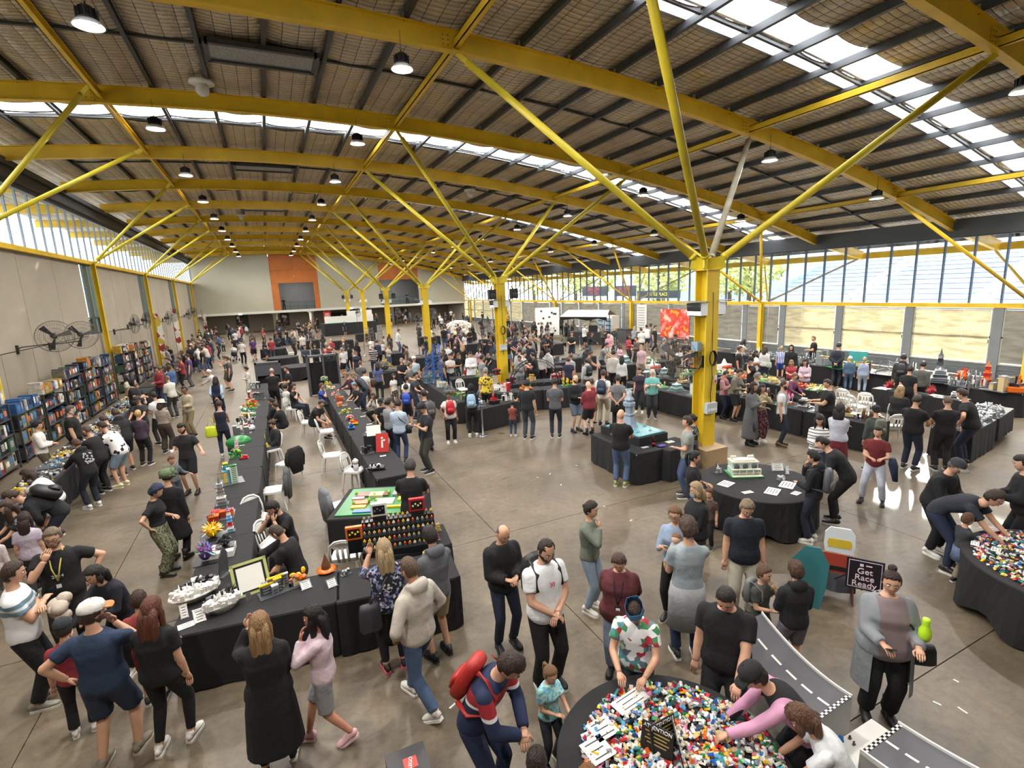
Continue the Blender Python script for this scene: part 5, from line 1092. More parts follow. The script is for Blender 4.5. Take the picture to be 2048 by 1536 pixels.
P(1186, 757, 1.50, 160, ('tee', '#a5262c'), ('shorts', '#8a7d64'), ('short', '#4a3022'), 'boy in red tee half hidden beside the red jumper man')
BP13 = P(1204, 739, 1.82, 165, ('tee', '#dcdad6'), ('pants', '#a3947a'), ('short', '#3a2a20'), 'man in white tee with navy backpack and khaki trousers', a=('down', 'back'), shoe=BS)
P(1236, 749, 1.78, 172, ('tee', '#6b6c70'), ('pants', '#17181b'), ('short', '#33261d'), 'man in grey tee with black jumper around his waist', a=('back', 'back'))
P(1305, 739, 1.68, 5, ('polo', '#5fb5ad'), ('pants', '#2b2e38'), ('short', '#dcd8d0'), 'white haired man in turquoise polo behind the tower model', a=('phone', 'phone'), hp=20, skin=2, fat=1.15)
P(1279, 735, 1.62, -10, ('tee', '#35283a'), ('pants', '#23252b'), ('mohair', '#1d1411'), 'woman in plum tee with white jacket around her waist', fem=1, a=('down', 'down'), shoe=WS)
P(971, 735, 1.80, 165, ('tee', YFLOR), ('pants', '#17181b'), ('short', '#8a8680'), 'grey haired man in yellow floral shirt inside the corner stall', fat=1.2)
P(943, 705, 1.80, -10, ('robe', '#dcdcde'), ('pants', '#1d1e22'), ('short', '#17120f'), 'person in long white robe behind the centre stall', a=('front', 'front'), hp=20)
P(934, 728, 1.45, -5, ('tee', '#a8262e'), ('pants', '#20222a'), ('short', '#17120f'), 'child in red tee seated in front of the white robe', st='sit', a=('table', 'table'))
P(900, 707, 1.74, 10, ('tee', '#c9c6c0'), ('pants', '#20222a'), ('short', '#17120f'), 'man in dark waistcoat over white tee with folded arms', a=('cross', 'cross'))
P(745, 689, 1.76, 175, ('tee', STRIPE2), ('jeans', '#202c4a'), ('short', '#a59c90'), 'man in black and cream hooped tee', a=('front', 'front'))
P(713, 681, 1.72, 150, ('long', '#141417'), ('baggy', '#141417'), ('long', '#231812'), 'woman in black flared trousers standing in the open aisle', fem=1, a=('front', 'front'))
P(720, 721, 1.66, 170, ('tee', '#57585a'), ('pants', '#26282d'), ('buzz', '#5b3a2a'), 'man in dark grey tee behind the slate hoodie man')
P(728, 739, 1.56, 165, ('tee', '#d6d5cc'), ('pants', '#3a3d44'), ('short', '#17120f'), 'person in cream tee with dark cropped hair')
P(754, 724, 1.66, 172, ('tee', '#4a5a8f'), ('pants', '#24302b'), ('long', '#17110f'), 'woman in blue tee with long dark hair and brown shoulder bag', fem=1)
P(803, 716, 1.70, 20, ('tee', '#1c1d21'), ('pants', K), ('short', '#8a7a68'), 'grey haired person in black tee at the tower of bricks', a=('front', 'front'))
P(661, 677, 1.66, 0, ('sweater', '#b5242c'), ('pants', '#26282d'), ('receding', '#8a5a40'), 'man in bright red jumper behind the tall black screens', a=('front', 'front'), skin=2)
P(504, 675, 1.72, 172, ('tee', '#4b2f78'), ('shorts', '#1b1c20'), ('short', '#31231a'), 'man in purple tee walking up the left aisle', st='walk')
P(482, 679, 1.76, 160, ('tee', '#c9c8c4'), ('pants', '#17181b'), ('short', '#31231a'), 'man in white tee and black trousers in the left aisle', a=('front', 'down'))
P(609, 690, 1.70, -5, ('jacket', '#33404f'), ('pants', '#20222a'), ('short', '#1b1512'), 'man in denim jacket behind the black screens', a=('front', 'front'))
P(629, 688, 1.74, 5, ('jacket', '#1b2030'), ('pants', '#20222a'), ('short', '#1b1512'), 'man in navy jacket beside the denim jacket', a=('front', 'front'))
P(650, 698, 1.60, 0, ('tee', '#1d1e22'), ('pants', K), ('bald', '#b5a08a'), 'bald visitor in black just right of the navy jacket')
P(668, 699, 1.64, 10, ('tee', '#2a2b2f'), ('pants', K), ('long', '#a3764a'), 'woman with ginger hair beside the screens', fem=1)
P(1130, 712, 1.70, 172, ('tee', '#2b2a4a'), ('pants', '#1b1c20'), ('short', '#4a3324'), 'man in navy and purple sports jersey')
P(1148, 709, 1.68, 150, ('tee', '#9a9ca4'), ('pants', '#3b3e46'), ('short', '#5b4433'), 'man in grey tee with white side panel')
BP14 = P(1172, 717, 1.62, -150, ('hoodie', '#b9bdc0'), ('pants', '#4a4f52'), ('short', '#17120f'), 'person in pale grey hoodie with black backpack')
P(1039, 697, 1.78, 168, ('long', '#b3b7ba'), ('pants', '#1d2436'), ('short', '#17120f'), 'man in pale grey long sleeves behind the black arch model')
P(1061, 684, 1.78, 165, ('jacket', '#232a3c'), ('jeans', '#4a4b48'), ('short', '#1b1512'), 'man in navy jacket in the crowd by the arch')
P(1084, 702, 1.64, 160, ('long', '#b9b5b0'), ('pants', '#17181b'), ('long', '#17110f'), 'woman in pale top with long dark hair by the arch', fem=1)
P(1097, 697, 1.72, 150, ('hoodie', '#c3c3c2'), ('pants', '#20242c'), ('short', '#2b201a'), 'man in white hoodie by the arch model')
P(1218, 668, 1.50, 0, ('hoodie', '#d98a9a'), ('pants', '#b0a89a'), ('hood', '#d98a9a'), 'child in bright pink hood in the aisle')
P(1258, 669, 1.66, 60, ('jacket', '#b8303c'), ('pants', '#26282d'), ('long', '#1b1411'), 'woman in coral red jacket near the fridges', fem=1, a=('front', 'front'))
P(1272, 673, 1.74, -60, ('jacket', '#5b4a3f'), ('pants', '#2a2c31'), ('short', '#3a2b20'), 'man in brown jacket facing the red jacket woman', a=('front', 'front'))
P(1311, 651, 1.78, 60, ('tee', '#26272b'), ('pants', '#1f2024'), ('short', '#1b1512'), 'man with backpack walking past the red and orange poster', st='walk')
P(1331, 672, 1.74, 172, ('tee', '#35242c'), ('pants', '#221c22'), ('short', '#1b1512'), 'man in dark maroon tee seen from behind near the poster')
P(1356, 682, 1.64, 0, ('tee', '#16171a'), ('pants', K), ('hood', '#16171a'), 'person in black head covering and tee near the column', fem=1)
P(1351, 669, 1.74, 30, ('tee', '#2b2c30'), ('pants', K), ('short', '#1b1512'), 'man in black cap behind the head covering', hat='cap', hatc=('#17181b', '#17181b'))
P(1372, 678, 1.70, -30, ('tee', '#1c1d20'), ('pants', K), ('short', '#1b1512'), 'person in black beside the big column fan')
P(1370, 698, 1.60, -60, ('tee', '#c48f98'), ('pants', '#33363c'), ('short', '#2b1d17'), 'person in pink tee bending behind the column', lean=35, bend=1, a=('reach', 'reach'))
P(895, 687, 1.72, 165, ('tee', '#cfd0d0'), ('jeans', '#3f4654'), ('short', '#17120f'), 'man in white tee left of the white robe')
P(909, 686, 1.68, 170, ('tee', '#1b1b1f'), ('jeans', '#3a4252'), ('short', '#3a2a20'), 'man in black tee beside the white tee man')
P(926, 689, 1.66, 160, ('tee', '#16171a'), ('jeans', '#2a3347'), ('long', '#b08f62'), 'woman in black tee with blonde hair in the centre crowd', fem=1)
P(883, 709, 1.74, 120, ('tee', '#5b4c40'), ('jeans', '#26324a'), ('short', '#3a2a20'), 'man in brown tee next to the blue truss tower', fat=1.2)
P(566, 589, 1.76, 20, ('tee', '#1b1b1e'), ('pants', '#2a2c31'), ('short', '#1b1512'), 'man in black standing on the balcony by the wide opening', dz=2.81, xy=(2.1, 76.0), heading=-75)
P(818, 573, 1.78, 0, ('tee', '#1b1b1e'), ('pants', '#17181b'), ('short', '#3a2a20'), 'man in black tee on the far right balcony', dz=2.81, xy=(19.0, 76.0), heading=-100, a=('cross', 'cross'))
NEARN = len(PEOPLE)
# ============ the crowd further off: colours and spots read zone by zone ============
TOPC = [('black', '#17181b', 34), ('charcoal', '#34363b', 14), ('white', '#cfcdc9', 12), ('grey', '#7d7f83', 10), ('navy', '#1f2740', 8), ('cream', '#bdb3a0', 4), ('pale pink', '#c79aa4', 4), ('red', '#a3262f', 4), ('brown', '#57473b', 3), ('olive', '#5a5d48', 3), ('blue', '#33599a', 3), ('mustard', '#b08a36', 1), ('teal', '#2f8a80', 2), ('purple', '#523a78', 1)]
BOTC = [('black', '#17181b', 5), ('navy', '#1e2840', 3), ('grey', '#4a4d52', 2), ('tan', '#8a7a60', 1), ('denim', '#3f567c', 3)]
HAIRC = [('dark', '#1c1512', 5), ('brown', '#3f2c20', 4), ('fair', '#9a7c54', 1.4), ('grey', '#8a8680', .8)]
def wpick(L, r):
    t = sum(x[-1] for x in L); u = r.uniform(0, t)
    for x in L:
        u -= x[-1]
        if u <= 0: return x
    return L[-1]
ZONES = [  # phrase, polygon corners in floor metres (x0,y0,x1,y1 boxes), count, mean facing heading (world deg), spread
    ('at the left wall stalls', (-6.1, 26, -4.3, 31), 9, 180, 50), ('at the left wall stalls further along', (-6.2, 32, -3.6, 44), 20, 180, 60), ('in the far left corner crowd', (-6.6, 45, -2.6, 70), 24, 170, 90),
    ('between the round tables far up the hall', (-1.6, 40, 4.2, 58), 20, 240, 160), ('near the white display beneath the balcony', (3, 60, 11, 72), 16, 250, 150), ('beneath the balcony', (-5, 71, 25, 77), 22, 260, 150),
    ('behind the tall black screens', (2.6, 26, 5.4, 37), 12, 200, 120), ('round the brick towers in the middle', (5.5, 28, 12, 40), 20, 240, 160), ('in the packed centre aisle', (11.5, 18.5, 16.5, 30), 26, 240, 140),
    ('in front of the white dome model', (11.5, 30, 19, 46), 30, 200, 150), ('queueing at the food counter', (18, 24, 24.5, 42), 24, 40, 120), ('between the centre stalls', (6.3, 17, 10.5, 25), 10, 220, 150),
    ('by the window side stalls', (16.5, 14, 22, 20), 7, 250, 120), ('in the right far corner', (17, 48, 25, 68), 16, 200, 150)]
rc = random.Random(21); spots = []
OBST = [(8.6, 63.5, 3.3), (22.6, 33.5, 1.6), (25.5, 35, 1.6), (-.3, 26.7, .8), (2.05, 25.2, .9)]
def clear(x, y, d=.42): return all((x-a)**2+(y-b)**2 > d*d for a, b in spots)
# ================================================================= TABLES, CHAIRS, STALLS
TC = mat('black_tablecloth', '#1a1a1c', .85, 0, .10, 3, .35, 8); TOPM = mat('table_board', '#c9c5bb', .6)
TABLES = []
def cloth_rect(L, Wd, h, folds=7, drop=None):
    g = G(); n = 44; per = []
    def pt(t):
        p = 2*(L+Wd)*t
        if p < L: return (-L/2+p, -Wd/2, 0, -1)
        p -= L
        if p < Wd: return (L/2, -Wd/2+p, 1, 0)
        p -= Wd
        if p < L: return (L/2-p, Wd/2, 0, 1)
        p -= L; return (-L/2, Wd/2-p, -1, 0)
    V = []; zb = .02 if drop is None else h-drop
    for k in range(n):
        x, y, nx, ny = pt(k/n); w = .5+.5*math.sin(k*2.45)+.3*math.sin(k*1.1)
        for z, o in ((h, 0), (h-.02, .012), (h*.5+zb*.5, .018+.012*w), (zb, .02+.028*w)): V.append((x+nx*o, y+ny*o, z))
    F = []
    for k in range(n):
        a, b = 4*k, 4*((k+1) % n)
        for j in range(3): F.append((a+j+1, b+j+1, b+j, a+j))
    F.append(tuple(4*k for k in range(n))); g.raw(V, F, 0, False); return g
CR = {}
def table(cx, cy, L=1.8, Wd=.75, rot=0.0, h=.76, label='', cloth_=True, drop=None, group=None):
    t = thing('display_table', label, 'table', (cx, cy, 0), math.radians(rot), group); key = (L, Wd, h, drop)
    if key not in CR:
        CR[key] = (cloth_rect(L, Wd, h, drop=drop).mesh('tablecloth', TC), G().box((0, 0, h-.03), (L-.03, Wd-.03, .035)).mesh('tabletop', TOPM), G().bar((0, 0, 0), (0, 0, h-.04), .03, .03, (0, 1, 0)).mesh('leg', DARK))
    c, tt, lg = CR[key]; mk('tabletop', tt, t); mk('tablecloth', c, t)
    for sx in (-1, 1):
        for sy in (-1, 1): mk('leg', lg, t, loc=(sx*(L/2-.09), sy*(Wd/2-.09), 0))
    TABLES.append((cx, cy, L, Wd, math.radians(rot))); return t
def inside_table(x, y, m=.1):
    for cx, cy, L, Wd, r in TABLES:
        dx, dy = x-cx, y-cy; a = dx*math.cos(r)+dy*math.sin(r); b = -dx*math.sin(r)+dy*math.cos(r)
        if abs(a) < L/2+m and abs(b) < Wd/2+m: return True
    return False
def snap(x, y, m=.12):
    best = None
    for cx, cy, L, Wd, r in TABLES:
        dx, dy = x-cx, y-cy; c_, s_ = math.cos(r), math.sin(r); a = dx*c_+dy*s_; b = -dx*s_+dy*c_; la, lb = max(.05, L/2-m), max(.05, Wd/2-m); a2, b2 = max(-la, min(la, a)), max(-lb, min(lb, b)); d = math.hypot(a-a2, b-b2)
        if best is None or d < best[0]: best = (d, cx+a2*c_-b2*s_, cy+a2*s_+b2*c_)
    return (best[1], best[2]) if best[0] < 1.2 else (x, y)
def round_table(cx, cy, r, label, h=.76, folds=9, drop=None):
    t = thing('round_table', label, 'table', (cx, cy, 0)); g = G(); n = 54; V = []; zb = .03 if drop is None else h-drop
    for k in range(n):
        a = 2*math.pi*k/n; w = math.sin(a*folds)
        for z, o in ((h, 0), (h-.015, .012), (h*.5+zb*.5, .01+.03*w), (zb+(.12*max(0, math.sin(a*5+1)) if r > .8 else 0), .0+.06*w)): V.append(((r+o)*math.cos(a), (r+o)*math.sin(a), z))
    F = []
    for k in range(n):
        a, b = 4*k, 4*((k+1) % n)
        for j in range(3): F.append((a+j+1, b+j+1, b+j, a+j))
    F.append(tuple(4*k for k in range(n))); g.raw(V, F); g.obj('tablecloth', TC, t)
    G().lathe([(r-.02, h-.04), (r-.02, h-.008)], 40).obj('tabletop', TOPM, t); G().lathe([(.35, .01), (.3, .04), (.04, .06), (.04, h-.05)], 16).obj('pedestal', DARK, t)
    TABLES.append((cx, cy, r*1.7, r*1.7, 0)); return t
NTH = ['nearest', 'second', 'third', 'fourth', 'fifth', 'sixth', 'seventh', 'eighth', 'ninth', 'tenth', 'eleventh', 'twelfth', 'thirteenth', 'fourteenth']
# left long stall
for i in range(10): y = 8.15+1.85*i; table(-1.05+.024*(y-7), y, 1.84, .74, 88.6, label='black clothed table, %s of the left long stall' % NTH[i])
table(-.50, 6.80, 1.9, .78, -7.3, label='black clothed table with white brick models at the front left corner')
table(1.20, 6.56, 1.6, .78, -7.3, label='black clothed table under the floral top woman and beige hoodie man')
table(1.72, 7.42, .95, .72, -7.3, label='small black clothed table carrying the minifigure display steps')
table(1.53, 9.24, 1.60, 1.42, -24, label='square black clothed table under the green baseplate scene')
for i in range(7): y = 11.35+1.85*i; table(2.03+.006*(y-11), y, 1.84, .74, 89.5, label='black clothed table, %s of the middle long stall' % NTH[i])
for i in range(7): y = 13.55+1.85*i; table(-5.08-.03*(y-13), y, 1.84, .74, 91, label='black clothed sorting table by the left wall, %s in the row' % NTH[i])
for i in range(8): y = 27.3+2.1*i; table(-5.5, y, 1.84, .74, 90, label='far black clothed trading table by the left wall, %s in the row' % NTH[i])
table(6.55, 15.55, 1.8, .75, 14, label='black clothed corner stall table behind the blue backpack hooded person')
for i in range(4): table(5.95+.1*i, 17.3+1.85*i, 1.84, .75, 88, label='black clothed table, %s of the centre stall left leg' % NTH[i])
for i, (x, y) in enumerate(((8.3, 17.1), (10.05, 16.7), (9.1, 18.5), (10.9, 18.1), (7.9, 21.2), (11.75, 21.2))): table(x, y, 1.84, .75, -10, label='black clothed table %s the arch model, %s' % ('near' if i < 4 else 'behind', ['left one', 'right one', 'second row left', 'second row right', 'third row left', 'third row right'][i]))
table(7.62, 9.75, 1.9, .78, 88, label='black clothed table beside the bald man in jeans'); table(8.42, 8.98, .95, .7, 5, label='small black clothed table with bottle and purple cloth')
round_table(8.12, 6.35, 1.02, 'round black clothed table with the green house model')
round_table(2.55, 2.66, .93, 'round black clothed table heaped with loose bricks beneath the camera')
round_table(8.95, 2.25, 1.15, 'round black clothed brick table at the right edge')
for i in range(4): table(14.05, 8.35+1.85*i, 1.84, .78, 90, label='black clothed table, %s of the right hand front row' % NTH[i])
for i in range(3): table(16.7, 11.6+1.85*i, 1.84, .8, 92, label='black clothed flower model table, %s of the inner right row' % NTH[i])
table(15.65, 6.35, 1.84, .8, 8, label='black clothed table under the glittering silver parts, left half'); table(17.45, 6.62, 1.6, .8, 10, drop=.6, label='black clothed table with a lifted hem at the right edge of the trio')
table(18.45, 8.75, 2.5, .5, 91, label='long narrow table topped with a white strip')
for i in range(7): y = 8.0+1.86*i; table(21.75+.12*(y-13), y, 1.86, 1.35, 97, label='deep black clothed window side table, %s from the right' % NTH[i])
for i, (x, y, r) in enumerate(((12.8, 13.0, 90), (12.8, 14.85, 90), (14.1, 16.0, -5), (15.9, 15.7, -5), (14.9, 19.6, 0), (16.8, 19.4, 0), (13.0, 22.4, 5), (15.0, 23.2, 5))): table(x, y, 1.84, .8, r, label='black clothed table in the centre block, %s from the turquoise polo' % NTH[i])
for i, (x, y) in enumerate(((1.15, 31.2), (.55, 36.6), (.1, 43.5), (3.0, 49.0), (1.2, 55.0))): round_table(x, y, .95, 'round black clothed table up the left aisle, %s of five' % NTH[i])
for i, (x, y, r) in enumerate(((8.2, 29.5, 0), (10.2, 30.5, 0), (7.2, 33.5, 90), (11.4, 26.2, 90), (13.5, 34.5, 0), (15.5, 36.5, 0), (17.5, 30.5, 90), (12.4, 43, 0), (8.5, 52, 0), (5.5, 46, 0))): table(x, y, 1.84, .8, r, label='far black clothed table in the centre of the hall, %s' % (NTH[i]+' by distance'))
for i, (px, py) in enumerate(((1306, 738), (1448, 738))): x, y = at(px, py, .78); table(x, y, 1.0, .7, 0, label='black clothed table under the red and white hamper model %s of the big column' % ['left', 'right'][i])
# ---- white moulded chairs
WP_ = mat('chair_plastic', '#dddcd7', .35)
def chairparts():
    out = []
    g = G(); V = []; n = 20
    pl = [(-.20, -.19), (.20, -.19), (.225, .0), (.215, .20), (.0, .225), (-.215, .20), (-.225, 0)]
    g.prism(pl, .435, .455); g.prism([(x*1.03, y*1.03) for x, y in pl], .41, .437); out.append(('seat', g))
    g = G()                     # backrest: hooped frame with three oval slots
    def B(x, z): return (x, -.19-.20*(z-.45)-.03*(1-(x/.21)**2), z)
    hoop = [(-.20, .45), (-.205, .62), (-.18, .76), (-.10, .83), (0, .845), (.10, .83), (.18, .76), (.205, .62), (.20, .45)]
    g.tube([B(x, z) for x, z in hoop], [(.022, .016)]*9, 6, 0)
    g.prism([(-.17, .74), (-.1, .80), (0, .815), (.1, .80), (.17, .74), (.12, .70), (0, .69), (-.12, .70)], -.006, .012, T=lambda a, b, c: tuple(np.array(B(a, b))+(0, c, 0)))
    for x in (-.075, 0, .075): g.tube([B(x, .45), B(x*1.1, .58), B(x, .72)], [(.018, .009), (.024, .009), (.018, .009)], 6)
    g.prism([(-.19, .45), (.19, .45), (.19, .50), (-.19, .50)], -.006, .012, T=lambda a, b, c: tuple(np.array(B(a, b))+(0, c, 0))); out.append(('backrest', g))
    for sx, sy in ((-1, 1), (1, 1), (-1, -1), (1, -1)):
        g = G(); a = (sx*.19, sy*.18, .43); b = (sx*.225, sy*(.215 if sy > 0 else .25), .0)
        g.tube([a, ((a[0]+b[0])/2, (a[1]+b[1])/2, .22), b], [(.034, .028), (.027, .022), (.021, .018)], 6, 0, sm=False); out.append(('leg', g))
    return [(n_, g_.mesh(n_, WP_)) for n_, g_ in out]
CHP = chairparts()
def chair(px, py, face, label, z=.45, xy=None, back=False):
    x, y = xy if xy else at(px, py, z); c = math.atan2(-y, -x)+math.radians(face)
    t = thing('plastic_chair', label, 'chair', (x, y, 0 if z < .5 else z-.45), c-math.pi/2)
    for n_, m_ in CHP: mk(n_, m_, t)
    return t
chair(586, 816, 60, 'white plastic chair behind the seated man in black tee')
chair(617, 843, 75, 'white plastic chair under the hunched grey haired man'); chair(652, 861, 90, 'white plastic chair with a crumpled white bag on its seat'); chair(663, 909, 80, 'empty white plastic chair, nearest of the middle aisle chairs')
chair(543, 897, -75, 'white plastic chair under the boy with the yellow bag'); C1 = chair(548, 978, -100, 'white plastic chair draped with a grey puffer jacket'); C1b = chair(575, 925, -140, 'white plastic chair hung with a black jacket')
chair(710, 938, 60, 'white plastic chair left of the middle stall with a panda toy'); C2 = chair(680, 1010, 110, 'white plastic chair with a grey jumper over its back'); chair(692, 1110, 170, 'white plastic chair tucked behind the orange hat model')
chair(520, 1036, 30, 'white plastic chair under the bearded eating man'); chair(553, 1085, 60, 'white plastic chair under the man with the buzz cut')
chair(572, 792, 120, 'white plastic chair at the far end between the long stalls'); chair(1355, 915, -85, 'white plastic chair under the cross-legged woman')
chair(1690, 798, 160, 'white plastic chair behind the large man photographing'); chair(1733, 806, 170, 'white plastic chair facing the flower tables, empty'); chair(1712, 812, 140, 'white plastic chair pushed beside the green table')
chair(1793, 826, 180, 'white plastic chair under the fair curly haired person'); chair(1787, 852, 200, 'low white plastic chair left of the black tee trio')
chair(994, 792, 5, 'white plastic chair inside the corner stall'); chair(926, 778, 30, 'white plastic chair beside the corner stall models'); chair(812, 735, 0, 'white plastic chair at the pyramid stall'); chair(582, 705, 90, 'white plastic chair by the far round tables')
# ---- yellow column gear, plinth, power boxes, fans, uplights, speakers
WOODP = mat('plywood_box', '#a98f6c', .7, 0, .12, 2.5)
g = G(); g.box((9.68, 9.12, .23), (.72, .72, .46)); pb = g.obj('plywood_plinth', WOODP, None, label='pale plywood box wrapped round the foot of the big yellow column', cat='box')
UPW = mat('uplight_white', '#f4f6fa', .4)
def uplight(x, y, z, lab):
    t = thing('column_uplight', lab, 'lamp', (x, y, z))
    for s in (-1, 1):
        g = G(); V = []; nn = 8
        for i in range(nn+1):
            a = math.pi/2*i/nn; r = .30*math.sin(a)+.10; zz = -.32*math.cos(a)
            for w in (-.22, .22): V.append((s*(.22+r*.55), w, zz))
        g.raw(V, [(2*i, 2*i+1, 2*i+3, 2*i+2) for i in range(nn)]+[(2*i+2, 2*i+3, 2*i+1, 2*i) for i in range(nn)], 0, True)
        g.box((s*.3, 0, -.14), (.22, .44, .3)); g.obj('lamp_body', UPW, t)
        g = G(); g.prism([(s*.15, -.26), (s*.62, -.3), (s*.70, 0), (s*.62, .3), (s*.15, .26)], .04, .055); g.obj('wing_reflector', mat('wing_grey', '#9aa0a6', .3, .4), t)
for i, y in enumerate(CY): uplight(XC, y, 4.05, 'white twin winged uplight on the %s yellow centre column' % NTH[i])
FANW = mat('fan_wire', '#6b675f', .4, .6); FANB = mat('fan_blade', '#2b2926', .5)
def fan(x, y, z, dirv, r, lab, arm_to=None, post=False):
    d = Vector(dirv).normalized(); t = thing('cage_fan', lab, 'fan', (x, y, z)); q = d.to_track_quat('Z', 'Y'); M = q.to_matrix()
    g = G()
    for rr, zz in ((1, 0), (.98, .05), (.8, .1), (.55, .12), (.3, .13), (.98, -.05), (.8, -.1), (.5, -.12)):
        g.tube([(r*rr*math.cos(a), r*rr*math.sin(a), zz*r/.4) for a in np.linspace(0, 2*math.pi, 25)], .004 if rr < 1 else .009, 4, 0, ref=(0, 0, 1), cap=False)
    for k in range(36):
        a = 2*math.pi*k/36
        for s in (1, -1): g.tube([(r*.08*math.cos(a), r*.08*math.sin(a), s*.13*r/.4), (r*.55*math.cos(a), r*.55*math.sin(a), s*.12*r/.4), (r*.98*math.cos(a), r*.98*math.sin(a), s*.05*r/.4), (r*math.cos(a), r*math.sin(a), 0)], .0028, 3, 0, cap=False)
    g.v = [tuple(M @ Vector(v)) for v in g.v]; g.obj('cage', FANW, t)
    g = G()
    for k in range(3):
        a = 2*math.pi*k/3+.3; c_, s_ = math.cos(a), math.sin(a); V = [(c_*u-s_*v, s_*u+c_*v, w) for u, v, w in ((r*.1, -.03, .02), (r*.85, -r*.22, .04), (r*.88, r*.12, -.04), (r*.1, .03, -.02))]
        g.raw(V, [(0, 1, 2, 3), (3, 2, 1, 0)])
    g.lathe([(.07, -.06), (.08, 0), (.05, .05)], 12); g.v = [tuple(M @ Vector(v)) for v in g.v]; g.obj('blades', FANB, t)
    g = G(); g.lathe([(.09, -.28), (.10, -.2), (.09, -.06)], 12); g.v = [tuple(M @ Vector(v)) for v in g.v]; g.obj('motor', FANB, t)
    b = -d*.2
    if arm_to: a_ = np.array(arm_to)-np.array((x, y, z)); g = G(); g.tube([tuple(b), (b[0], b[1], -.25), (a_[0]*.9, a_[1]*.9, -.28), tuple(a_)], .02, 6); g.box(tuple(a_), (.08, .08, .3)); g.obj('bracket_arm', FANB, t)
    if post: g = G(); g.tube([tuple(b), (b[0], b[1], -z+.03)], .022, 8); g.lathe([(.3, -z+.005), (.3, -z+.03), (.03, -z+.05)], 20, (b[0], b[1], 0)); g.obj('stand', FANB, t)
for i, (a_, b_) in enumerate((((110, 673), (163, 670)), ((270, 648), (293, 640)), ((337, 636), (352, 630)), ((378, 628), (389, 624)))):
    for j, (px, py) in enumerate((a_, b_)):
        d = ray(px, py); k = -6.95/d[0]; y, z = d[1]*k, CAMH+d[2]*k; fan(-6.95, y, z, (.45, -.85, -.12) if i == 0 else (.95, -.05, -.1), .56, 'wall mounted wire cage fan, %s of the %s pair on the left wall' % (['nearer', 'farther'][j], ['first', 'second', 'third', 'fourth'][i]), (XL+.03, y-.5, z-.35))
fan(9.1, 9.6, 2.7, (-.62, -.55, .5), .58, 'large wire cage fan hung on the left side of the big yellow column', (XC-.1, CY[0], 2.6))
fan(10.4, 21.3, 2.7, (.6, -.6, .1), .48, 'wire cage fan on the second yellow column', (XC+.1, CY[1], 2.5))
for i, (px, py) in enumerate(((968, 655), (866, 627), (838, 640), (796, 625), (738, 620), (716, 625))): x, y = at(px, py+26, 1.2); fan(*(lambda r_: (r_[0], r_[1]))(at(px, py, 2.6)), 2.6, (.3+.2*i, -1, .1), .5, 'tall pedestal cage fan in the far crowd, %s from the right' % NTH[i].replace('nearest', 'first'), None, True)
CAB = mat('cable_black', '#18181a', .5); PBX = mat('power_box_grey', '#b7bec3', .45)
for i in (0, 1):
    y = CY[i]; t = thing('power_box', 'grey power outlet box strapped to the %s yellow column' % ('big near' if i == 0 else 'second'), 'power box', (XC-.02, y-.24, 1.45 if i == 0 else 1.9)); G().box((0, 0, 0), (.34, .12, .26)).obj('case', PBX, t)
    g = G()
    for k in range(4): g.box((-.11+.075*k, -.065, -.04), (.05, .02, .06))
    g.obj('socket', mat('socket_white', '#e6e8ea', .4), t)
    t = thing('cable_coil', 'coiled black cable hanging on the %s yellow column' % ('big near' if i == 0 else 'second'), 'cable', (XC, y-.22, 2.7)); g = G()
    for k in range(5): g.tube([((.09+.006*k)*math.cos(a), -.012*k, (.17+.006*k)*math.sin(a)) for a in np.linspace(0, 2*math.pi, 15)], .009, 5, ref=(0, 1, 0), cap=False)
    g.tube([(0, 0, -.17), (.03, .0, -.5), (-.02, 0, -.9), (0, 0, -1.15)], .011, 6); g.tube([(0, 0, .17), (.02, .03, .8), (0, .02, 1.6)], .008, 5); g.obj('coil', CAB, t)
    t = thing('safety_sign', 'small red and white tag on the side of the %s yellow column' % ('big near' if i == 0 else 'second'), 'sign', (XC+.16, y-.205, 2.15)); G().box((0, 0, 0), (.09, .01, .22)).obj('plate', mat('tag_white', '#e0ddd6', .5), t); G().box((0, -.008, -.05), (.05, .008, .08)).obj('patch', mat('tag_red', '#c4302c', .5), t)
t = thing('distribution_bracket', 'pale blue bracket clamped on the big yellow column', 'bracket', (XC-.3, CY[0], 3.0)); G().box((0, 0, 0), (.14, .2, .22)).box((.1, 0, .02), (.2, .05, .05)).obj('clamp', mat('bracket_blue', '#8fa9b8', .5), t)
SPK = mat('speaker_black', '#161617', .6)
for i in (1, 3, 5):
    for s in (-1, 1):
        t = thing('loudspeaker', 'black loudspeaker hung %s of the %s centre column top' % ('left' if s < 0 else 'right', NTH[i]), 'speaker', (XC+s*.55, CY[i]-.35, 4.35)); g = G(); g.prism([(-.17, -.16), (.17, -.16), (.12, .17), (-.12, .17)], -.22, .22, T=lambda a, b, c: (a, b, c)); g.obj('cabinet', SPK, t)
        G().lathe([(.11, 0), (.10, .02), (.03, .0)], 14, (0, -.165, -.06), R=Matrix.Rotation(math.pi/2, 3, 'X')).obj('cone', mat('cone_grey', '#3a3a3c', .6), t); G().bar((0, 0, .22), (-s*.25, .2, .62), .03, .03).obj('hanger', SPK, t)
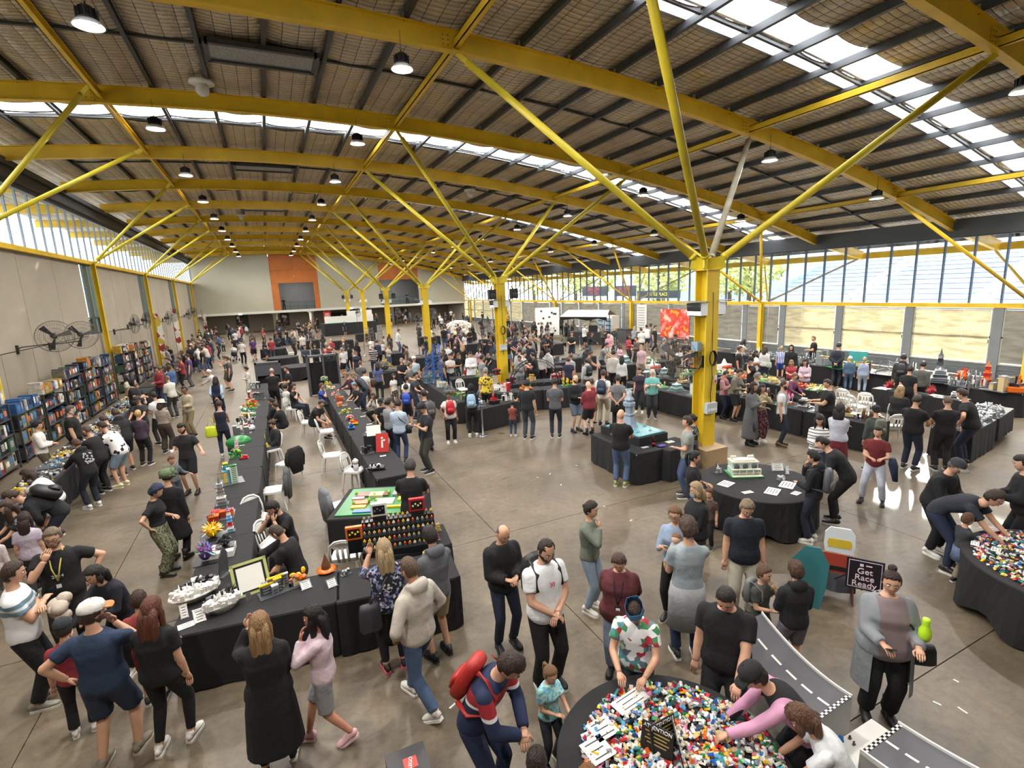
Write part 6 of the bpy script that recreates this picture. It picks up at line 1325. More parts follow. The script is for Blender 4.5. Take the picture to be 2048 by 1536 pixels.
# ceiling globes, vents
for i, (px, py, yy) in enumerate(((405, 180, 12.0), (940, 388, 19.5), (483, 436, 44.0), (1015, 308, 0))):
    if not yy: continue
    d = ray(px, py); k = 3.0
    while CAMH+d[2]*k < zs(d[0]*k)-.42: k += .05
    x, yy, z = d[0]*k, d[1]*k, CAMH+d[2]*k
    t = thing('dome_camera', 'white ceiling dome, %s of three under the roof' % NTH[i], 'camera', (x, yy, z)); G().lathe([(.27, .14), (.33, .17), (.3, .24), (.05, .25)], 20).obj('mount', WHITE, t); G().ball((0, 0, .0), .18, 14, 9).obj('dome', mat('dome_white', '#d8d5cf', .25), t); G().bar((0, 0, .24), (0, 0, .44), .06, .06).obj('drop_rod', WHITE, t)
for i, y in enumerate((15.5, 27.9, 40.3)):
    t = thing('roof_vent', 'dark framed mesh vent in the roof, %s along the left bay' % NTH[i], 'vent', (.65, y, zs(.65)-.2)); g = G(); L_, W_ = 2.5, 1.05
    for s in (-1, 1): g.box((s*L_/2, 0, -.04), (.12, W_+.12, .12)); g.box((0, s*W_/2, -.04), (L_, .12, .12))
    g.obj('frame', DARK, t); G().box((0, 0, -.05), (L_-.1, W_-.1, .02)).obj('mesh_panel', mat('vent_mesh', '#8d8f90', .35, .7, .5, 30), t)
# ---- exit signs, end-wall details
GRN = mat('exit_green', '#1d9a58', .5, emit='#28b56a', es=1.2)
def exit_sign(x, y, z, lab, dx=0):
    t = thing('exit_sign', lab, 'sign', (x, y, z)); G().box((0, 0, 0), (.42, .05, .2)).obj('case', mat('exit_case', '#dfe9e2', .5, emit='#dff2e6', es=.8), t)
    M = Matrix.Translation((0, -.03, -.005)) @ Matrix.Rotation(math.pi/2, 4, 'X'); text('lettering', 'EXIT', .17, GRN, M, parent=t)
exit_sign(-3.2, YE-.18, 2.72, 'lit exit sign under the balcony at the far left'); exit_sign(10.6, YE-.18, 2.72, 'lit exit sign under the balcony in the middle'); exit_sign(27.37, 28.2, 3.2, 'white and green exit sign above the right wall rail')
t = thing('poster_banner', 'tall red banner with white words under the balcony', 'banner', (7.3, YE-.6, 1.35)); G().box((0, 0, 0), (.95, .04, 2.3)).obj('panel', mat('banner_red', '#a8281e', .6), t)
for k, s in enumerate(('BULK', 'BRICKS', 'HERE')): text('lettering', s, .26, WHITE, Matrix.Translation((0, -.03, .75-.36*k)) @ Matrix.Rotation(math.pi/2, 4, 'X'), parent=t) if False else None
g = G()
for k in range(7): g.box((0, -.03, .85-.2*k), (.5+.22*((k*7) % 3)/2, .012, .08))
g.obj('printed_lines', WHITE, t)
for i, (x, w, h) in enumerate(((9.6, 2.6, 1.5), (2.2, 1.2, 1.9), (19.5, 2.2, 1.6), (-3.4, 1.6, 2.1))):
    t = thing('dark_display_board', 'dark poster board on the wall beneath the balcony, %s' % ['right of the red banner', 'left of the red banner', 'toward the window side', 'by the left exit sign'][i], 'board', (x, YE+7.96, .5+h/2)); G().box((0, 0, 0), (w, .06, h)).obj('panel', mat('board_dark', '#231f22', .6), t)
    g = G(); rr_ = random.Random(i)
    for k in range(5): g.box((rr_.uniform(-w/2+.3, w/2-.3), -.04, rr_.uniform(-h/2+.3, h/2-.3)), (.35, .02, .4), m=k % 3)
    g.obj('poster', [WHITE, mat('poster_rust', '#8a4430', .6), mat('poster_grey', '#7f8489', .6)], t)
# feather flags by the left wall
for i, (px, py, zz, h, c) in enumerate(((300, 690, 0, 3.4, '#c9b048'), (392, 690, 0, 3.6, '#d6cfc4'), (430, 690, 0, 3.0, '#b9b2a4'))):
    x, y = (-7.2, [43, 50.5, 72][i]); t = thing('feather_flag', 'tall narrow feather flag standing by the left wall, %s one' % NTH[i], 'flag', (x, y, 0)); g = G(); V = [(0, .0), (.55, .15), (.62, h*.5), (.55, h*.85), (.3, h), (0, h*.97)]
    g.prism(V, -.008, .008, T=lambda a, b, c_: (a*.6, a*.5, b+.5)); g.obj('banner', pat('flag_cloth_%d' % i, 'blotch', [c, c, '#a83a34', c, '#e6e2d8'], 2.5), t); G().tube([(0, 0, 0), (0, 0, h+.5)], .018, 6).lathe([(.2, 0), (.2, .03)], 12).obj('pole', DARK, t)
# ---- outside the windows
SEATB = mat('stadium_seat', '#8fa3c9', .6, 0, .12, 2); STEP = mat('terrace_step', '#dfe2e6', .8)
g = G(); gs_ = G(); n_ = 15
for k in range(n_):
    x = 43+1.0*k; z = 1.7+.36*k; g.box((x, 13, z/2), (1.0, 44, z))
    for j in range(5):
        y0 = -8+9*j; gs_.box((x+.2, y0+3.9, z+.22), (.12, 7.6, .36)); gs_.box((x, y0+3.9, z+.12), (.42, 7.6, .06))
t = thing('grandstand', 'blue seated grandstand outside beyond the right hand glass', 'grandstand'); g.obj('terrace', STEP, t); gs_.obj('seat_rows', SEATB, t, kind='stuff')
G().box((42.2, 13, 1.2), (.15, 44, 2.4)).obj('front_barrier', mat('barrier_white', '#dcdcd8', .7), t)
g = G()
for j in range(4): g.raw([(43, .2+9*j, 1.75), (43, 1.0+9*j, 1.75), (58, 1.0+9*j, 7.2), (58, .2+9*j, 7.2)], [(0, 1, 2, 3)])
g.obj('aisle', mat('aisle_grey', '#8b93a3', .8), t)
G().box((64, 2, 8), (1.5, 53, 16)).obj('sun_blocker', mat('blocker_grey', '#9aa3ad', .8), t); G().box((64, 62, 8), (1.5, 48, 16)).obj('sun_blocker', mat('blocker_grey', '#9aa3ad', .8), t)  # unseen walls added behind the terrace; their gap shapes the sunlight indoors
LEAFM = mat('leaf_yellow_green', '#8a9a4a', .8, 0, .5, 1.3, col2='#c2bd72'); TRK = mat('trunk_brown', '#5b4a3a', .9)
def tree(x, y, h, lab, seed, w=3.0):
    rr = random.Random(seed); t = thing('street_tree', lab, 'tree', (x, y, 0)); G().tube([(0, 0, 0), (.1, .1, h*.35), (0, 0, h*.6)], [.28, .2, .12], 8).obj('trunk', TRK, t)
    V = []; F = []
    for k in range(1500):
        a, b = rr.uniform(0, 6.28), math.acos(rr.uniform(-1, 1)); q = rr.uniform(.55, 1)**.5; lump = 1+.25*math.sin(a*4+seed)*math.sin(b*5)
        c = (w*q*lump*math.sin(b)*math.cos(a), w*q*lump*math.sin(b)*math.sin(a), h*.62+h*.36*q*lump*math.cos(b)); s = rr.uniform(.18, .42); o = len(V)
        u = Vector((rr.uniform(-1, 1), rr.uniform(-1, 1), rr.uniform(-1, 1))).normalized(); v = u.orthogonal().normalized()
        V += [tuple(Vector(c)+u*s), tuple(Vector(c)+v*s*.6), tuple(Vector(c)-u*s), tuple(Vector(c)-v*s*.6)]; F.append((o, o+1, o+2, o+3))
    g = G(); g.raw(V, F); g.obj('foliage', LEAFM, t, kind='stuff')
for i, (x, y, h, w) in enumerate(((47, 39, 10, 3.4), (52, 46, 11, 4), (46, 52, 9, 3.4), (54, 60, 12, 4.4), (47, 68, 10, 3.6), (50, 78, 11, 4), (48, 90, 11, 4.4))): tree(x, y, h, 'sunlit yellow green tree outside the right hand glass, %s in the line' % NTH[i], i, w)
for i, (x, y, h, w) in enumerate(((-17, 30, 6.5, 2.4), (-18, 38, 7, 2.6), (-16, 47, 6.5, 2.4))): tree(x, y, h, 'tree outside the left clerestory, %s in the line' % NTH[i], 20+i, w)
def seen_at(px, py, X):
    d = ray(px, py); return (X, d[1]/d[0]*X, CAMH+d[2]/d[0]*X)
DSIGN = mat('sign_charcoal', '#2d3138', .6); RDL = mat('sign_red', '#b5303a', .6); YLL = mat('sign_yellow', '#d8d23a', .6)
for i, (p0, p1, ln, mt) in enumerate((((1165, 574), (1215, 592), ("GRANDPA'S", 'FOOD'), RDL), ((1232, 572), (1272, 592), ("BUTLER'S", 'FOOD'), RDL), ((1275, 582), (1360, 596), ('BATTLE PLACE',), YLL))):
    a = seen_at(*p0, 37); b = seen_at(*p1, 37); w = abs(a[1]-b[1]); h = abs(a[2]-b[2]); c = ((a[1]+b[1])/2, (a[2]+b[2])/2)
    t = thing('stall_sign', 'dark sign board outside the glass, %s of three' % ['left', 'middle', 'right'][i], 'sign', (37, c[0], 0)); G().box((0, 0, c[1]), (.1, w, h)).obj('board', DSIGN, t)
    for k, s in enumerate(ln): text('lettering', s, h*(.48 if len(ln) > 1 else .62), mt, Matrix.Translation((-.06, 0, c[1]+(h*.2-h*.42*k if len(ln) > 1 else 0))) @ Matrix.Rotation(-math.pi/2, 4, 'Z') @ Matrix.Rotation(math.pi/2, 4, 'X'), parent=t)
    g = G()
    for s in (-1, 1): g.bar((0, s*(w/2-.1), 0), (0, s*(w/2-.1), c[1]), .08, .08)
    g.obj('post', DARK, t)
# posters by the right wall
t = thing('window_poster', 'large red and orange poster on the window side wall', 'poster', (XR-.14, 29.2, 1.45)); G().box((0, 0, 0), (.03, 3.0, 2.2)).obj('sheet', pat('poster_print', 'camo', ['#e8a23a', '#d8433a', '#e2573f', '#e98a86', '#f0c9b0'], 1.6), t)
t = thing('price_board', 'tall white price list on the window side wall', 'board', (XR-.14, 32.9, 1.75)); G().box((0, 0, 0), (.03, 1.2, 2.2)).obj('sheet', WHITE, t); g = G()
for k in range(9): g.box((-.02, .05, .85-.2*k), (.01, .8, .04))
g.obj('printed_lines', mat('ink_grey', '#6a6c70', .6), t)
# fridges and the food stand
for i, (y, n_) in enumerate(((36.0, 'left'), (34.9, 'right'))):
    t = thing('drinks_fridge', 'white glass door drinks fridge by the right wall, %s one' % n_, 'fridge', (25.9, y, 0), math.radians(-90)); G().box((0, 0, 1.0), (.95, .75, 2.0)).obj('cabinet', WHITE, t); G().box((0, -.39, 1.0), (.82, .02, 1.6)).obj('door', mat('fridge_glass', '#8fa3b2', .15), t); g = G()
    for k in range(4): g.box((0, -.402, .5+.35*k), (.74, .01, .12))
    g.obj('bottles', mat('bottle_row', '#3f5566', .4), t, kind='stuff')
t = thing('food_stand', 'food stand with black and white canopy and arched oven', 'stall', (22.6, 33.5, 0), math.radians(-55)); G().box((0, 0, .5), (3.2, 1.0, 1.0)).obj('counter', mat('counter_dark', '#26282a', .6), t)
g = G()
for sx in (-1, 1):
    for sy in (-1, 1): g.bar((sx*1.5, sy*.6, 1), (sx*1.5, sy*.6, 2.3), .05, .05)
g.obj('post', DARK, t); g = G(); g.raw([(-1.9, -1.2, 2.25), (1.9, -1.2, 2.2), (1.7, 0, 2.65), (-1.7, 0, 2.7), (1.9, 1.2, 2.2), (-1.9, 1.2, 2.25)], [(0, 1, 2, 3), (3, 2, 4, 5), (3, 2, 1, 0), (5, 4, 2, 3)]); g.obj('canopy', mat('canopy_cloth', '#d6d3cb', .7), t)
g = G(); g.raw([(-1.9, -1.21, 2.24), (1.9, -1.21, 2.19), (1.9, -1.21, 1.9), (1.2, -1.21, 2.08), (.4, -1.21, 1.92), (-.6, -1.21, 2.1), (-1.9, -1.21, 1.95)], [(0, 1, 2, 3, 4, 5, 6), (6, 5, 4, 3, 2, 1, 0)]); g.obj('valance', mat('valance_black', '#1b1b1d', .7), t)
g = G(); g.tube([(.5+.45*math.cos(a), -.3, 1.25+.55*math.sin(a)) for a in np.linspace(0, math.pi, 12)], .07, 8, ref=(0, 1, 0)); g.box((.95, -.3, 1.12), (.14, .2, .25)).box((.05, -.3, 1.12), (.14, .2, .25)); g.obj('arch', mat('arch_cream', '#ddd6bf', .6), t); G().box((.5, -.2, 1.25), (.7, .3, .5)).obj('oven', mat('oven_black', '#201f1f', .5), t)
t = thing('menu_board', 'white menu panel with dark spots beside the food stand', 'board', (22.0, 39.0, 1.5), math.radians(-40)); G().box((0, 0, .1), (2.1, .05, 2.4)).obj('panel', WHITE, t); g = G(); rr_ = random.Random(4)
for k in range(14): g.box((rr_.uniform(-.9, .9), -.03, rr_.uniform(-.9, 1.15)), (.16, .02, .16))
g.obj('picture', DSIGN, t)
t = thing('large_cooler', 'square silver cooler next to the drinks fridges', 'cooler', (25.3, 32.6, 0), math.radians(-80)); G().box((0, 0, .5), (1.3, .9, 1.0)).obj('cabinet', mat('cooler_grey', '#77797b', .4, .4), t); G().box((0, 0, 1.03), (1.36, .95, .06)).obj('lid', DARK, t)
# ================================================================= MODELS AND SMALL THINGS
BR = {n_: mat('brick_'+n_, c, .3) for n_, c in dict(red='#b5222a', blue='#1f5fb0', yellow='#e8bd1d', green='#1f7a3a', white='#e6e4de', black='#1c1d20', orange='#dd6a1f', tan='#cdb98a', grey='#8a8f92', dgrey='#4c5054', teal='#3f8f93', lime='#8fbf3a', purple='#5b3f8f', pink='#d887a8', brown='#6b452b', azure='#69a9d8', silver='#a9adb0').items()}
BR['silver'].node_tree.nodes['Principled BSDF'].inputs['Metallic'].default_value = .8
def studs(g, x, y, z, w, d, m=0, p=.03):
    for i in range(max(1, int(w/p))):
        for j in range(max(1, int(d/p))): g.lathe([(.009, z), (.009, z+.007)], 6, (x-w/2+p*(i+.5), y-d/2+p*(j+.5), 0), m, False)
def tl(o, label, cat, group=None):
    o['label'] = label; o['category'] = cat
    if group: o['group'] = group
    return o
def build(px, py, w, d, h, cols, label, seed=0, kind='city', z=.76, rot=0, xy=None, hi=True, cat='brick model', name='brick_model'):
    """a brick-built model: baseplate, body and fine detail"""
    x, y = xy if xy else (snap(*at(px, py, z)) if abs(z-.76) < .01 and px else at(px, py, z)); rr = random.Random(seed*13+7); ms = [BR[c] for c in cols]; t = thing(name, label, cat, (x, y, z), math.radians(rot))
    G().box((0, 0, .006), (w, d, .012)).obj('baseplate', BR['black' if kind in ('ship', 'spiky') else ('green' if kind == 'garden' else 'dgrey')], t)
    g = G(); g2 = G(); nc = len(ms)
    if kind == 'city':
        for k in range(9 if hi else 6):
            a, b = rr.uniform(-w*.36, w*.36), rr.uniform(-d*.36, d*.36); s, q, e = rr.uniform(.12, .3)*w, rr.uniform(.12, .3)*d, h*rr.uniform(.35, 1); m = rr.randrange(nc)
            g.box((a, b, .012+e/2), (s, q, e), m=m); g.box((a, b, .012+e+.008), (s*1.1, q*1.1, .016), m=(m+1) % nc)
            if hi:
                studs(g2, a, b, .028+e, s, q, (m+1) % nc)
                for f in range(int(e/.04)): g2.box((a, b-q/2-.002, .04+f*.04), (s*.7, .006, .016), m=(m+2) % nc)
    elif kind == 'garden':
        for k in range(16):
            a, b = rr.uniform(-w*.42, w*.42), rr.uniform(-d*.42, d*.42); e = h*rr.uniform(.2, 1); m = rr.randrange(nc); g.tube([(a, b, 0), (a+.01, b, e*.6)], .006, 5, nc-1); g2.ball((a, b, .012+e*.8), (rr.uniform(.02, .05), rr.uniform(.02, .05), e*.25), 7, 5, m, False)
        for k in range(8): g.box((rr.uniform(-w*.4, w*.4), rr.uniform(-d*.4, d*.4), .03), (.06, .04, .04), m=rr.randrange(nc))
    elif kind == 'tower':
        n = 6
        for k in range(n):
            f = 1-.55*k/n+.08*(k % 2); g.box((0, 0, h*(k+.5)/n), (w*.62*f, d*.62*f, h/n*.98), m=k % nc); g.box((0, 0, h*(k+1)/n), (w*.72*f, d*.72*f, .015), m=(k+1) % nc)
        g2.lathe([(w*.18, h), (w*.1, h*1.12), (.005, h*1.3)], 8, m=0, sm=False)
    elif kind == 'truss':
        for sx in (-1, 1):
            for sy in (-1, 1): g.bar((sx*w*.35, sy*d*.35, 0), (sx*w*.22, sy*d*.22, h), .02, .02, m=0)
        n = int(h/.16)
        for k in range(n):
            z0, z1 = h*k/n, h*(k+1)/n; f0, f1 = .35-.13*k/n, .35-.13*(k+1)/n
            for (ax, ay), (bx, by) in (((-1, -1), (1, -1)), ((1, -1), (1, 1)), ((1, 1), (-1, 1)), ((-1, 1), (-1, -1))): g2.bar((ax*w*f0, ay*d*f0, z0), (bx*w*f1, by*d*f1, z1), .012, .012, m=k % nc); g2.bar((ax*w*f0, ay*d*f0, z0), (bx*w*f0, by*d*f0, z0), .012, .012, m=(k+1) % nc)
    elif kind == 'ship':
        g.prism([(-w/2, 0), (-w*.3, -d*.4), (w*.35, -d*.4), (w/2, 0), (w*.35, d*.4), (-w*.3, d*.4)], .02, h*.35, 0); g.box((0, 0, h*.45), (w*.5, d*.4, h*.25), m=1 % nc)
        for k in range(8): g2.box((rr.uniform(-w*.35, w*.35), rr.uniform(-d*.25, d*.25), h*rr.uniform(.4, .8)), (.04, .04, h*rr.uniform(.2, .6)), m=rr.randrange(nc))
        for s in (-1, 1): g2.bar((-w*.2, s*d*.4, h*.3), (w*.4, s*d*.55, h*.3), .03, .03, m=0)
    elif kind == 'spiky':
        for k in range(70):
            a, b = rr.uniform(0, 6.28), rr.uniform(.05, 1.45); c = (w*.25*math.cos(a)*math.cos(b), d*.25*math.sin(a)*math.cos(b), h*.35+h*.3*math.sin(b)); e = (w*.5*math.cos(a)*math.cos(b), d*.5*math.sin(a)*math.cos(b), h*.25+h*.75*math.sin(b)*rr.uniform(.6, 1)); g2.tube([c, e], [.016, .004], 4, rr.randrange(nc), sm=False)
        g.ball((0, 0, h*.4), (w*.3, d*.3, h*.35), 8, 6, 0, False)
    elif kind == 'robot':
        for s in (-1, 1): g.box((s*w*.18, 0, h*.2), (w*.2, d*.5, h*.4), m=0); g2.box((s*w*.38, 0, h*.55), (w*.14, d*.3, h*.35), m=1 % nc); g2.box((s*w*.18, -d*.1, .02), (w*.24, d*.7, .04), m=1 % nc)
        g.box((0, 0, h*.58), (w*.5, d*.5, h*.34), m=2 % nc); g2.box((0, 0, h*.85), (w*.24, d*.3, h*.16), m=0); g2.box((0, -d*.28, h*.6), (w*.25, .03, h*.15), m=1 % nc)
    elif kind == 'scatter':
        for k in range(60 if hi else 30): g.box((rr.uniform(-w/2, w/2), rr.uniform(-d/2, d/2), .02+rr.uniform(0, .02)), (rr.uniform(.02, .07), rr.uniform(.015, .05), rr.uniform(.02, h)), rr.uniform(0, 3), m=rr.randrange(nc))
        for k in range(6): g2.lathe([(.03, .01), (.028, rr.uniform(.04, h)), (.01, h)], 8, (rr.uniform(-w*.4, w*.4), rr.uniform(-d*.4, d*.4), 0), rr.randrange(nc))
    if g.f: g.obj('build', ms, t)
    if g2.f: g2.obj('detail', ms, t)
    return t
def card(px, py, w, d, label, z=.76, rot=0, tilt=0, col='#e8e6e0', lines=4, frame=None, xy=None):
    x, y = xy if xy else (snap(*at(px, py, z), .07) if abs(z-.76) < .01 else at(px, py, z)); t = thing('info_card', label, 'card', (x, y, z+.003), math.radians(rot)); R = Matrix.Rotation(math.radians(tilt), 3, 'X'); g = G(); g.box(R @ Vector((0, d/2*0, 0))+Vector((0, 0, d/2*math.sin(math.radians(tilt))+.003)), (w, d, .005), R=R); o = g.obj('sheet', mat('paper_'+col.strip('#'), col, .8), t)
    g = G(); c = Vector((0, 0, d/2*math.sin(math.radians(tilt))+.003))
    for k in range(lines): g.box(R @ Vector((0, d*.32-d*.64*k/max(1, lines-1), .004))+c, (w*(.7-.15*(k % 2)), d*.05, .001), R=R)
    if lines: g.obj('printed_lines', mat('ink_black', '#2f3033', .7), t)
    if frame:
        g = G()
        for s in (-1, 1): g.box(R @ Vector((s*w/2, 0, 0))+c, (.012, d+.02, .018), R=R); g.box(R @ Vector((0, s*d/2, 0))+c, (w+.02, .012, .018), R=R)
        g.obj('frame', mat('card_frame_'+frame.strip('#'), frame, .4), t)
    return t
# --- front left stall: the models one by one
def dish(px, py, rx, ry, label, seed, rot):
    x, y = at(px, py, .76); t = thing('island_model', label, 'brick model', (x, y, .76), math.radians(rot)); g = G(); g.lathe([(.55, 0), (.8, .05), (1, .10), (.97, .115), (.1, .105)], 14, sc=(rx, ry), sm=False); g.obj('boat_base', BR['white'], t); rr = random.Random(seed); a = G(); b = G()
    for k in range(170):
        u, v = rr.uniform(-.85, .85), rr.uniform(-.8, .8)
        if u*u+v*v > .8: continue
        dark = u*.3+v > .15; (b if dark else a).box((u*rx, v*ry, .12+rr.uniform(0, .03)), (rr.uniform(.03, .07), rr.uniform(.03, .06), rr.uniform(.03, .10)), rr.uniform(0, 3))
    for k in range(7): u, v = rr.uniform(-.6, .2), rr.uniform(-.6, .1); a.lathe([(.014, .1), (.012, .2), (.003, .26)], 7, (u*rx, v*ry, 0))
    for k in range(4): u, v = rr.uniform(-.2, .6), rr.uniform(.2, .6); b.tube([(u*rx, v*ry, .1), (u*rx+.02, v*ry, .2), (u*rx+.07, v*ry, .26)], [.014, .01, .003], 5)
    a.obj('white_side', BR['white'], t); b.obj('black_side', BR['black'], t)
dish(392, 1196, .31, .20, 'large oval white and black brick island model on the front corner', 3, 22); dish(448, 1218, .24, .14, 'smaller white and black brick boat beside the oval island', 4, 24)
t = thing('picture_frame', 'lime edged square board leaning on the front stall', 'board', (*at(508, 1186, .76), .76), math.radians(12)); R = Matrix.Rotation(math.radians(62), 3, 'X'); g = G()
for s in (-1, 1): g.box(R @ Vector((s*.155, .16, 0)), (.028, .34, .028), R=R); g.box(R @ Vector((0, .16+s*.155, 0)), (.34, .028, .028), R=R)
g.obj('frame', mat('lime_frame', '#aab06a', .5), t); g = G(); g.box(R @ Vector((0, .16, -.005)), (.30, .30, .01), R=R); g.box(R @ Vector((0, .16, .002)), (.24, .24, .004), m=1, R=R); g.obj('blank_panel', [BR['black'], BR['white']], t); t.scale = (1.3, 1.3, 1.3); G().bar((0, .14, .26), (0, .30, .0), .02, .02).obj('prop_leg', BR['black'], t)
build(568, 1178, .62, .22, .18, ['grey', 'white', 'dgrey', 'yellow'], 'grey and gold ruined fortress model beside the lime board', 5, 'city', rot=14); build(598, 1152, .22, .16, .2, ['dgrey', 'yellow', 'orange'], 'small dark model with orange flowers behind the grey fortress', 6, 'garden')
t = thing('hat_model', 'rust orange pointed hat model on a round brim', 'brick model', (*at(653, 1142, .76), .76)); G().lathe([(.13, .02), (.135, .03), (.09, .04), (.07, .05)], 20).obj('brim', BR['orange'], t); G().lathe([(.068, .045), (.06, .1), (.035, .17), (.012, .24), (.003, .27)], 12, sm=False).obj('cone', BR['brown'], t); G().lathe([(.05, 0), (.05, .02)], 12).obj('stand', BR['black'], t)
build(690, 1150, .14, .07, .05, ['black', 'white', 'silver'], 'black and white piano model behind the small framed card', 7, 'city', rot=20)
for i, (px, py, w, d, tl_, fr, lb) in enumerate(((372, 1252, .17, .12, 0, None, 'white printed card lying at the front corner'), (400, 1240, .11, .15, 50, '#e8e6e0', 'white framed card standing at the front corner'), (344, 1238, .07, .15, 60, '#d0d0cc', 'narrow framed card at the very corner of the stall'), (378, 1165, .13, .09, 25, None, 'white picture card behind the oval island'), (612, 1175, .12, .12, 35, '#9a9c98', 'grey framed card right of the fortress'), (664, 1172, .12, .12, 40, '#55585c', 'dark framed card beside the hat model'), (498, 1200, .06, .10, 70, None, 'small dark plaque below the lime board'))):
    card(px, py, w, d, lb, tilt=tl_, rot=12, frame=fr, col='#e8e6e0' if i != 6 else '#5a5a60')
build(410, 1122, .32, .32, .36, ['purple', 'azure', 'teal', 'pink', 'green'], 'spiky purple and teal creature model on the left stall', 8, 'spiky'); build(420, 1076, .38, .34, .30, ['yellow', 'yellow', 'red', 'white'], 'yellow and red flower basket model on the left stall', 9, 'spiky')
t = thing('display_riser', 'white display riser box on the left stall', 'box', (*at(440, 1108, .76), .76), math.radians(-4)); G().box((0, 0, .045), (.42, .34, .09)).obj('box_body', WHITE, t)
build(450, 1092, .26, .22, .2, ['black', 'dgrey', 'black'], 'black beetle shaped model on the white riser', 10, 'spiky', z=.85); build(462, 1062, .13, .15, .36, ['azure', 'white', 'red', 'azure'], 'pale blue striped bottle shaped model', 11, 'tower')
build(438, 1034, .5, .46, .10, ['orange', 'brown', 'orange', 'red'], 'rust orange terrain tile with brown craters', 12, 'city'); build(436, 1010, .22, .2, .42, ['silver', 'grey', 'white', 'grey'], 'silver ribbed castle tower model rising from the orange tile', 13, 'tower')
build(450, 966, .58, .46, .40, ['green', 'yellow', 'azure', 'white', 'green'], 'bright green and yellow box shaped diorama with blue side', 14, 'city', rot=10); build(462, 915, .28, .24, .22, ['green', 'lime', 'black'], 'green plants model behind the box diorama', 15, 'garden'); build(472, 903, .14, .14, .3, ['pink', 'white'], 'pink and white slim tower model', 16, 'tower'); build(488, 917, .2, .13, .09, ['red'], 'red car model at the inner table edge', 17, 'ship')
t = thing('green_cover', 'smooth green hill model on the left stall', 'brick model', (*at(478, 884, .76), .76)); G().ball((0, 0, 0), (.33, .26, .18), 16, 10).obj('hill', BR['green'], t)
g = None
t = thing('shield_stand', 'tall dark shield shaped plaque on a thin stand', 'plaque', (*at(448, 1150, .76), .76), math.radians(60)); G().prism([(-.10, 0), (.10, 0), (.08, .3), (0, .42), (-.08, .3)], -.01, .01, T=lambda a, b, c: (a, c-.1*b, b+.02)).obj('panel', BR['dgrey'], t); G().box((0, 0, .01), (.22, .12, .02)).obj('foot', BR['silver'], t)
specs = [(470, 868, 'city', ['white', 'grey', 'dgrey'], 'white and grey street scene'), (455, 850, 'scatter', ['white', 'silver', 'black'], 'scatter of white figures'), (490, 840, 'city', ['tan', 'yellow', 'brown'], 'tan stepped building'), (470, 832, 'garden', ['teal', 'green', 'white'], 'turquoise garden scene'), (488, 818, 'garden', ['green', 'lime', 'orange'], 'green jungle scene'), (505, 812, 'city', ['orange', 'tan', 'red'], 'orange tiled village'), (500, 796, 'city', ['red', 'white', 'dgrey'], 'red and white cottage'), (518, 798, 'city', ['grey', 'dgrey', 'black'], 'grey workshop'), (492, 860, 'ship', ['white', 'red'], 'white rocket ship'), (500, 778, 'city', ['black', 'white', 'silver'], 'black and white harbour')]
for i, (px, py, k_, cs, lb) in enumerate(specs): build(px, py, .5, .42, .26, cs, lb+' model on the left long stall', 30+i, k_)
for i in range(7): card(448+6*i+(i % 2)*30, 905-14*i, .12, .06, 'white label card on the left stall, %s of seven' % NTH[i])
# --- minifigure steps with framed heads
x0, y0 = at(800, 1118, .76); t = thing('display_steps', 'black stepped stand crowded with tiny figures', 'display stand', (1.42, 7.30, .76), math.radians(-12))
for k in range(5): G().box((0, -.16+.10*k, .045+.0375*k), (1.1, .10, .09+.075*k)).obj('step', BR['black'], t)
FIGC = ['white', 'red', 'yellow', 'grey', 'tan', 'orange', 'silver', 'azure']; figm = {}
for c in FIGC:
    g = G(); g.box((0, 0, .012), (.018, .014, .024), m=1).box((0, 0, .033), (.022, .014, .018), m=0).ball((0, 0, .05), .0085, 7, 5, 2).box((-.014, 0, .033), (.005, .01, .016), m=0).box((.014, 0, .033), (.005, .01, .016), m=0); figm[c] = g.mesh('minifigure', [BR[c], BR['dgrey'], BR['yellow']])
rr_ = random.Random(9); ca, sa = math.cos(math.radians(-12)), math.sin(math.radians(-12))
for k in range(5):
    for j in range(15):
        c = rr_.choice(FIGC); lx, ly = -.51+.073*j, -.17+.10*k; fg = mk('minifigure', figm[c], None, 'tiny %s figure standing on the %s step of the black stand' % (c, NTH[k].replace('nearest', 'lowest')), 'figure', 'tiny figures on the display steps'); fg.location = (1.42+lx*ca-ly*sa, 7.30+lx*sa+ly*ca, .76+.091+.15*k if False else .76+.09+.15*k*1.0-(.0)); fg.rotation_euler = (0, 0, math.radians(-12)); fg.scale = (1.25, 1.25, 1.35)
        fg.location.z = .85+.075*k
for i, (lx, ly, lz, c, lb) in enumerate(((-.28, .24, 1.22, ['white', 'dgrey'], 'silver framed portrait block above the steps'), (.30, .24, 1.22, ['red', 'tan'], 'red framed portrait block above the steps'), (-.66, .05, .98, ['orange', 'yellow'], 'orange framed portrait block left of the steps'))):
    t = thing('portrait_block', lb, 'brick model', (1.42+lx*ca-ly*sa, 7.30+lx*sa+ly*ca, lz), math.radians(-12)); G().box((0, 0, .1), (.24, .07, .2)).obj('block', BR[c[0]], t); G().box((0, -.036, .1), (.18, .01, .14)).obj('recess', BR['black'], t); g = G()
    for k in range(4): g.ball((-.06+.04*k, -.045, .09+.03*(k % 2)), .017, 7, 5)
    g.obj('tiny_heads', BR[c[1]], t)
    if lz < 1.1: G().box((0, 0, -.11), (.2, .06, .22)).obj('pedestal', BR['black'], t)
    else: G().box((0, 0, -.03), (.2, .06, .07)).obj('pedestal', BR['black'], t)
for i in range(4): build(850+12*i, 1120-20*i, .10, .10, .12, [['yellow', 'white'], ['white', 'tan'], ['red', 'white'], ['tan', 'yellow']][i], 'small pale cottage model right of the steps, %s' % NTH[i], 60+i, 'tower')
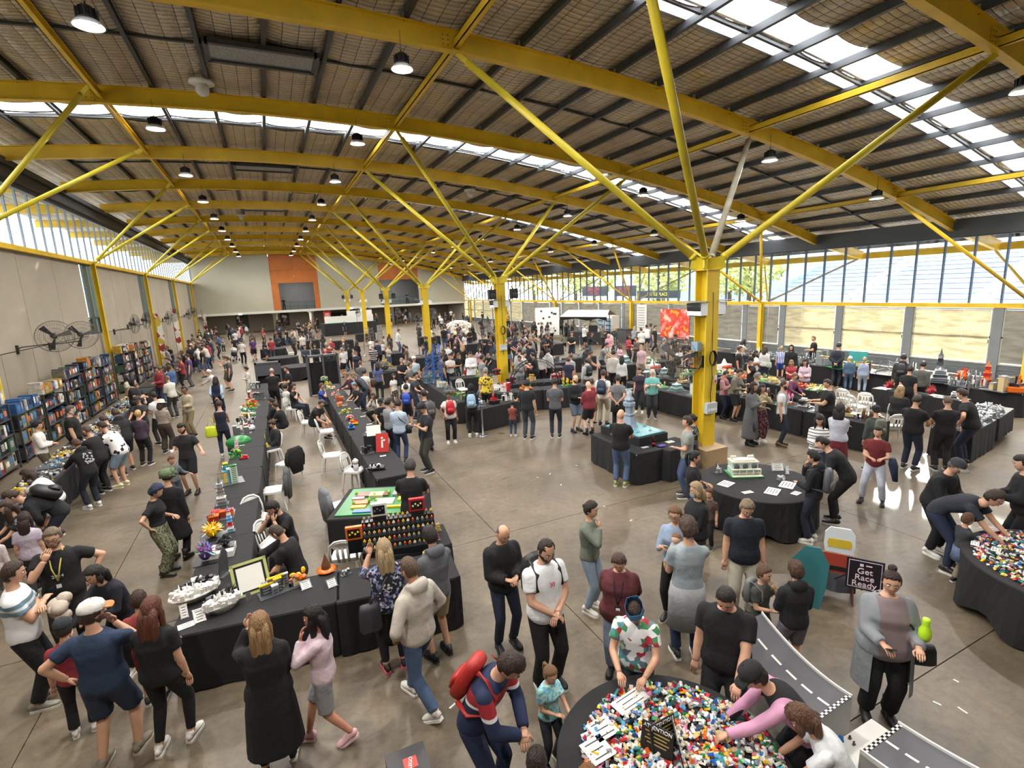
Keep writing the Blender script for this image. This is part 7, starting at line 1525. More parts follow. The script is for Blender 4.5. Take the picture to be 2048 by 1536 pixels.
# --- green baseplate scene
gx, gy = 1.50, 9.22; gt = thing('baseplate_scene', 'bright green baseplate play scene with coloured zones', 'brick model', (gx, gy, .76), math.radians(-24)); g = G(); g.box((0, .02, .012), (1.36, 1.22, .024)); g.obj('baseplate', BR['green'], gt)
for k, (a, b, w, d, c, z_) in enumerate(((-.33, -.12, .26, .22, 'orange', .03), (-.33, -.27, .26, .16, 'yellow', .03), (.10, -.10, .34, .26, 'white', .03), (-.20, .28, .62, .22, 'brown', .03), (-.12, .22, .26, .2, 'tan', .05), (-.44, .10, .22, .1, 'pink', .03), (.30, .25, .22, .2, 'grey', .04), (-.18, -.46, .40, .14, 'blue', .02), (.25, -.34, .5, .07, 'yellow', .03), (.36, .1, .05, .36, 'yellow', .03), (.4, .42, .3, .16, 'red', .05))): G().box((a, b, .024+z_/2), (w, d, z_)).obj('zone_tile', BR[c], gt)
for k in range(9): a, b = rr_.uniform(-.55, .55), rr_.uniform(-.5, .5); tr = G(); tr.lathe([(.008, .02), (.008, .06)], 6).lathe([(.03, .05), (.025, .08), (.004, .12)], 8); o = tr.obj('tiny_tree', BR['lime'], gt); o.location = (a, b, 0)
# --- middle long stall
MS = [(742, 940, 'ship', ['black', 'white', 'red'], .4, 'skeletal white and black dragon model'), (735, 905, 'city', ['black', 'dgrey'], .3, 'low black plinth model'), (684, 860, 'ship', ['blue', 'black'], .2, 'dark blue boat model'), (707, 848, 'ship', ['yellow', 'red'], .26, 'yellow helmet shaped model'), (700, 838, 'spiky', ['red', 'white'], .26, 'red fire engine model'), (690, 826, 'garden', ['white', 'lime', 'red'], .4, 'white blossom garden model'), (684, 812, 'city', ['orange', 'tan'], .36, 'sand coloured street model'), (679, 800, 'city', ['red', 'orange', 'tan'], .36, 'red market street model'), (671, 790, 'city', ['orange', 'white', 'red'], .36, 'orange market street model'), (662, 778, 'garden', ['tan', 'orange', 'white'], .36, 'autumn garden model'), (655, 768, 'city', ['yellow', 'green', 'tan'], .36, 'yellow houses model'), (648, 760, 'city', ['white', 'tan', 'green'], .36, 'pale houses model')]
for i, (px, py, k_, cs, w, lb) in enumerate(MS): build(px, py, w, .3, .16, cs, lb+' on the middle long stall', 80+i, k_)
for i in range(8): card(712+10*i-16*(i > 3)*1.0, 800+16*i, .14, .09, 'white label card along the middle stall, %s' % NTH[i])
t = thing('display_box', 'black display box standing on the middle long stall', 'box', (*at(752, 897, .76), .76), math.radians(-8)); G().box((0, 0, .2), (.55, .28, .4)).obj('box_body', mat('box_black', '#1b1c1e', .6), t); G().box((-.02, -.1, .5), (.34, .01, .26), R=Matrix.Rotation(-.35, 3, 'X')).obj('white_sheet', WHITE, t)
t = thing('red_poster', 'red poster board with a white figure propped on the middle stall', 'poster', (*at(765, 905, .76), .76), math.radians(-20)); R = Matrix.Rotation(math.radians(72), 3, 'X'); G().box(R @ Vector((0, .24, 0)), (.30, .46, .012), R=R).obj('sheet', mat('poster_red', '#b3221f', .6), t); g = G(); g.box(R @ Vector((0, .22, .01)), (.04, .2, .004), R=R).box(R @ Vector((.03, .3, .01)), (.09, .04, .004), R=R).ball(R @ Vector((0, .35, .01)), .03, 8, 5); g.obj('white_figure', WHITE, t); G().bar((-.1, .1, .3), (-.14, .3, 0), .015, .015).obj('prop_leg', WOODP, t)
# --- tower model
TX, TY = 8.02, 9.95; t = thing('display_riser', 'black covered riser box under the tower model', 'box', (TX, TY, .76), math.radians(3)); G().box((0, 0, .1), (.92, 1.45, .2)).obj('box_body', TC, t)
t = thing('tower_model', 'tall grey lookout tower model on a teal sea base', 'brick model', (TX, TY, .965), math.radians(3)); G().box((0, -.05, .015), (.84, 1.25, .03)).obj('sea_base', mat('teal_sea', '#4b8f98', .25, 0, .3, 12), t)
TG = mat('tower_grey', '#8f9bab', .45); g = G(); g.lathe([(.24, .03), (.19, .12), (.14, .30), (.11, .34)], 6, (0, .15, 0), sm=False).lathe([(.15, .34), (.15, .37), (.10, .38), (.10, .56), (.16, .58), (.165, .66), (.09, .68), (.09, .72), (.14, .74), (.10, .80)], 6, (0, .15, 0), sm=False); g.obj('tower_body', TG, t)
g = G(); g.lathe([(.06, .80), (.07, .9), (.05, .98)], 8, (0, .15, 0), sm=False).box((0, .15, 1.0), (.22, .03, .03)).box((0, .15, .95), (.03, .2, .03)); g.obj('lookout', mat('tower_pale', '#c2ccd6', .4), t)
for i, (a, b) in enumerate(((-.2, -.4), (.15, -.45), (.3, -.1))): o = G().prism([(-.05, 0), (.03, -.02), (.05, 0), (.03, .02)], .03, .05).lathe([(.004, .05), (.004, .1)], 5).obj('little_boat', TG, t); o.location = (a, b, 0)
t = thing('soda_bottle', 'dark soda bottle on the small table', 'bottle', (*at(1307, 893, .76), .76)); G().lathe([(.033, 0), (.035, .1), (.028, .13), (.034, .17), (.013, .21), (.013, .23)], 14).obj('bottle_body', mat('cola', '#2a1512', .15), t); G().lathe([(.015, .23), (.015, .245)], 10).obj('cap', BR['red'], t); G().lathe([(.0355, .05), (.0355, .1)], 14).obj('label_band', BR['red'], t)
t = thing('folded_cloth', 'purple folded cloth on the small table', 'cloth', (*at(1324, 893, .76), .76)); G().ball((0, 0, .02), (.11, .07, .03), 12, 6).obj('cloth_body', mat('purple_cloth', '#5d4a9c', .9, 0, .2, 20, .5, 20), t)
card(1340, 884, .2, .14, 'white paper sheet at the back of the small table'); card(1272, 884, .10, .18, 'printed card standing beside the bald man', tilt=70, rot=-20, frame='#c9c5b4'); card(1290, 895, .18, .1, 'silver tool tray on the small table', col='#a9adb0', lines=0)
# --- round house table
t = thing('house_model', 'cream and mint mansion model with arched balconies', 'brick model', (8.17, 6.72, .76), math.radians(-27)); MINT = mat('mint_brick', '#c5d6c8', .4); CRM = mat('cream_brick', '#ddd9c6', .4)
G().box((0, 0, .015), (.62, .44, .03)).obj('baseplate', BR['green'], t); g = G(); g.box((0, .03, .09), (.52, .26, .12)).box((0, .05, .20), (.50, .22, .12)); g.obj('walls', MINT, t); g = G(); g.box((0, -.12, .07), (.56, .02, .012)).box((0, -.12, .15), (.56, .06, .014)).box((0, -.17, .035), (.58, .1, .012))
for k in range(5): g.box((-.27+.135*k, -.14, .10), (.018, .018, .1))
g.obj('veranda', CRM, t); g = G()
for k in range(3): g.lathe([(.05, -.02), (.05, .02)], 16, (-.17+.17*k, -.065, .20), R=Matrix.Rotation(math.pi/2, 3, 'X')); g.box((-.17+.17*k, -.065, .175), (.09, .03, .05))
g.obj('arch_window', BR['dgrey'], t); g = G(); g.box((0, .05, .275), (.52, .26, .03)); g.box((0, .05, .30), (.40, .18, .03)); g.obj('roof', CRM, t); g = G(); g.box((-.17, .12, .33), (.11, .05, .05)).box((.17, .12, .33), (.11, .05, .05)); g.obj('chimney', CRM, t)
for i, (px, py, w, d, lb, c) in enumerate(((1452, 968, .30, .22, 'floor plan sheets on the round house table', '#d9dbd2'), (1495, 985, .20, .10, 'small white name card on the round house table', '#e9e7e1'), (1545, 983, .34, .22, 'white newspaper clippings, left sheet', '#e6e5e0'), (1575, 970, .36, .24, 'white newspaper clippings, right sheet', '#e6e5e0'), (1592, 987, .18, .12, 'small folded note at the right of the round table', '#e9e7e1'))): card(px, py, w, d, lb, col=c, rot=[15, -10, 25, 25, 10][i])
for i, (px, py, lb) in enumerate(((1487, 918, 'silver framed photo behind the mansion model'), (1556, 940, 'long white framed panel right of the mansion'), (1581, 945, 'narrow leaning card at the right of the round table'), (1421, 935, 'dark framed card at the left of the round table'))): card(px, py, [.12, .22, .05, .08][i], .16, lb, tilt=65, rot=[-10, -30, -40, 30][i], frame='#a5a8a8' if i != 3 else '#3a2a26')
build(1562, 960, .16, .12, .09, ['white', 'grey'], 'small white house model right of the mansion', 95, 'city'); build(1436, 946, .12, .12, .14, ['silver', 'white', 'grey'], 'small grey and white tower block model left of the mansion', 96, 'city')
# --- loose bricks on the near round table
BC = ['white', 'white', 'white', 'white', 'white', 'white', 'tan', 'red', 'red', 'black', 'yellow', 'blue', 'green', 'tan', 'grey', 'teal', 'orange', 'pink', 'azure', 'dgrey', 'white']; bm = {}
for c in set(BC):
    for s in (0, 1, 2):
        g = G(); w, d = [(.032, .016), (.048, .016), (.032, .032)][s]; g.box((0, 0, .0096), (w, d, .0096*2*.6))
        for a in range(int(w/.016)):
            for b in range(int(d/.016)): g.lathe([(.005, .015), (.005, .019)], 6, (-w/2+.008+.016*a, -d/2+.008+.016*b, 0), 0, False)
        bm[(c, s)] = g.mesh('loose_brick', BR[c])
def heap(cx, cy, r, n, where, seed, holes=()):
    rr = random.Random(seed)
    for k in range(n):
        for _ in range(40):
            a, q = rr.uniform(0, 6.28), r*math.sqrt(rr.uniform(0, 1)); x, y = cx+q*math.cos(a), cy+q*math.sin(a)
            if all(abs(x-hx)+abs(y-hy) > hr for hx, hy, hr in holes): break
        c = rr.choice(BC); o = mk('loose_brick', bm[(c, rr.randrange(3))], None, 'loose %s brick in the heap on %s' % ({'dgrey': 'dark grey', 'azure': 'sky blue'}.get(c, c), where), 'brick', 'loose bricks on %s' % where); o.location = (x, y, .76+.012+rr.uniform(0, .03)); o.rotation_euler = (rr.uniform(-.9, .9), rr.uniform(-.9, .9), rr.uniform(0, 6.3)); s_ = 1.45; o.scale = (s_, s_, s_)
def heapstuff(cx, cy, r, n, where, seed, z=.76):
    rr = random.Random(seed); g = G(); cs = sorted(set(BC)); 
    for k in range(n):
        a, q = rr.uniform(0, 6.28), r*math.sqrt(rr.uniform(0, 1)); R = Matrix.Rotation(rr.uniform(-.9, .9), 3, 'X') @ Matrix.Rotation(rr.uniform(-.9, .9), 3, 'Y') @ Matrix.Rotation(rr.uniform(0, 6.3), 3, 'Z'); g.box((cx+q*math.cos(a), cy+q*math.sin(a), z+.008+rr.uniform(0, .022)), (rr.uniform(.024, .06), rr.uniform(.02, .036), .016), R=R, m=cs.index(rr.choice(BC)))
    o = g.obj('small_bricks', [BR[c] for c in cs], None, label='mass of small mixed coloured bricks spread over %s' % where, cat='bricks', kind='stuff')
BX, BY = 2.62, 2.62
heap(BX, BY, .80, 300, 'the near round table', 5); heapstuff(BX, BY, .80, 2300, 'the near round table', 6); heapstuff(8.95, 2.3, 1.0, 1500, 'the right hand round table', 7)
for i, (px, py, w, d, lb) in enumerate(((1260, 1402, .36, .16, 'long white instruction sheet across the bricks'), (1205, 1458, .22, .20, 'white instruction sheet with drawings, upper left'), (1195, 1500, .22, .22, 'white instruction sheet with drawings, lower left'), (1985, 1058, .30, .16, 'white sheet at the back of the right brick table'), (1950, 1088, .14, .09, 'small white slip on the right brick table'), (1992, 1100, .14, .1, 'white slip beside the small boy'))): card(px, py, w, d, lb, z=.80, rot=[8, 4, 4, -20, 20, 15][i], lines=3)
GOLD = mat('gold_ink', '#b9a25a', .5); SBK = mat('sign_black', '#1e1b18', .6)
for i, (px, py, rz) in enumerate(((1330, 1478, 2), (1312, 1492, -62), (1360, 1492, 58))):
    t = thing('attention_sign', 'black attention notice on the brick table, %s panel' % ['front', 'left', 'right'][i], 'sign', (*at(px, py+14, .80), .80), math.radians(rz)); t.scale = (1.35, 1.35, 1.35); R = Matrix.Rotation(math.radians(78), 3, 'X'); G().box(R @ Vector((0, .08, 0)), (.20, .17, .008), R=R).obj('panel', SBK, t)
    M = Matrix.Translation(R @ Vector((0, .145, .006))) @ Matrix.Rotation(math.radians(78), 4, 'X'); text('lettering', 'ATTENTION', .032, WHITE, M, parent=t); g = G()
    for k in range(4): g.box(R @ Vector((0, .115-.022*k, .006)), (.15-.03*(k % 2), .007, .001), R=R)
    g.obj('printed_lines', GOLD, t)
# --- ramp, sign, standee, box
GRY = mat('track_grey', '#59595e', .6); WED = mat('track_edge', '#e3e1dc', .5)
def ramp(o, u, v, wd, L, zf, label, zb, chk, nn=18):
    """o = low left corner, u across, v along"""
    t = thing('race_ramp', label, 'ramp'); o = np.array(o); u = np.array(u); v = np.array(v); P_ = lambda a, s, z: (*(o+u*a+v*s), z); g = G(); es_ = [G(), G()]; dd = G(); side = G()
    for k in range(nn):
        s0, s1 = L*k/nn, L*(k+1)/nn; z0, z1 = zf(s0), zf(s1)
        g.raw([P_(0, s0, z0), P_(wd, s0, z0), P_(wd, s1, z1), P_(0, s1, z1), P_(0, s0, z0-.015), P_(wd, s0, z0-.015), P_(wd, s1, z1-.015), P_(0, s1, z1-.015)], [(0, 1, 2, 3), (7, 6, 5, 4)])
        for e, a in zip(es_, (0, wd-.018)): e.raw([P_(a+b, s, z+dz) for s, z in ((s0, z0), (s1, z1)) for dz in (-.02, .025) for b in (0, .018)], [(0, 1, 3, 2), (4, 6, 7, 5), (2, 3, 7, 6), (0, 4, 5, 1), (0, 2, 6, 4), (1, 5, 7, 3)])
        for a in (.002, wd-.002): side.raw([P_(a, s0, zb), P_(a, s1, zb), P_(a, s1, z1-.02), P_(a, s0, z0-.02)], [(0, 1, 2, 3), (3, 2, 1, 0)])
        if k % 3: dd.raw([P_(wd/2-.014, s0, z0+.003), P_(wd/2+.014, s0, z0+.003), P_(wd/2+.014, s1, z1+.003), P_(wd/2-.014, s1, z1+.003)], [(0, 1, 2, 3)])
    g.obj('track', GRY, t); [e.obj('side_rail', WED, t) for e in es_]; dd.obj('lane_dash', WHITE, t); side.obj('side_wall', WED, t); z0 = zf(0); side2 = G(); side2.raw([P_(0, 0, zb), P_(wd, 0, zb), P_(wd, 0, z0-.002), P_(0, 0, z0-.002)], [(0, 1, 2, 3), (3, 2, 1, 0)]); side2.obj('end_wall', WED, t); c = G(); n = 18
    for i in range(n):
        for j in range(2): s = .004+.018*j; c.raw([P_(wd*i/n, s, zf(s)+.004), P_(wd*(i+1)/n, s, zf(s)+.004), P_(wd*(i+1)/n, s+.018, zf(s+.018)+.004), P_(wd*i/n, s+.018, zf(s+.018)+.004)], [(0, 1, 2, 3)], (i+j) % 2)
    c.obj('checker_strip', [BR['black'], WHITE], t); return t
ramp((3.99, 2.40), (.998, .05), (-.12, .99), .57, .92, lambda s: .67+.36*(s/.92)**1.9, 'grey curved race ramp with white dashes and high end', .30, True)
ramp((4.76, 2.13), (-.998, -.02), (.02, -1), .60, .9, lambda s: .55+.12*(s/.9)**2, 'second grey race ramp with chequered edge at the bottom right', .1, True)
t = thing('race_platform', 'white landing platform between the two race ramps', 'platform', (4.38, 2.27, 0)); G().box((0, 0, .15), (1.0, .28, .30)).obj('platform_body', WED, t)
build(1676, 1480, .06, .05, .03, ['blue'], 'small blue racing car on the white platform', 97, 'ship', z=.30, cat='toy car')
for i, (px, py) in enumerate(((1700, 1478), (1672, 1502), (1708, 1490), (1690, 1516))): build(px, py, .03, .02, .012, ['black'], 'tiny black car part on the white platform, %s' % NTH[i], 98+i, 'city', z=.30, hi=False, cat='brick')
t = thing('race_sign', 'black square sign reading Get Race Ready', 'sign', (6.88, 3.66, .36), math.radians(-56)); t.scale = (.68, 1, .68); g = G(); g.box((0, 0, .33), (.62, .02, .66)); g.obj('panel', mat('sign_plum', '#1d1420', .5), t); g = G()
for s in (-1, 1): g.box((s*.27, -.013, .33), (.012, .006, .58)); g.box((0, -.013, .33+s*.285), (.54, .006, .012))
g.obj('border', mat('border_lilac', '#cfc6d6', .5), t); PKL = mat('letter_pink', '#f0d9e2', .5)
for k, s in enumerate(('Get', 'Race', 'Ready')): text('lettering', s, .17, PKL, Matrix.Translation((0, -.014, .40-.14*k)) @ Matrix.Rotation(math.pi/2, 4, 'X'), ext=.004, parent=t)
G().box((-.06, -.013, .53), (.06, .006, .05)).box((.06, -.013, .53), (.1, .006, .02)).obj('badge', PKL, t); G().bar((-.25, 0, .3), (-.5, .0, .1), .02, .02).bar((0, .02, .3), (0, .2, -.17), .03, .02).obj('prop_leg', BR['black'], t)
t = thing('racer_standee', 'cut-out standee of a helmeted racer in red and grey', 'standee', (6.98, 4.08, 0), math.radians(-55)); T_ = lambda a, b, c: (a, c, b)
G().prism([(-.26, .36), (.26, .36), (.30, .50), (.22, .66), (-.22, .66), (-.34, .5)], -.012, .012, T=T_).obj('torso', mat('racer_red', '#a8402c', .6), t); G().prism([(-.34, .40), (.34, .40), (.33, .47), (-.33, .47)], -.016, .014, T=T_).obj('arm_band', BR['black'], t); G().prism([(-.24, .10), (-.04, .06), (.04, .06), (.24, .10), (.24, .36), (-.24, .36)], -.013, .013, T=T_).obj('legs', mat('racer_grey', '#5d6066', .6), t)
G().prism([(-.17, .68), (.17, .68), (.19, .80), (.18, .98), (.12, 1.06), (-.12, 1.06), (-.18, .98), (-.19, .80)], -.014, .012, T=T_).obj('helmet', mat('helmet_white', '#dfe3e8', .4), t); G().prism([(-.135, .76), (.135, .76), (.15, .83), (.135, .89), (-.135, .89), (-.15, .83)], -.02, -.008, T=T_).obj('visor', mat('visor_amber', '#d8b93c', .3), t)
for s in (-1, 1): G().prism([(0, 0), (.34, 0), (.30, .08), (.18, .18), (0, .22)], -.01, .01, T=lambda a, b, c, s=s: (s*.2+c, -a+.14, b)).obj('foot_brace', mat('brace_red', '#5b1f1c', .6), t)
t = thing('teal_standee', 'teal wooden back of a cut-out standee by the race sign', 'standee', (6.42, 4.13, 0), math.radians(-70)); TEAL = mat('teal_ply', '#2f6f74', .6)
G().prism([(-.2, 0), (.16, 0), (.22, .35), (.24, .7), (.12, .92), (-.06, .9), (-.22, .66)], -.01, .01, T=T_).obj('panel', TEAL, t); G().prism([(-.02, 0), (.24, 0), (.20, .35), (.24, .62), (.10, .84), (-.02, .8)], -.01, .01, T=lambda a, b, c: (c, a+.05, b)).obj('brace', TEAL, t)
t = thing('black_box', 'black box with a red square logo at the bottom of the view', 'box', (.63, 3.60, 0), math.radians(-2)); BXG = mat('box_charcoal', '#2b2a2c', .5); G().box((0, .14, .30), (.34, .42, .60)).obj('box_body', BXG, t); G().box((0, .14, .605), (.345, .425, .012)).obj('lid', BXG, t); LR = mat('logo_red', '#c9352c', .45)
G().box((.02, .18, .613), (.115, .115, .004)).obj('logo_square', LR, t); text('lettering', 'LEGO', .045, WHITE, Matrix.Translation((.02, .18, .616)) @ Matrix.Rotation(math.radians(75), 4, 'Z'), ext=.001, parent=t)
# --- left wall racks with boxed sets
RACKC = ['#1b1c20', '#26272c', '#2f4a74', '#b9b5aa', '#1d1f24', '#3a3a3e', '#8f8672', '#3b2f5f', '#a8842c', '#4a4f58', '#8c2f2c', '#d8d4cc', '#27435f', '#6f6a5a', '#c07a2a', '#3c5b48']
def rack(i, y, L, h, lv):
    t = thing('shelf_rack', 'dark steel shelf rack by the left wall, %s in the run' % NTH[i], 'shelf', (XL+.62, y, 0))
    for sx in (-.2, .2):
        for sy in (-L/2, L/2): G().bar((sx, sy, 0), (sx, sy, h), .04, .04).obj('upright', DARK, t)
    for k in range(lv):
        z = .12+(h-.14)*k/(lv-1); G().box((0, 0, z), (.44, L, .03)).obj('shelf', DARK, t)
    rr = random.Random(50+i)
    for k in range(lv):
        z = .12+(h-.14)*k/(lv-1)+.016; yy = -L/2+.04; n = 0; gap = (h-.14)/(lv-1)-.05 if k < lv-1 else .5
        while yy < L/2-.14:
            w = rr.uniform(.12, .34); w = min(w, L/2-.03-yy); hh = min(gap, rr.uniform(.26, .42)); c = rr.choice(RACKC if not (i in (0, 1) and k == lv-1) else ['#2c5282', '#35608f', '#b9b5aa'])
            n += 1; b = thing('boxed_set', 'boxed set %s along the %s shelf of the %s rack' % (NTH[min(n-1, 13)].replace('nearest', 'first'), ['bottom', 'second', 'third', 'fourth', 'top'][k] if k < lv-1 else 'top', NTH[i]), 'box', (XL+.62+rr.uniform(-.02, .03), y+yy+w/2, z+hh/2), 0, 'boxed sets on the wall racks')
            G().box((0, 0, 0), (.36, w-.012, hh)).obj('carton', mat('carton_'+c.strip('#'), c, .45, 0, .35, 9), b)
            c2 = rr.choice(['#d8d2c2', '#b5653a', '#3f6fa0', '#17181b', '#8f8f8c']); g = G(); g.box((.182, 0, hh*.05), (.004, w*.62, hh*.5)); g.obj('printed_picture', mat('print_'+c2.strip('#'), c2, .5, 0, .5, 18), b)
            yy += w
        if k == lv-1: continue
for i, (y, L, h, lv) in enumerate(((18.4, 1.6, 1.95, 5), (20.6, 1.9, 1.5, 4), (22.7, 1.9, 1.75, 4), (24.9, 1.9, 1.95, 5), (27.2, 1.9, 2.05, 5), (29.4, 1.9, 1.9, 5), (33.4, 1.9, 2.1, 5), (36.0, 1.9, 2.0, 5), (38.6, 1.9, 1.9, 5))): rack(i, y, L, h, lv)
# --- trays on the left sorting tables
for i in range(14):
    y = 13.0+.95*i; build(0, 0, .66, .8, .07, [['white', 'silver', 'azure', 'grey'], ['tan', 'yellow', 'white', 'black'], ['grey', 'white', 'black', 'dgrey']][i % 3], 'tray of sorted small parts on the left wall stalls, %s from the near end' % (NTH[min(i, 13)]), 120+i, 'scatter', xy=(-5.08-.03*(y-13), y), hi=True, cat='tray', name='parts_tray')
# --- tables further off: a model every few steps
def row(pts, kinds, phrase, seed, w=.5, d=.4, h=.28, z=.76, hi=True):
    pr = random.Random(seed)
    for i, (x, y) in enumerate(pts):
        k_, cs, nm = kinds[i % len(kinds)]; build(0, 0, w*pr.uniform(.8, 1.1), d*pr.uniform(.8, 1.1), h*pr.uniform(.7, 1.3), cs, '%s model %s, %s along' % (nm, phrase, NTH[i] if i < 14 else 'last'), seed*7+i, k_, xy=(x, y), rot=pr.uniform(-25, 25), hi=hi, z=z)
row([(5.9+.1*i*.5, 16.7+.95*i) for i in range(7)], [('city', ['tan', 'dgrey', 'green'], 'brown battlefield'), ('garden', ['green', 'lime', 'brown'], 'green forest'), ('truss', ['grey', 'dgrey'], 'grey pylon'), ('city', ['grey', 'tan', 'white'], 'stone village')], 'on the centre stall left leg', 3)
row([(6.0, 15.4), (6.6, 15.55), (7.2, 15.75)], [('robot', ['blue', 'silver', 'white'], 'blue robot'), ('ship', ['black', 'red'], 'black vehicle'), ('city', ['white', 'black'], 'white workshop')], 'on the corner stall table', 4)
row([(7.8, 17.2), (8.6, 17.1), (10.3, 16.7), (8.7, 18.6), (9.6, 18.5), (10.6, 18.2), (11.3, 18.1), (8.3, 21), (9.1, 21), (10.2, 21.2), (11, 21.2)], [('city', ['red', 'white'], 'red and white box'), ('ship', ['orange', 'green', 'white'], 'orange race car'), ('garden', ['green', 'yellow'], 'yellow and green garden'), ('robot', ['red', 'black', 'dgrey'], 'red robot'), ('city', ['brown', 'yellow', 'tan'], 'brown market')], 'near the arch', 5)
row([(14.05, 7.7+.62*i) for i in range(12)], [('scatter', ['silver', 'brown', 'black'], 'bronze and silver wreck'), ('ship', ['tan', 'brown'], 'wooden ship'), ('city', ['white', 'tan', 'grey'], 'white street'), ('robot', ['white', 'black', 'silver'], 'white and black robot'), ('garden', ['pink', 'red', 'white'], 'pink flower')], 'on the right front row', 6, .45, .5, .3)
row([(16.65, 10.9+.55*i) for i in range(11)], [('garden', ['yellow', 'white', 'lime'], 'yellow and white bouquet'), ('scatter', ['white', 'orange', 'red', 'tan'], 'orange and white blossom'), ('garden', ['orange', 'red', 'white'], 'orange bouquet'), ('city', ['white', 'yellow', 'tan'], 'cream cottage')], 'on the flower row', 7, .6, .45, .2)
row([(15.1, 6.3), (15.7, 6.4), (16.3, 6.45), (17.1, 6.55), (17.8, 6.7)], [('scatter', ['silver', 'white', 'grey'], 'silver scrap')], 'glittering beside the trio', 8, .55, .6, .16)
row([(18.4, 7.8+.6*i) for i in range(4)], [('robot', ['dgrey', 'silver', 'white'], 'dark robot'), ('spiky', ['red', 'brown', 'black'], 'red spider')], 'on the white strip table', 9, .4, .3, .3)
row([(21.5+.12*(y_-13), y_) for y_ in (7.6, 8.5, 9.4, 10.3, 11.2, 12.1, 13.0, 14.0, 15.0, 16.2, 17.4, 18.6)], [('city', ['grey', 'tan', 'silver'], 'sand and steel fortress'), ('scatter', ['silver', 'white', 'grey', 'dgrey'], 'silver battlefield'), ('tower', ['dgrey', 'grey', 'silver'], 'dark spire'), ('scatter', ['white', 'silver', 'black'], 'white army'), ('truss', ['silver', 'grey'], 'silver fountain'), ('city', ['green', 'tan', 'brown'], 'green hillside'), ('garden', ['lime', 'yellow', 'white'], 'yellow field')], 'on the window side tables', 10, 1.0, .8, .45)
build(0, 0, 1.0, .6, .45, ['orange', 'black', 'orange'], 'bulky orange walker model at the far right edge', 300, 'ship', xy=(21.0, 7.3)); build(0, 0, .5, .5, .55, ['orange', 'white', 'red'], 'orange ferris wheel model on the window side tables', 301, 'spiky', xy=(21.4, 8.9)); build(0, 0, .3, .3, .65, ['orange', 'red'], 'orange bird shaped model beside the ferris wheel', 302, 'tower', xy=(21.3, 8.2))
build(0, 0, .3, .3, .8, ['dgrey', 'black', 'grey'], 'tall dark spired castle model by the bright blind', 303, 'tower', xy=(22.1, 9.9)); build(0, 0, .6, .5, .55, ['white', 'silver', 'grey'], 'white tiered fountain model by the bright blind', 304, 'truss', xy=(22.0, 11.1))
t = thing('turquoise_board', 'flat turquoise board standing on the window side table', 'board', (22.6, 13.1, .76), math.radians(-80)); G().box((0, 0, .3), (.7, .03, .55)).obj('panel', mat('turquoise_board', '#3f9a98', .6), t); G().bar((0, 0, .3), (0, .2, 0), .02, .02).obj('prop_leg', DARK, t)
t = thing('easel', 'wooden easel on the window side table', 'easel', (22.2, 13.9, .76)); G().bar((-.2, -.1, 0), (0, 0, .6), .03, .03).bar((.2, -.1, 0), (0, 0, .6), .03, .03).bar((0, .25, 0), (0, 0, .6), .03, .03).obj('easel_legs', mat('easel_wood', '#8a5b3f', .6), t); G().box((0, -.08, .3), (.35, .02, .3)).obj('board', mat('easel_board', '#a8806a', .6), t)
row([(12.8, 12.6), (12.8, 13.5), (12.8, 14.4), (12.8, 15.3), (13.6, 16.0), (14.5, 16.0), (15.5, 15.8), (16.3, 15.8), (14.5, 19.6), (15.3, 19.6), (16.8, 19.4), (13.0, 22.4), (15, 23.2)], [('city', ['white', 'grey', 'dgrey'], 'white and grey city'), ('tower', ['white', 'grey', 'teal'], 'pale temple'), ('garden', ['green', 'white', 'tan'], 'green park'), ('city', ['dgrey', 'silver', 'black'], 'grey machine')], 'in the centre block', 11, .6, .5, .3)
for i, (px, py) in enumerate(((1306, 738), (1448, 738))):
    x, y = snap(*at(px, py, .78)); t = thing('popcorn_model', 'red and white pointed hamper model %s of the big column' % ('left' if i == 0 else 'right'), 'brick model', (x, y, .77)); G().prism([(-.3, -.15), (.3, -.15), (.3, .15), (-.3, .15)], 0, .22).obj('base', BR['white'], t); g = G()
    for k in range(6): g.ball((-.24+.1*k, -.14, .1), (.05, .05, .09), 8, 6)
    g.obj('red_pods', mat('pod_red', '#d0523a', .4), t); G().prism([(-.16, .2), (0, .46), (.16, .2)], -.04, .04, T=lambda a, b, c: (a, c, b)).obj('gable', WHITE, t)
# --- arch coaster, barrier, tall towers, screens
x, y = at(1040, 800, .76); t = thing('coaster_model', 'black hooped roller coaster model over the centre stall', 'brick model', (9.3, 17.6, .76), math.radians(-12)); g = G(); A = np.linspace(.0, math.pi, 25)
for r_ in (.92, 1.02): 
    for o_ in (-.05, .05): g.tube([(r_*1.05*math.cos(a), o_, r_*1.05*math.sin(a)) for a in A], .012, 5, ref=(0, 1, 0))
for a in A: 
    g.bar((.92*1.05*math.cos(a), -.05, .92*1.05*math.sin(a)), (1.02*1.05*math.cos(a), -.05, 1.02*1.05*math.sin(a)), .012, .012); g.bar((.92*1.05*math.cos(a), .05, .92*1.05*math.sin(a)), (1.02*1.05*math.cos(a+.06), .05, 1.02*1.05*math.sin(a+.06)), .012, .012)
g.obj('hoop_track', BR['black'], t); g = G()
for k in range(7): g.bar((-1+.33*k, -.1, 0), (-1+.33*k, -.1, .2+.1*(k % 3)), .015, .015)
g.obj('support', BR['dgrey'], t)
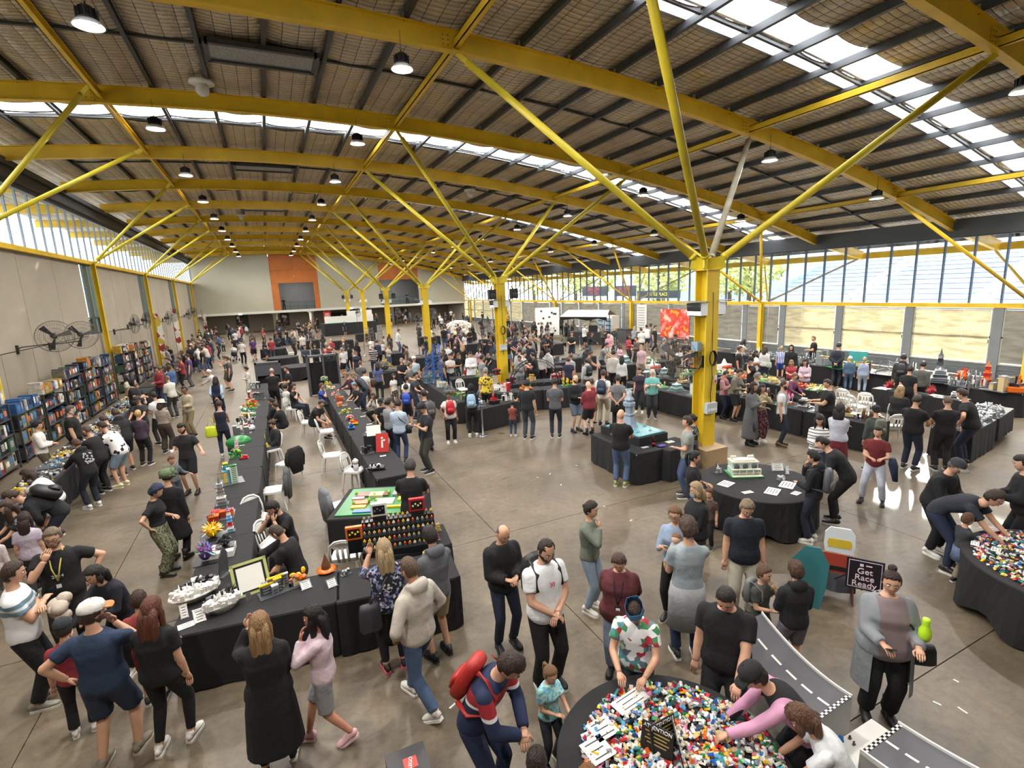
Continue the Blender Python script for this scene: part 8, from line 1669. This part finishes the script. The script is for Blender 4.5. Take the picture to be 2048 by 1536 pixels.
for i, (px, py, c, h) in enumerate(((745, 697, ['dgrey', 'brown', 'grey'], 1.5), (762, 695, ['grey', 'dgrey', 'silver'], 1.6), (862, 765, ['blue', 'blue', 'dgrey'], 1.35), (876, 768, ['blue', 'dgrey', 'blue'], 1.7), (735, 690, ['tan', 'dgrey', 'brown'], 1.4))):
    build(px, py, .55, .5, h, c, 'tall lattice brick tower in the centre, %s' % ['brown one left', 'grey one', 'shorter blue one', 'taller blue one', 'tan one behind'][i], 320+i, 'truss', z=.76)
x, y = at(770, 742, .76); build(0, 0, .8, .7, .7, ['dgrey', 'brown', 'yellow', 'tan'], 'dark pyramid shaped brick mound beside the hooped tee man', 330, 'spiky', xy=(x, y)); table(x, y, 1.2, 1.1, 20, label='black clothed table under the dark pyramid mound')
x, y = at(918, 664, .8); t = thing('dome_model', 'white lattice dome model in the far crowd', 'brick model', (x, y, .76)); g = G()
for k in range(8):
    a = math.pi*k/8; g.tube([(1.5*math.cos(a)*math.cos(b), 1.5*math.sin(a)*math.cos(b), 1.1*math.sin(b)) for b in np.linspace(0, math.pi, 13)], .035, 4, ref=(.1, .2, 1))
for zz in (.25, .55, .8, 1.0): rr2 = 1.5*math.sqrt(max(0, 1-(zz/1.1)**2)); g.tube([(rr2*math.cos(a), rr2*math.sin(a), zz) for a in np.linspace(0, 6.283, 25)], .035, 4, ref=(0, 0, 1), cap=False)
g.obj('lattice', BR['white'], t); G().lathe([(1.5, -.1), (1.5, 0)], 24).obj('base', BR['tan'], t); round_table(x, y, 1.6, 'large round black clothed table under the white dome', h=.65)
for i, (px, py, w, h) in enumerate(((541, 800, 1.05, 1.62), (638, 790, 1.35, 1.9))):
    x, y = at(px, py, 0); x, y = ((-.30, 26.7), (2.05, 25.2))[i]; t = thing('black_screen', 'tall black folding screen %s' % ('at the end of the left long stall' if i == 0 else 'at the end of the middle long stall'), 'screen', (x, y, 0), math.radians([0, 6][i])); SG = mat('screen_grey', '#4a4c50', .5); BLK = mat('screen_black', '#101113', .8); g = G()
    for s in np.linspace(-w/2, w/2, 3 if i else 2): g.box((s, 0, h/2), (.08, .3, h))
    g.box((0, 0, h-.04), (w+.08, .3, .08)); 
    if i == 0: g.box((0, 0, h*.78), (w, .26, h*.34))
    g.obj('frame', SG, t); G().box((0, .1, h*.42), (w-.06, .05, h*.8)).obj('back_panel', BLK, t)
def stanchion(px, py, lab):
    x, y = at(px, py, 0); t = thing('barrier_post', lab, 'post', (x, y, 0)); G().lathe([(.17, 0), (.17, .015), (.05, .035), (.028, .05), (.028, .95), (.034, .96), (.034, 1.0)], 18).obj('post', mat('stainless', '#9a9c9d', .25, .8), t); G().lathe([(.178, 0), (.178, .012)], 18).obj('base_rim', DARK, t); return x, y
stanchion(966, 872, 'silver queue barrier post beside the blue backpack hooded person')
for i, (px, py) in enumerate(((730, 712), (1160, 700), (1231, 705), (1130, 690))): stanchion(px, py, 'silver queue barrier post in the far hall, %s' % NTH[i])
t = thing('white_display_wall', 'large white display with green field beneath the balcony', 'display', (8.6, 63.5, 0), math.radians(4)); G().box((0, 0, .7), (6.0, 2.4, 1.4)).obj('plinth', mat('plinth_black', '#1b1c1e', .7), t); G().box((0, -.6, 1.75), (5.6, .1, .9)).box((1.5, .6, 2.1), (3.0, .1, 1.2)).obj('white_panel', WHITE, t); G().box((-1.6, -.9, 1.43), (2.4, .5, .04)).obj('field', BR['green'], t)
t = thing('pram', 'white and black pushchair in the left aisle', 'pushchair', (*at(470, 722, 0), 0), math.radians(200)); g = G(); g.tube([(-.2, -.3, .1), (-.2, .1, .6), (-.2, .45, 1.0)], .015, 6).tube([(.2, -.3, .1), (.2, .1, .6), (.2, .45, 1.0)], .015, 6).tube([(-.2, .45, 1.0), (.2, .45, 1.0)], .018, 6, ref=(0, 0, 1)); g.obj('frame', DARK, t); G().ball((0, 0, .55), (.22, .26, .2), 10, 7).obj('seat', mat('pram_cloth', '#26282c', .9), t); G().ball((0, .1, .85), (.22, .24, .2), 10, 7).obj('hood', WHITE, t)
for s in (-1, 1):
    for yy in (-.3, .35): G().lathe([(.1, -.02), (.1, .02)], 14, (s*.22, yy, .1), R=Matrix.Rotation(math.pi/2, 3, 'Y')).obj('wheel', BLACKM, t)
# floor litter
rr_ = random.Random(77)
for i, (px, py) in enumerate(((1153, 841+90), (1122, 970), (1100, 948), (1075, 955), (1262, 1041), (1925, 1421), (1912, 1362), (1874, 1407), (905, 1412), (1208, 1013), (925, 1381))):
    x, y = at(px, py, 0); o = mk('paper_scrap', G().box((0, 0, .003), (.05+.02*(i % 3), .022, .004)).mesh('paper_scrap', WHITE), None, 'tiny white scrap lying on the open concrete, %s by distance' % NTH[min(i, 13)], 'scrap'); o.location = (x, y, 0); o.rotation_euler = (0, 0, rr_.uniform(0, 3))
for i, (px, py) in enumerate(((1003, 867), (1012, 857))):
    x, y = at(px, py, 0); o = mk('floor_cover', G().lathe([(.12, 0), (.12, .006), (.1, .008)], 20).mesh('floor_cover', mat('brass_cover', '#6b6250', .4, .6)), None, 'round metal floor cover near the corner stall, %s' % ['nearer one', 'farther one'][i], 'cover'); o.location = (x, y, 0)
    break
# ================================================================= PLACE THE PEOPLE AND WHAT THEY CARRY
for i, p in enumerate(PEOPLE):
    x, y = at(p['px'], p['py'], 1.5); p['dist'] = math.hypot(x, y); p['hi'] = p['dist'] < 10.5
    if not p['hi']:
        p['glasses'] = 0; p['hp'] = round(p['hp']/10)*10; p['lean'] = round(p['lean']/10)*10; p['fat'] = round(p['fat']*5)/5; p['hs'] = round(p['hs']*12.5)/12.5
rc = random.Random(21); spots = []; crowd = []
for p in PEOPLE:
    p['keys'], p['S'] = build_geo(p)
for phrase, (x0, y0, x1, y1), n, head, spr in ZONES:
    for k in range(n):
        for _ in range(60):
            x, y = rc.uniform(x0, x1), rc.uniform(y0, y1)
            if all((x-a)**2+(y-b)**2 > .2 for a, b in spots) and not inside_table(x, y, .22) and all(math.hypot(x-a, y-b) > c for a, b, c in OBST) and not (abs(x-XC) < .5 and any(abs(y-c) < .5 for c in CY)): break
        spots.append((x, y)); crowd.append((math.hypot(x, y), x, y, phrase, head+rc.uniform(-spr, spr)))
crowd.sort(); NIND = max(0, 300-len(PEOPLE)); farpeople = []
POSES = [('down', 'down', 0, 'stand'), ('front', 'front', 0, 'stand'), ('front', 'down', 10, 'stand'), ('down', 'down', 0, 'walk'), ('reach', 'reach', 20, 'stand'), ('cross', 'cross', 0, 'stand')]
for i, (d_, x, y, phrase, hd) in enumerate(crowd):
    tn, tcx, _ = wpick(TOPC, rc); bn, bcx, _ = wpick(BOTC, rc); hn, hcx, _ = wpick(HAIRC, rc); fem = rc.random() < .45; pz_ = rc.choice(POSES[:3] if y > 40 else POSES); hk = rc.choice(['long', 'pony', 'long']) if fem else 'short'
    child = rc.random() < .14; H = rc.uniform(1.2, 1.45) if child else (rc.uniform(1.58, 1.72) if fem else rc.uniform(1.70, 1.86))
    tk = rc.choice(['tee', 'hoodie', 'tee']); p = dict(px=0, py=0, H=H, face=0, top=tk, tc=tcx, bot=rc.choice(['pants', 'jeans']) if rc.random() < .8 else 'shorts', bc=bcx, hair=hk, hc=hcx, lean=pz_[2], hp=10, hy=0, armL=pz_[0], armR=pz_[1], st=pz_[3], fat=1.0 if rc.random() < .7 else 1.2, fem=int(fem), skin=rc.choice([0, 1, 2, 3, 4]), shoe=('shoe', '#26262a', '#d8d6d0'), hi=False, hs=1.04 if not child else 1.12)
    sc_ = H/1.75; f_, u_, r_ = np.array((x, y, H*.97-CAMH)) @ _f, np.array((x, y, H*.97-CAMH)) @ _u, np.array((x, y, H*.97-CAMH)) @ _r
    p['sx'] = r_/f_; p['xy'] = (x, y); p['heading'] = hd; p['desc'] = '%s in %s top with %s hair %s' % ('child' if child else 'person', tn, hn, phrase); p['keys'], p['S'] = build_geo(p); farpeople.append(p)
flush()
ind, rest = farpeople[:NIND], farpeople[NIND:]
byd = {}
for p in ind: byd.setdefault(p['desc'], []).append(p)
for dsc, L in byd.items():
    L.sort(key=lambda q: q['sx'])
    for k, p in enumerate(L):
        p['label'] = dsc if len(L) == 1 else dsc+', '+(('leftmost' if k == 0 else 'rightmost' if k == len(L)-1 else NTH[k].replace('nearest', 'first'))+' such')
for p in PEOPLE+farpeople: spot(p)
relax(PEOPLE+ind)
for p in PEOPLE: place(p)
for p in ind: p['group'] = 'visitors in the far hall'; place(p)
# the farthest heads, too many to tell apart: one mass
if rest:
    V = []; Fs = []; Ms = []; mats = []; off = 0
    vs = []; fl_ = []; ms_ = []
    def mid(m_):
        if m_ not in mats: mats.append(m_)
        return mats.index(m_)
    cache = {}
    for p in rest:
        sc_ = p['H']/1.75; rz = math.radians(p['heading'])-math.pi/2; c_, s_ = math.cos(rz), math.sin(rz)
        for part, mt_ in (('body', SKINM[p['skin']]), ('top', cloth(p['tc'])), ('bot', cloth(p['bc'])), ('hair', hairm(p['hc']))):
            me = DONE[p['keys'][part]]
            if me.name not in cache:
                co = np.empty(len(me.vertices)*3); me.vertices.foreach_get('co', co); cache[me.name] = (co.reshape(-1, 3), [tuple(q.vertices) for q in me.polygons])
            co, F_ = cache[me.name]; q = co*sc_; R_ = np.stack([q[:, 0]*c_-q[:, 1]*s_+p['xy'][0], q[:, 0]*s_+q[:, 1]*c_+p['xy'][1], q[:, 2]], 1)
            vs.append(R_); fl_ += [tuple(i+off for i in f) for f in F_]; ms_ += [mid(mt_)]*len(F_); off += len(co)
    me = bpy.data.meshes.new('distant_crowd'); me.from_pydata(np.concatenate(vs).tolist(), [], fl_)
    for m_ in mats: me.materials.append(m_)
    me.polygons.foreach_set('material_index', ms_); me.polygons.foreach_set('use_smooth', [True]*len(fl_)); me.update(); mk('distant_crowd', me, None, 'dense mass of distant visitors beneath the balcony and far aisles', 'crowd', None, 'stuff')
# ---- things carried
def local(p, v, rot=None):
    r = p['root']; return r.matrix_basis @ Vector(v) if False else Matrix.Translation((p['loc'][0], p['loc'][1], p.get('dz', 0))) @ Matrix.Rotation(p['rz'], 4, 'Z') @ Matrix.Scale(p['H']/1.75, 4) @ Vector(v)
def carried(name, label, cat, p, v, rx=0, rzz=0):
    o = thing(name, label, cat); o.location = local(p, v); o.rotation_euler = (rx, 0, p['rz']+rzz); s_ = p['H']/1.75; o.scale = (s_, s_, s_); return o
def backpack(p, col, label, front=False, big=1.0):
    q, a = p['S']['sp'](.34); off = .15+.05*(p['fat']-1)+{'hoodie': .02, 'jacket': .025, 'puffer': .04}.get(p['top'], 0); s = 1 if front else -1; c = q+np.array((0, s*off*math.cos(a), -s*off*math.sin(a))); t = carried('backpack', label, 'backpack', p, tuple(c), -a); m_ = leather(col)
    g = G(); loftx(g, [(0, s*.03, -.22), (0, s*.04, -.18), (0, s*.045, 0), (0, s*.04, .16), (0, s*.02, .22)], [(.10*big, .05), (.145*big, .075*big), (.15*big, .08*big), (.13*big, .07*big), (.07, .04)], 14, 0, 3); g.obj('pack_body', m_, t)
    g = G(); loftx(g, [(0, s*.12*big, -.17), (0, s*.13*big, -.08), (0, s*.11*big, .0)], [(.10, .02), (.11, .028), (.09, .015)], 12, 0, 3); g.obj('front_pocket', m_, t); w = p['S']['sw']*.62
    for sx in (-1, 1):
        g = G(); g.tube([(sx*w, -s*.02, .20), (sx*w*1.05, -s*.12, .215), (sx*w*1.1, -s*(off+.10), .15), (sx*w*1.25, -s*(off+.125), -.02), (sx*w*1.6, -s*off*.9, -.16), (sx*w*1.1, -s*.0, -.19)], [(.024, .006)]*6, 6); g.obj('strap', m_, t)
    return t
backpack(BP1, '#4c4a48', 'bulky grey backpack on the charcoal jacket person', big=1.25); backpack(BP2, '#b3202a', 'red backpack worn on the chest of the woman in white', True); backpack(BP3, '#8fb0c9', 'pale blue backpack on the hooded person'); backpack(BP4, '#2446a8', 'bright blue cartoon-free school backpack on a child'.replace('cartoon-free ', ''), big=1.1)
backpack(BP5, '#17181b', 'black backpack on the bending man at the left edge', big=1.2); backpack(BP6, '#1a1b1d', 'black backpack with neon tag on the bearded man', big=1.1); backpack(BP8, '#a3231f', 'red backpack on the young man in navy sweatshirt', big=.92); backpack(BP9, '#585c4c', 'olive backpack on the boy with the green stripe'); backpack(BP10, '#55575b', 'grey drawstring backpack on the boy in black hoodie', big=.9)
backpack(BP11, '#1b1c20', 'small black backpack on the boy in salmon', big=.85); backpack(BP12, '#232326', 'black backpack on the man by the window display', big=.9); backpack(BP13, '#26344a', 'navy backpack on the white tee man in khaki'); backpack(BP14, '#1b1c20', 'black backpack on the pale grey hoodie person'); backpack(BP7, '#6b6e6c', 'grey school backpack on the small boy')
def fp(txt): return next(p for p in PEOPLE if txt in p['label'])
def phone(txt, side, label, col='#1b1c20'):
    p = fp(txt); a0, e, w, fd = p['S']['sh'][side]; d = _n(fd*.55+_n(w-e)*.6); t = carried('phone', label, 'phone', p, tuple(w+d*.10+np.array((0, 0, .02))), .6); G().box((0, 0, 0), (.07, .14, .009)).obj('case', leather(col), t); G().box((0, 0, .0052), (.062, .13, .001)).obj('display_glass', mat('screen_glass', '#20242a', .1), t)
phone('long grey cardigan', 1, 'dark phone held by the woman in grey cardigan'); phone('carrying a baby', 1, 'pale phone held out by the woman in denim shirt', '#c9c5c0'); phone('checking his phone', -1, 'dark phone in the hand of the capped man')
def bag(txt, v, size, col, label, strap=True, rzz=0):
    p = fp(txt); t = carried('shoulder_bag', label, 'bag', p, v, 0, rzz); w, d, h = size; g = G(); loftx(g, [(0, 0, -h/2), (0, 0, -h*.4), (0, 0, h*.3), (0, 0, h/2)], [(w*.42, d*.4), (w/2, d/2), (w*.46, d*.45), (w*.4, d*.2)], 12, 0, 3.5); g.obj('bag_body', leather(col), t)
    sh, a = p['S']['sp'](.52); q = sh-np.array(v); sx = -1 if v[0] > 0 else 1
    g = G()
    if strap == 'cross':
        for s in (1, -1): g.tube([(0, 0, h*.45), tuple(np.array((-v[0]*.55, s*(.16+.12*(p['fat']-1)), 0))+(0, -v[1], (1.28-v[2]))), tuple(q+np.array((sx*.10, s*.03, .04)))], [(.012, .004)]*3, 6)
    else: g.tube([(-w*.3, 0, h*.45), (0, 0, h*.5+.28), (w*.3, 0, h*.45)], [(.012, .005)]*3, 6, ref=(0, 1, 0))
    g.obj('strap', leather(col), t); return t
bag('long grey cardigan', (-.33, .02, .86), (.30, .14, .22), '#17171a', 'black leather handbag at the hip of the cardigan woman', 'cross'); bag('dark floral top', (-.26, -.12, .90), (.28, .12, .36), '#34353c', 'charcoal quilted bag on the floral top woman', 'cross'); bag('navy sleeveless', (-.30, -.04, .86), (.34, .12, .34), '#c8d52a', 'neon yellow tote bag of the navy sleeveless woman'); bag('sage shoulder bag', (.24, -.06, .95), (.22, .1, .24), '#9db3a0', 'sage green shoulder bag by the window side')
bag('camera bag', (.22, .06, .95), (.22, .14, .22), '#17181b', 'black camera bag on the light blue shirt', 'cross'); bag('brown shoulder bag', (-.22, -.1, .92), (.3, .14, .3), '#4b3c33', 'brown shoulder bag on the blue tee woman', 'cross'); bag('black crosses', (-.28, -.1, .82), (.34, .1, .36), '#8b8f93', 'grey tote bag of the woman with black crosses'); bag('yellow bag on his knees', (0, .34, .62), (.2, .14, .22), '#d8cf3a', 'yellow bag on the knees of the seated boy')
p = fp('long grey cardigan'); q = p['S']['P']; g = G(); V = []; K_ = 17
for z_, w, d in ((.40, .235, .19), (.1, .255, .235), (-.15, .27, .25), (-.48, .285, .26)):
    for k in range(K_): a = math.pi*(.72+1.56*k/(K_-1)); V.append((w*math.cos(a), d*math.sin(a)*1.0+.03, .93+z_))
V += [(x*.95, y*.95, z) for x, y, z in V]; n_ = 4*K_
for o_ in (0, n_): g.raw(V, [(o_+i*K_+k, o_+i*K_+k+1, o_+(i+1)*K_+k+1, o_+(i+1)*K_+k) for i in range(3) for k in range(K_-1)], 0, True) if o_ == 0 else None
g.obj('cardigan_tail', cloth('#7c8084'), p['root'])
t = carried('drink_bottle', 'lime green drink bottle tucked in the arm of the cardigan woman', 'bottle', p, (-.24, .26, 1.20)); G().lathe([(.04, -.02), (.055, .02), (.055, .09), (.035, .13), (.032, .16), (.036, .20), (.03, .22)], 16).obj('bottle_body', mat('lime_plastic', '#b5e02a', .35), t)
p = fp('chest stripes'); t = carried('folded_jacket', 'crumpled cream jacket bundled in the striped tee man\'s arms', 'jacket', p, (.02, .32, 1.13)); g = G(); rr_ = random.Random(2)
for k in range(9): g.ball((rr_.uniform(-.13, .13), rr_.uniform(-.05, .07), rr_.uniform(-.07, .08)), (rr_.uniform(.07, .12), rr_.uniform(.05, .09), rr_.uniform(.05, .08)), 9, 6)
g.obj('jacket_cloth', cloth('#b5a592'), t)
p = fp('holding a cup'); w = p['S']['sh'][1][2]; t = carried('paper_cup', 'small white cup in the hand of the dark tee father', 'cup', p, tuple(w+np.array((-.04, .1, .0)))); G().lathe([(.028, 0), (.036, .09), (.034, .09), (.026, .01)], 14).obj('cup_body', WHITE, t)
p = fp('carrying a baby'); t = carried('baby_carrier', 'small baby in a grey carrier on the chest of the denim shirt woman', 'baby', p, (-.06, .20, 1.18)); G().ball((0, 0, 0), (.10, .09, .16), 12, 8).obj('carrier', cloth('#9a9c95'), t); G().ball((0, .0, .20), (.062, .066, .07), 14, 10).obj('baby_head', SKINM[2], t); G().ball((0, -.01, .225), (.064, .068, .055), 12, 8).obj('baby_hair', hairm('#7a5a3f'), t)
for s in (-1, 1): G().tube([(s*.08, .02, -.1), (s*.12, .06, -.2), (s*.11, .03, -.30)], [.04, .034, .026], 8).obj('baby_leg', cloth('#c79a4a'), t)
p = fp('face mask'); q = p['S']['T']; g = G(); g.raw([q(v) for v in ((-.05, .075, -.02), (.05, .075, -.02), (.055, .06, -.075), (.02, .075, -.11), (-.02, .075, -.11), (-.055, .06, -.075), (0, .118, -.03), (0, .112, -.08))], [(0, 6, 7, 5), (6, 1, 2, 7), (5, 7, 3, 4), (7, 2, 3)], 0, True); o = g.obj('face_mask', cloth('#9cc4d6'), p['root'])
p = fp('grey jumper tied'); q = p['S']['P']; g = G(); loftx(g, [q+(0, 0, .05), q+(0, 0, -.1), q+(0, -.02, -.48)], [(.20, .145), (.215, .16), (.235, .165)], 18); g.obj('tied_jumper', cloth('#9a9ba0'), p['root'])
p = fp('black jumper around'); q = p['S']['P']; g = G(); loftx(g, [q+(0, 0, .05), q+(0, 0, -.1), q+(0, -.02, -.3)], [(.20, .145), (.215, .16), (.23, .165)], 18); g.obj('tied_jumper', cloth('#1b1b1e'), p['root'])
p = fp('denim jacket tied'); q = p['S']['P']; g = G(); loftx(g, [q+(0, 0, .05), q+(0, 0, -.1), q+(0, -.01, -.3)], [(.20, .145), (.215, .16), (.23, .165)], 18); g.obj('tied_jacket', cloth('#54678f'), p['root'])
p = fp('red tee and pale'); t = carried('navy_jacket', 'navy jacket hanging over the arm of the red tee boy', 'jacket', p, (-.30, .05, .98)); g = G(); loftx(g, [(0, 0, .14), (-.02, 0, 0), (-.08, -.02, -.36)], [(.06, .07), (.09, .08), (.05, .05)], 12); g.obj('jacket_cloth', cloth('#20304f'), t)
def print_on(txt, s, size, mt, v, zs_, front=1, name='printed_letters'):
    p = fp(txt); q, a = p['S']['sp'](zs_); d = v*front; M = Matrix.Translation((0, 0, 0)) @ Matrix.Translation(Vector(q+np.array((0, d*math.cos(a), -d*math.sin(a))))) @ Matrix.Rotation(-a, 4, 'X') @ Matrix.Rotation(math.pi/2, 4, 'X')
    if front > 0: M = M @ Matrix.Rotation(math.pi, 4, 'Y')
    text(name, s, size, mt, M, .001, p['root'])
RIN = mat('print_red', '#b02535', .7); WIN = mat('print_white', '#d9d9d6', .7)
print_on('yellow lanyard', '2024', .06, WIN, .178, .26); print_on('red number', '30', .07, RIN, .168, .38); print_on('blue striped football', '52', .16, WIN, .150, .34, -1); print_on('sports jersey with white', '77', .12, WIN, .142, .30); print_on('navy sweatshirt', 'Ben Sherman', .052, WIN, .156, .33)
p = fp('white back print'); g = G(); rr_ = random.Random(8)
for k in range(26): g.box((rr_.uniform(-.10, .10), 0, rr_.uniform(-.13, .13)), (.035, .006, .03), 0, R=Matrix.Rotation(rr_.uniform(0, 3), 3, 'Y'))
q, a = p['S']['sp'](.33); g.v = [tuple(q+np.array((v[0], -.158*math.cos(a)+v[2]*math.sin(a), v[2]*math.cos(a)+.158*math.sin(a)))) for v in g.v]; g.obj('back_print', WIN, p['root'])
# coats on chairs
def draped(ch, col, label, sc=1.0):
    t = thing('draped_jacket', label, 'jacket', tuple(ch.location), ch.rotation_euler[2]); g = G(); loftx(g, [(0, -.27, .88), (0, -.29, .80), (0, -.30, .55), (.03, -.31, .22)], [(.19*sc, .035), (.24*sc, .06), (.25*sc, .07), (.17*sc, .04)], 14); g.obj('jacket_cloth', cloth(col), t)
    for s in (-1, 1): G().tube([(s*.2*sc, -.28, .80), (s*.27*sc, -.28, .6), (s*.25*sc, -.27, .35)], [.05, .045, .035], 8).obj('sleeve', cloth(col), t)
draped(C1, '#4a4d50', 'grey puffer jacket hanging from a chair behind the left stall'); draped(C1b, '#131315', 'black jacket hanging from a chair back behind the left stall'); draped(C2, '#6f7278', 'grey jumper draped on the chair left of the green scene')
t = thing('panda_toy', 'small black and white panda plush on the chair by the middle stall', 'toy', (*at(712, 938, .5), .46)); G().ball((0, 0, .09), (.08, .07, .1), 12, 8).obj('toy_body', cloth('#e4e1db'), t); G().ball((0, 0, .23), .075, 12, 8).obj('toy_head', cloth('#e4e1db'), t); g = G()
for s in (-1, 1): g.ball((s*.055, 0, .30), .025, 8, 5); g.ball((s*.08, -.02, .12), (.03, .04, .03), 8, 5)
g.obj('toy_ears', cloth('#17181b'), t)
print('PEOPLE', len(PEOPLE), 'individual crowd', len(ind), 'mass', len(rest), 'objs', len(bpy.data.objects))
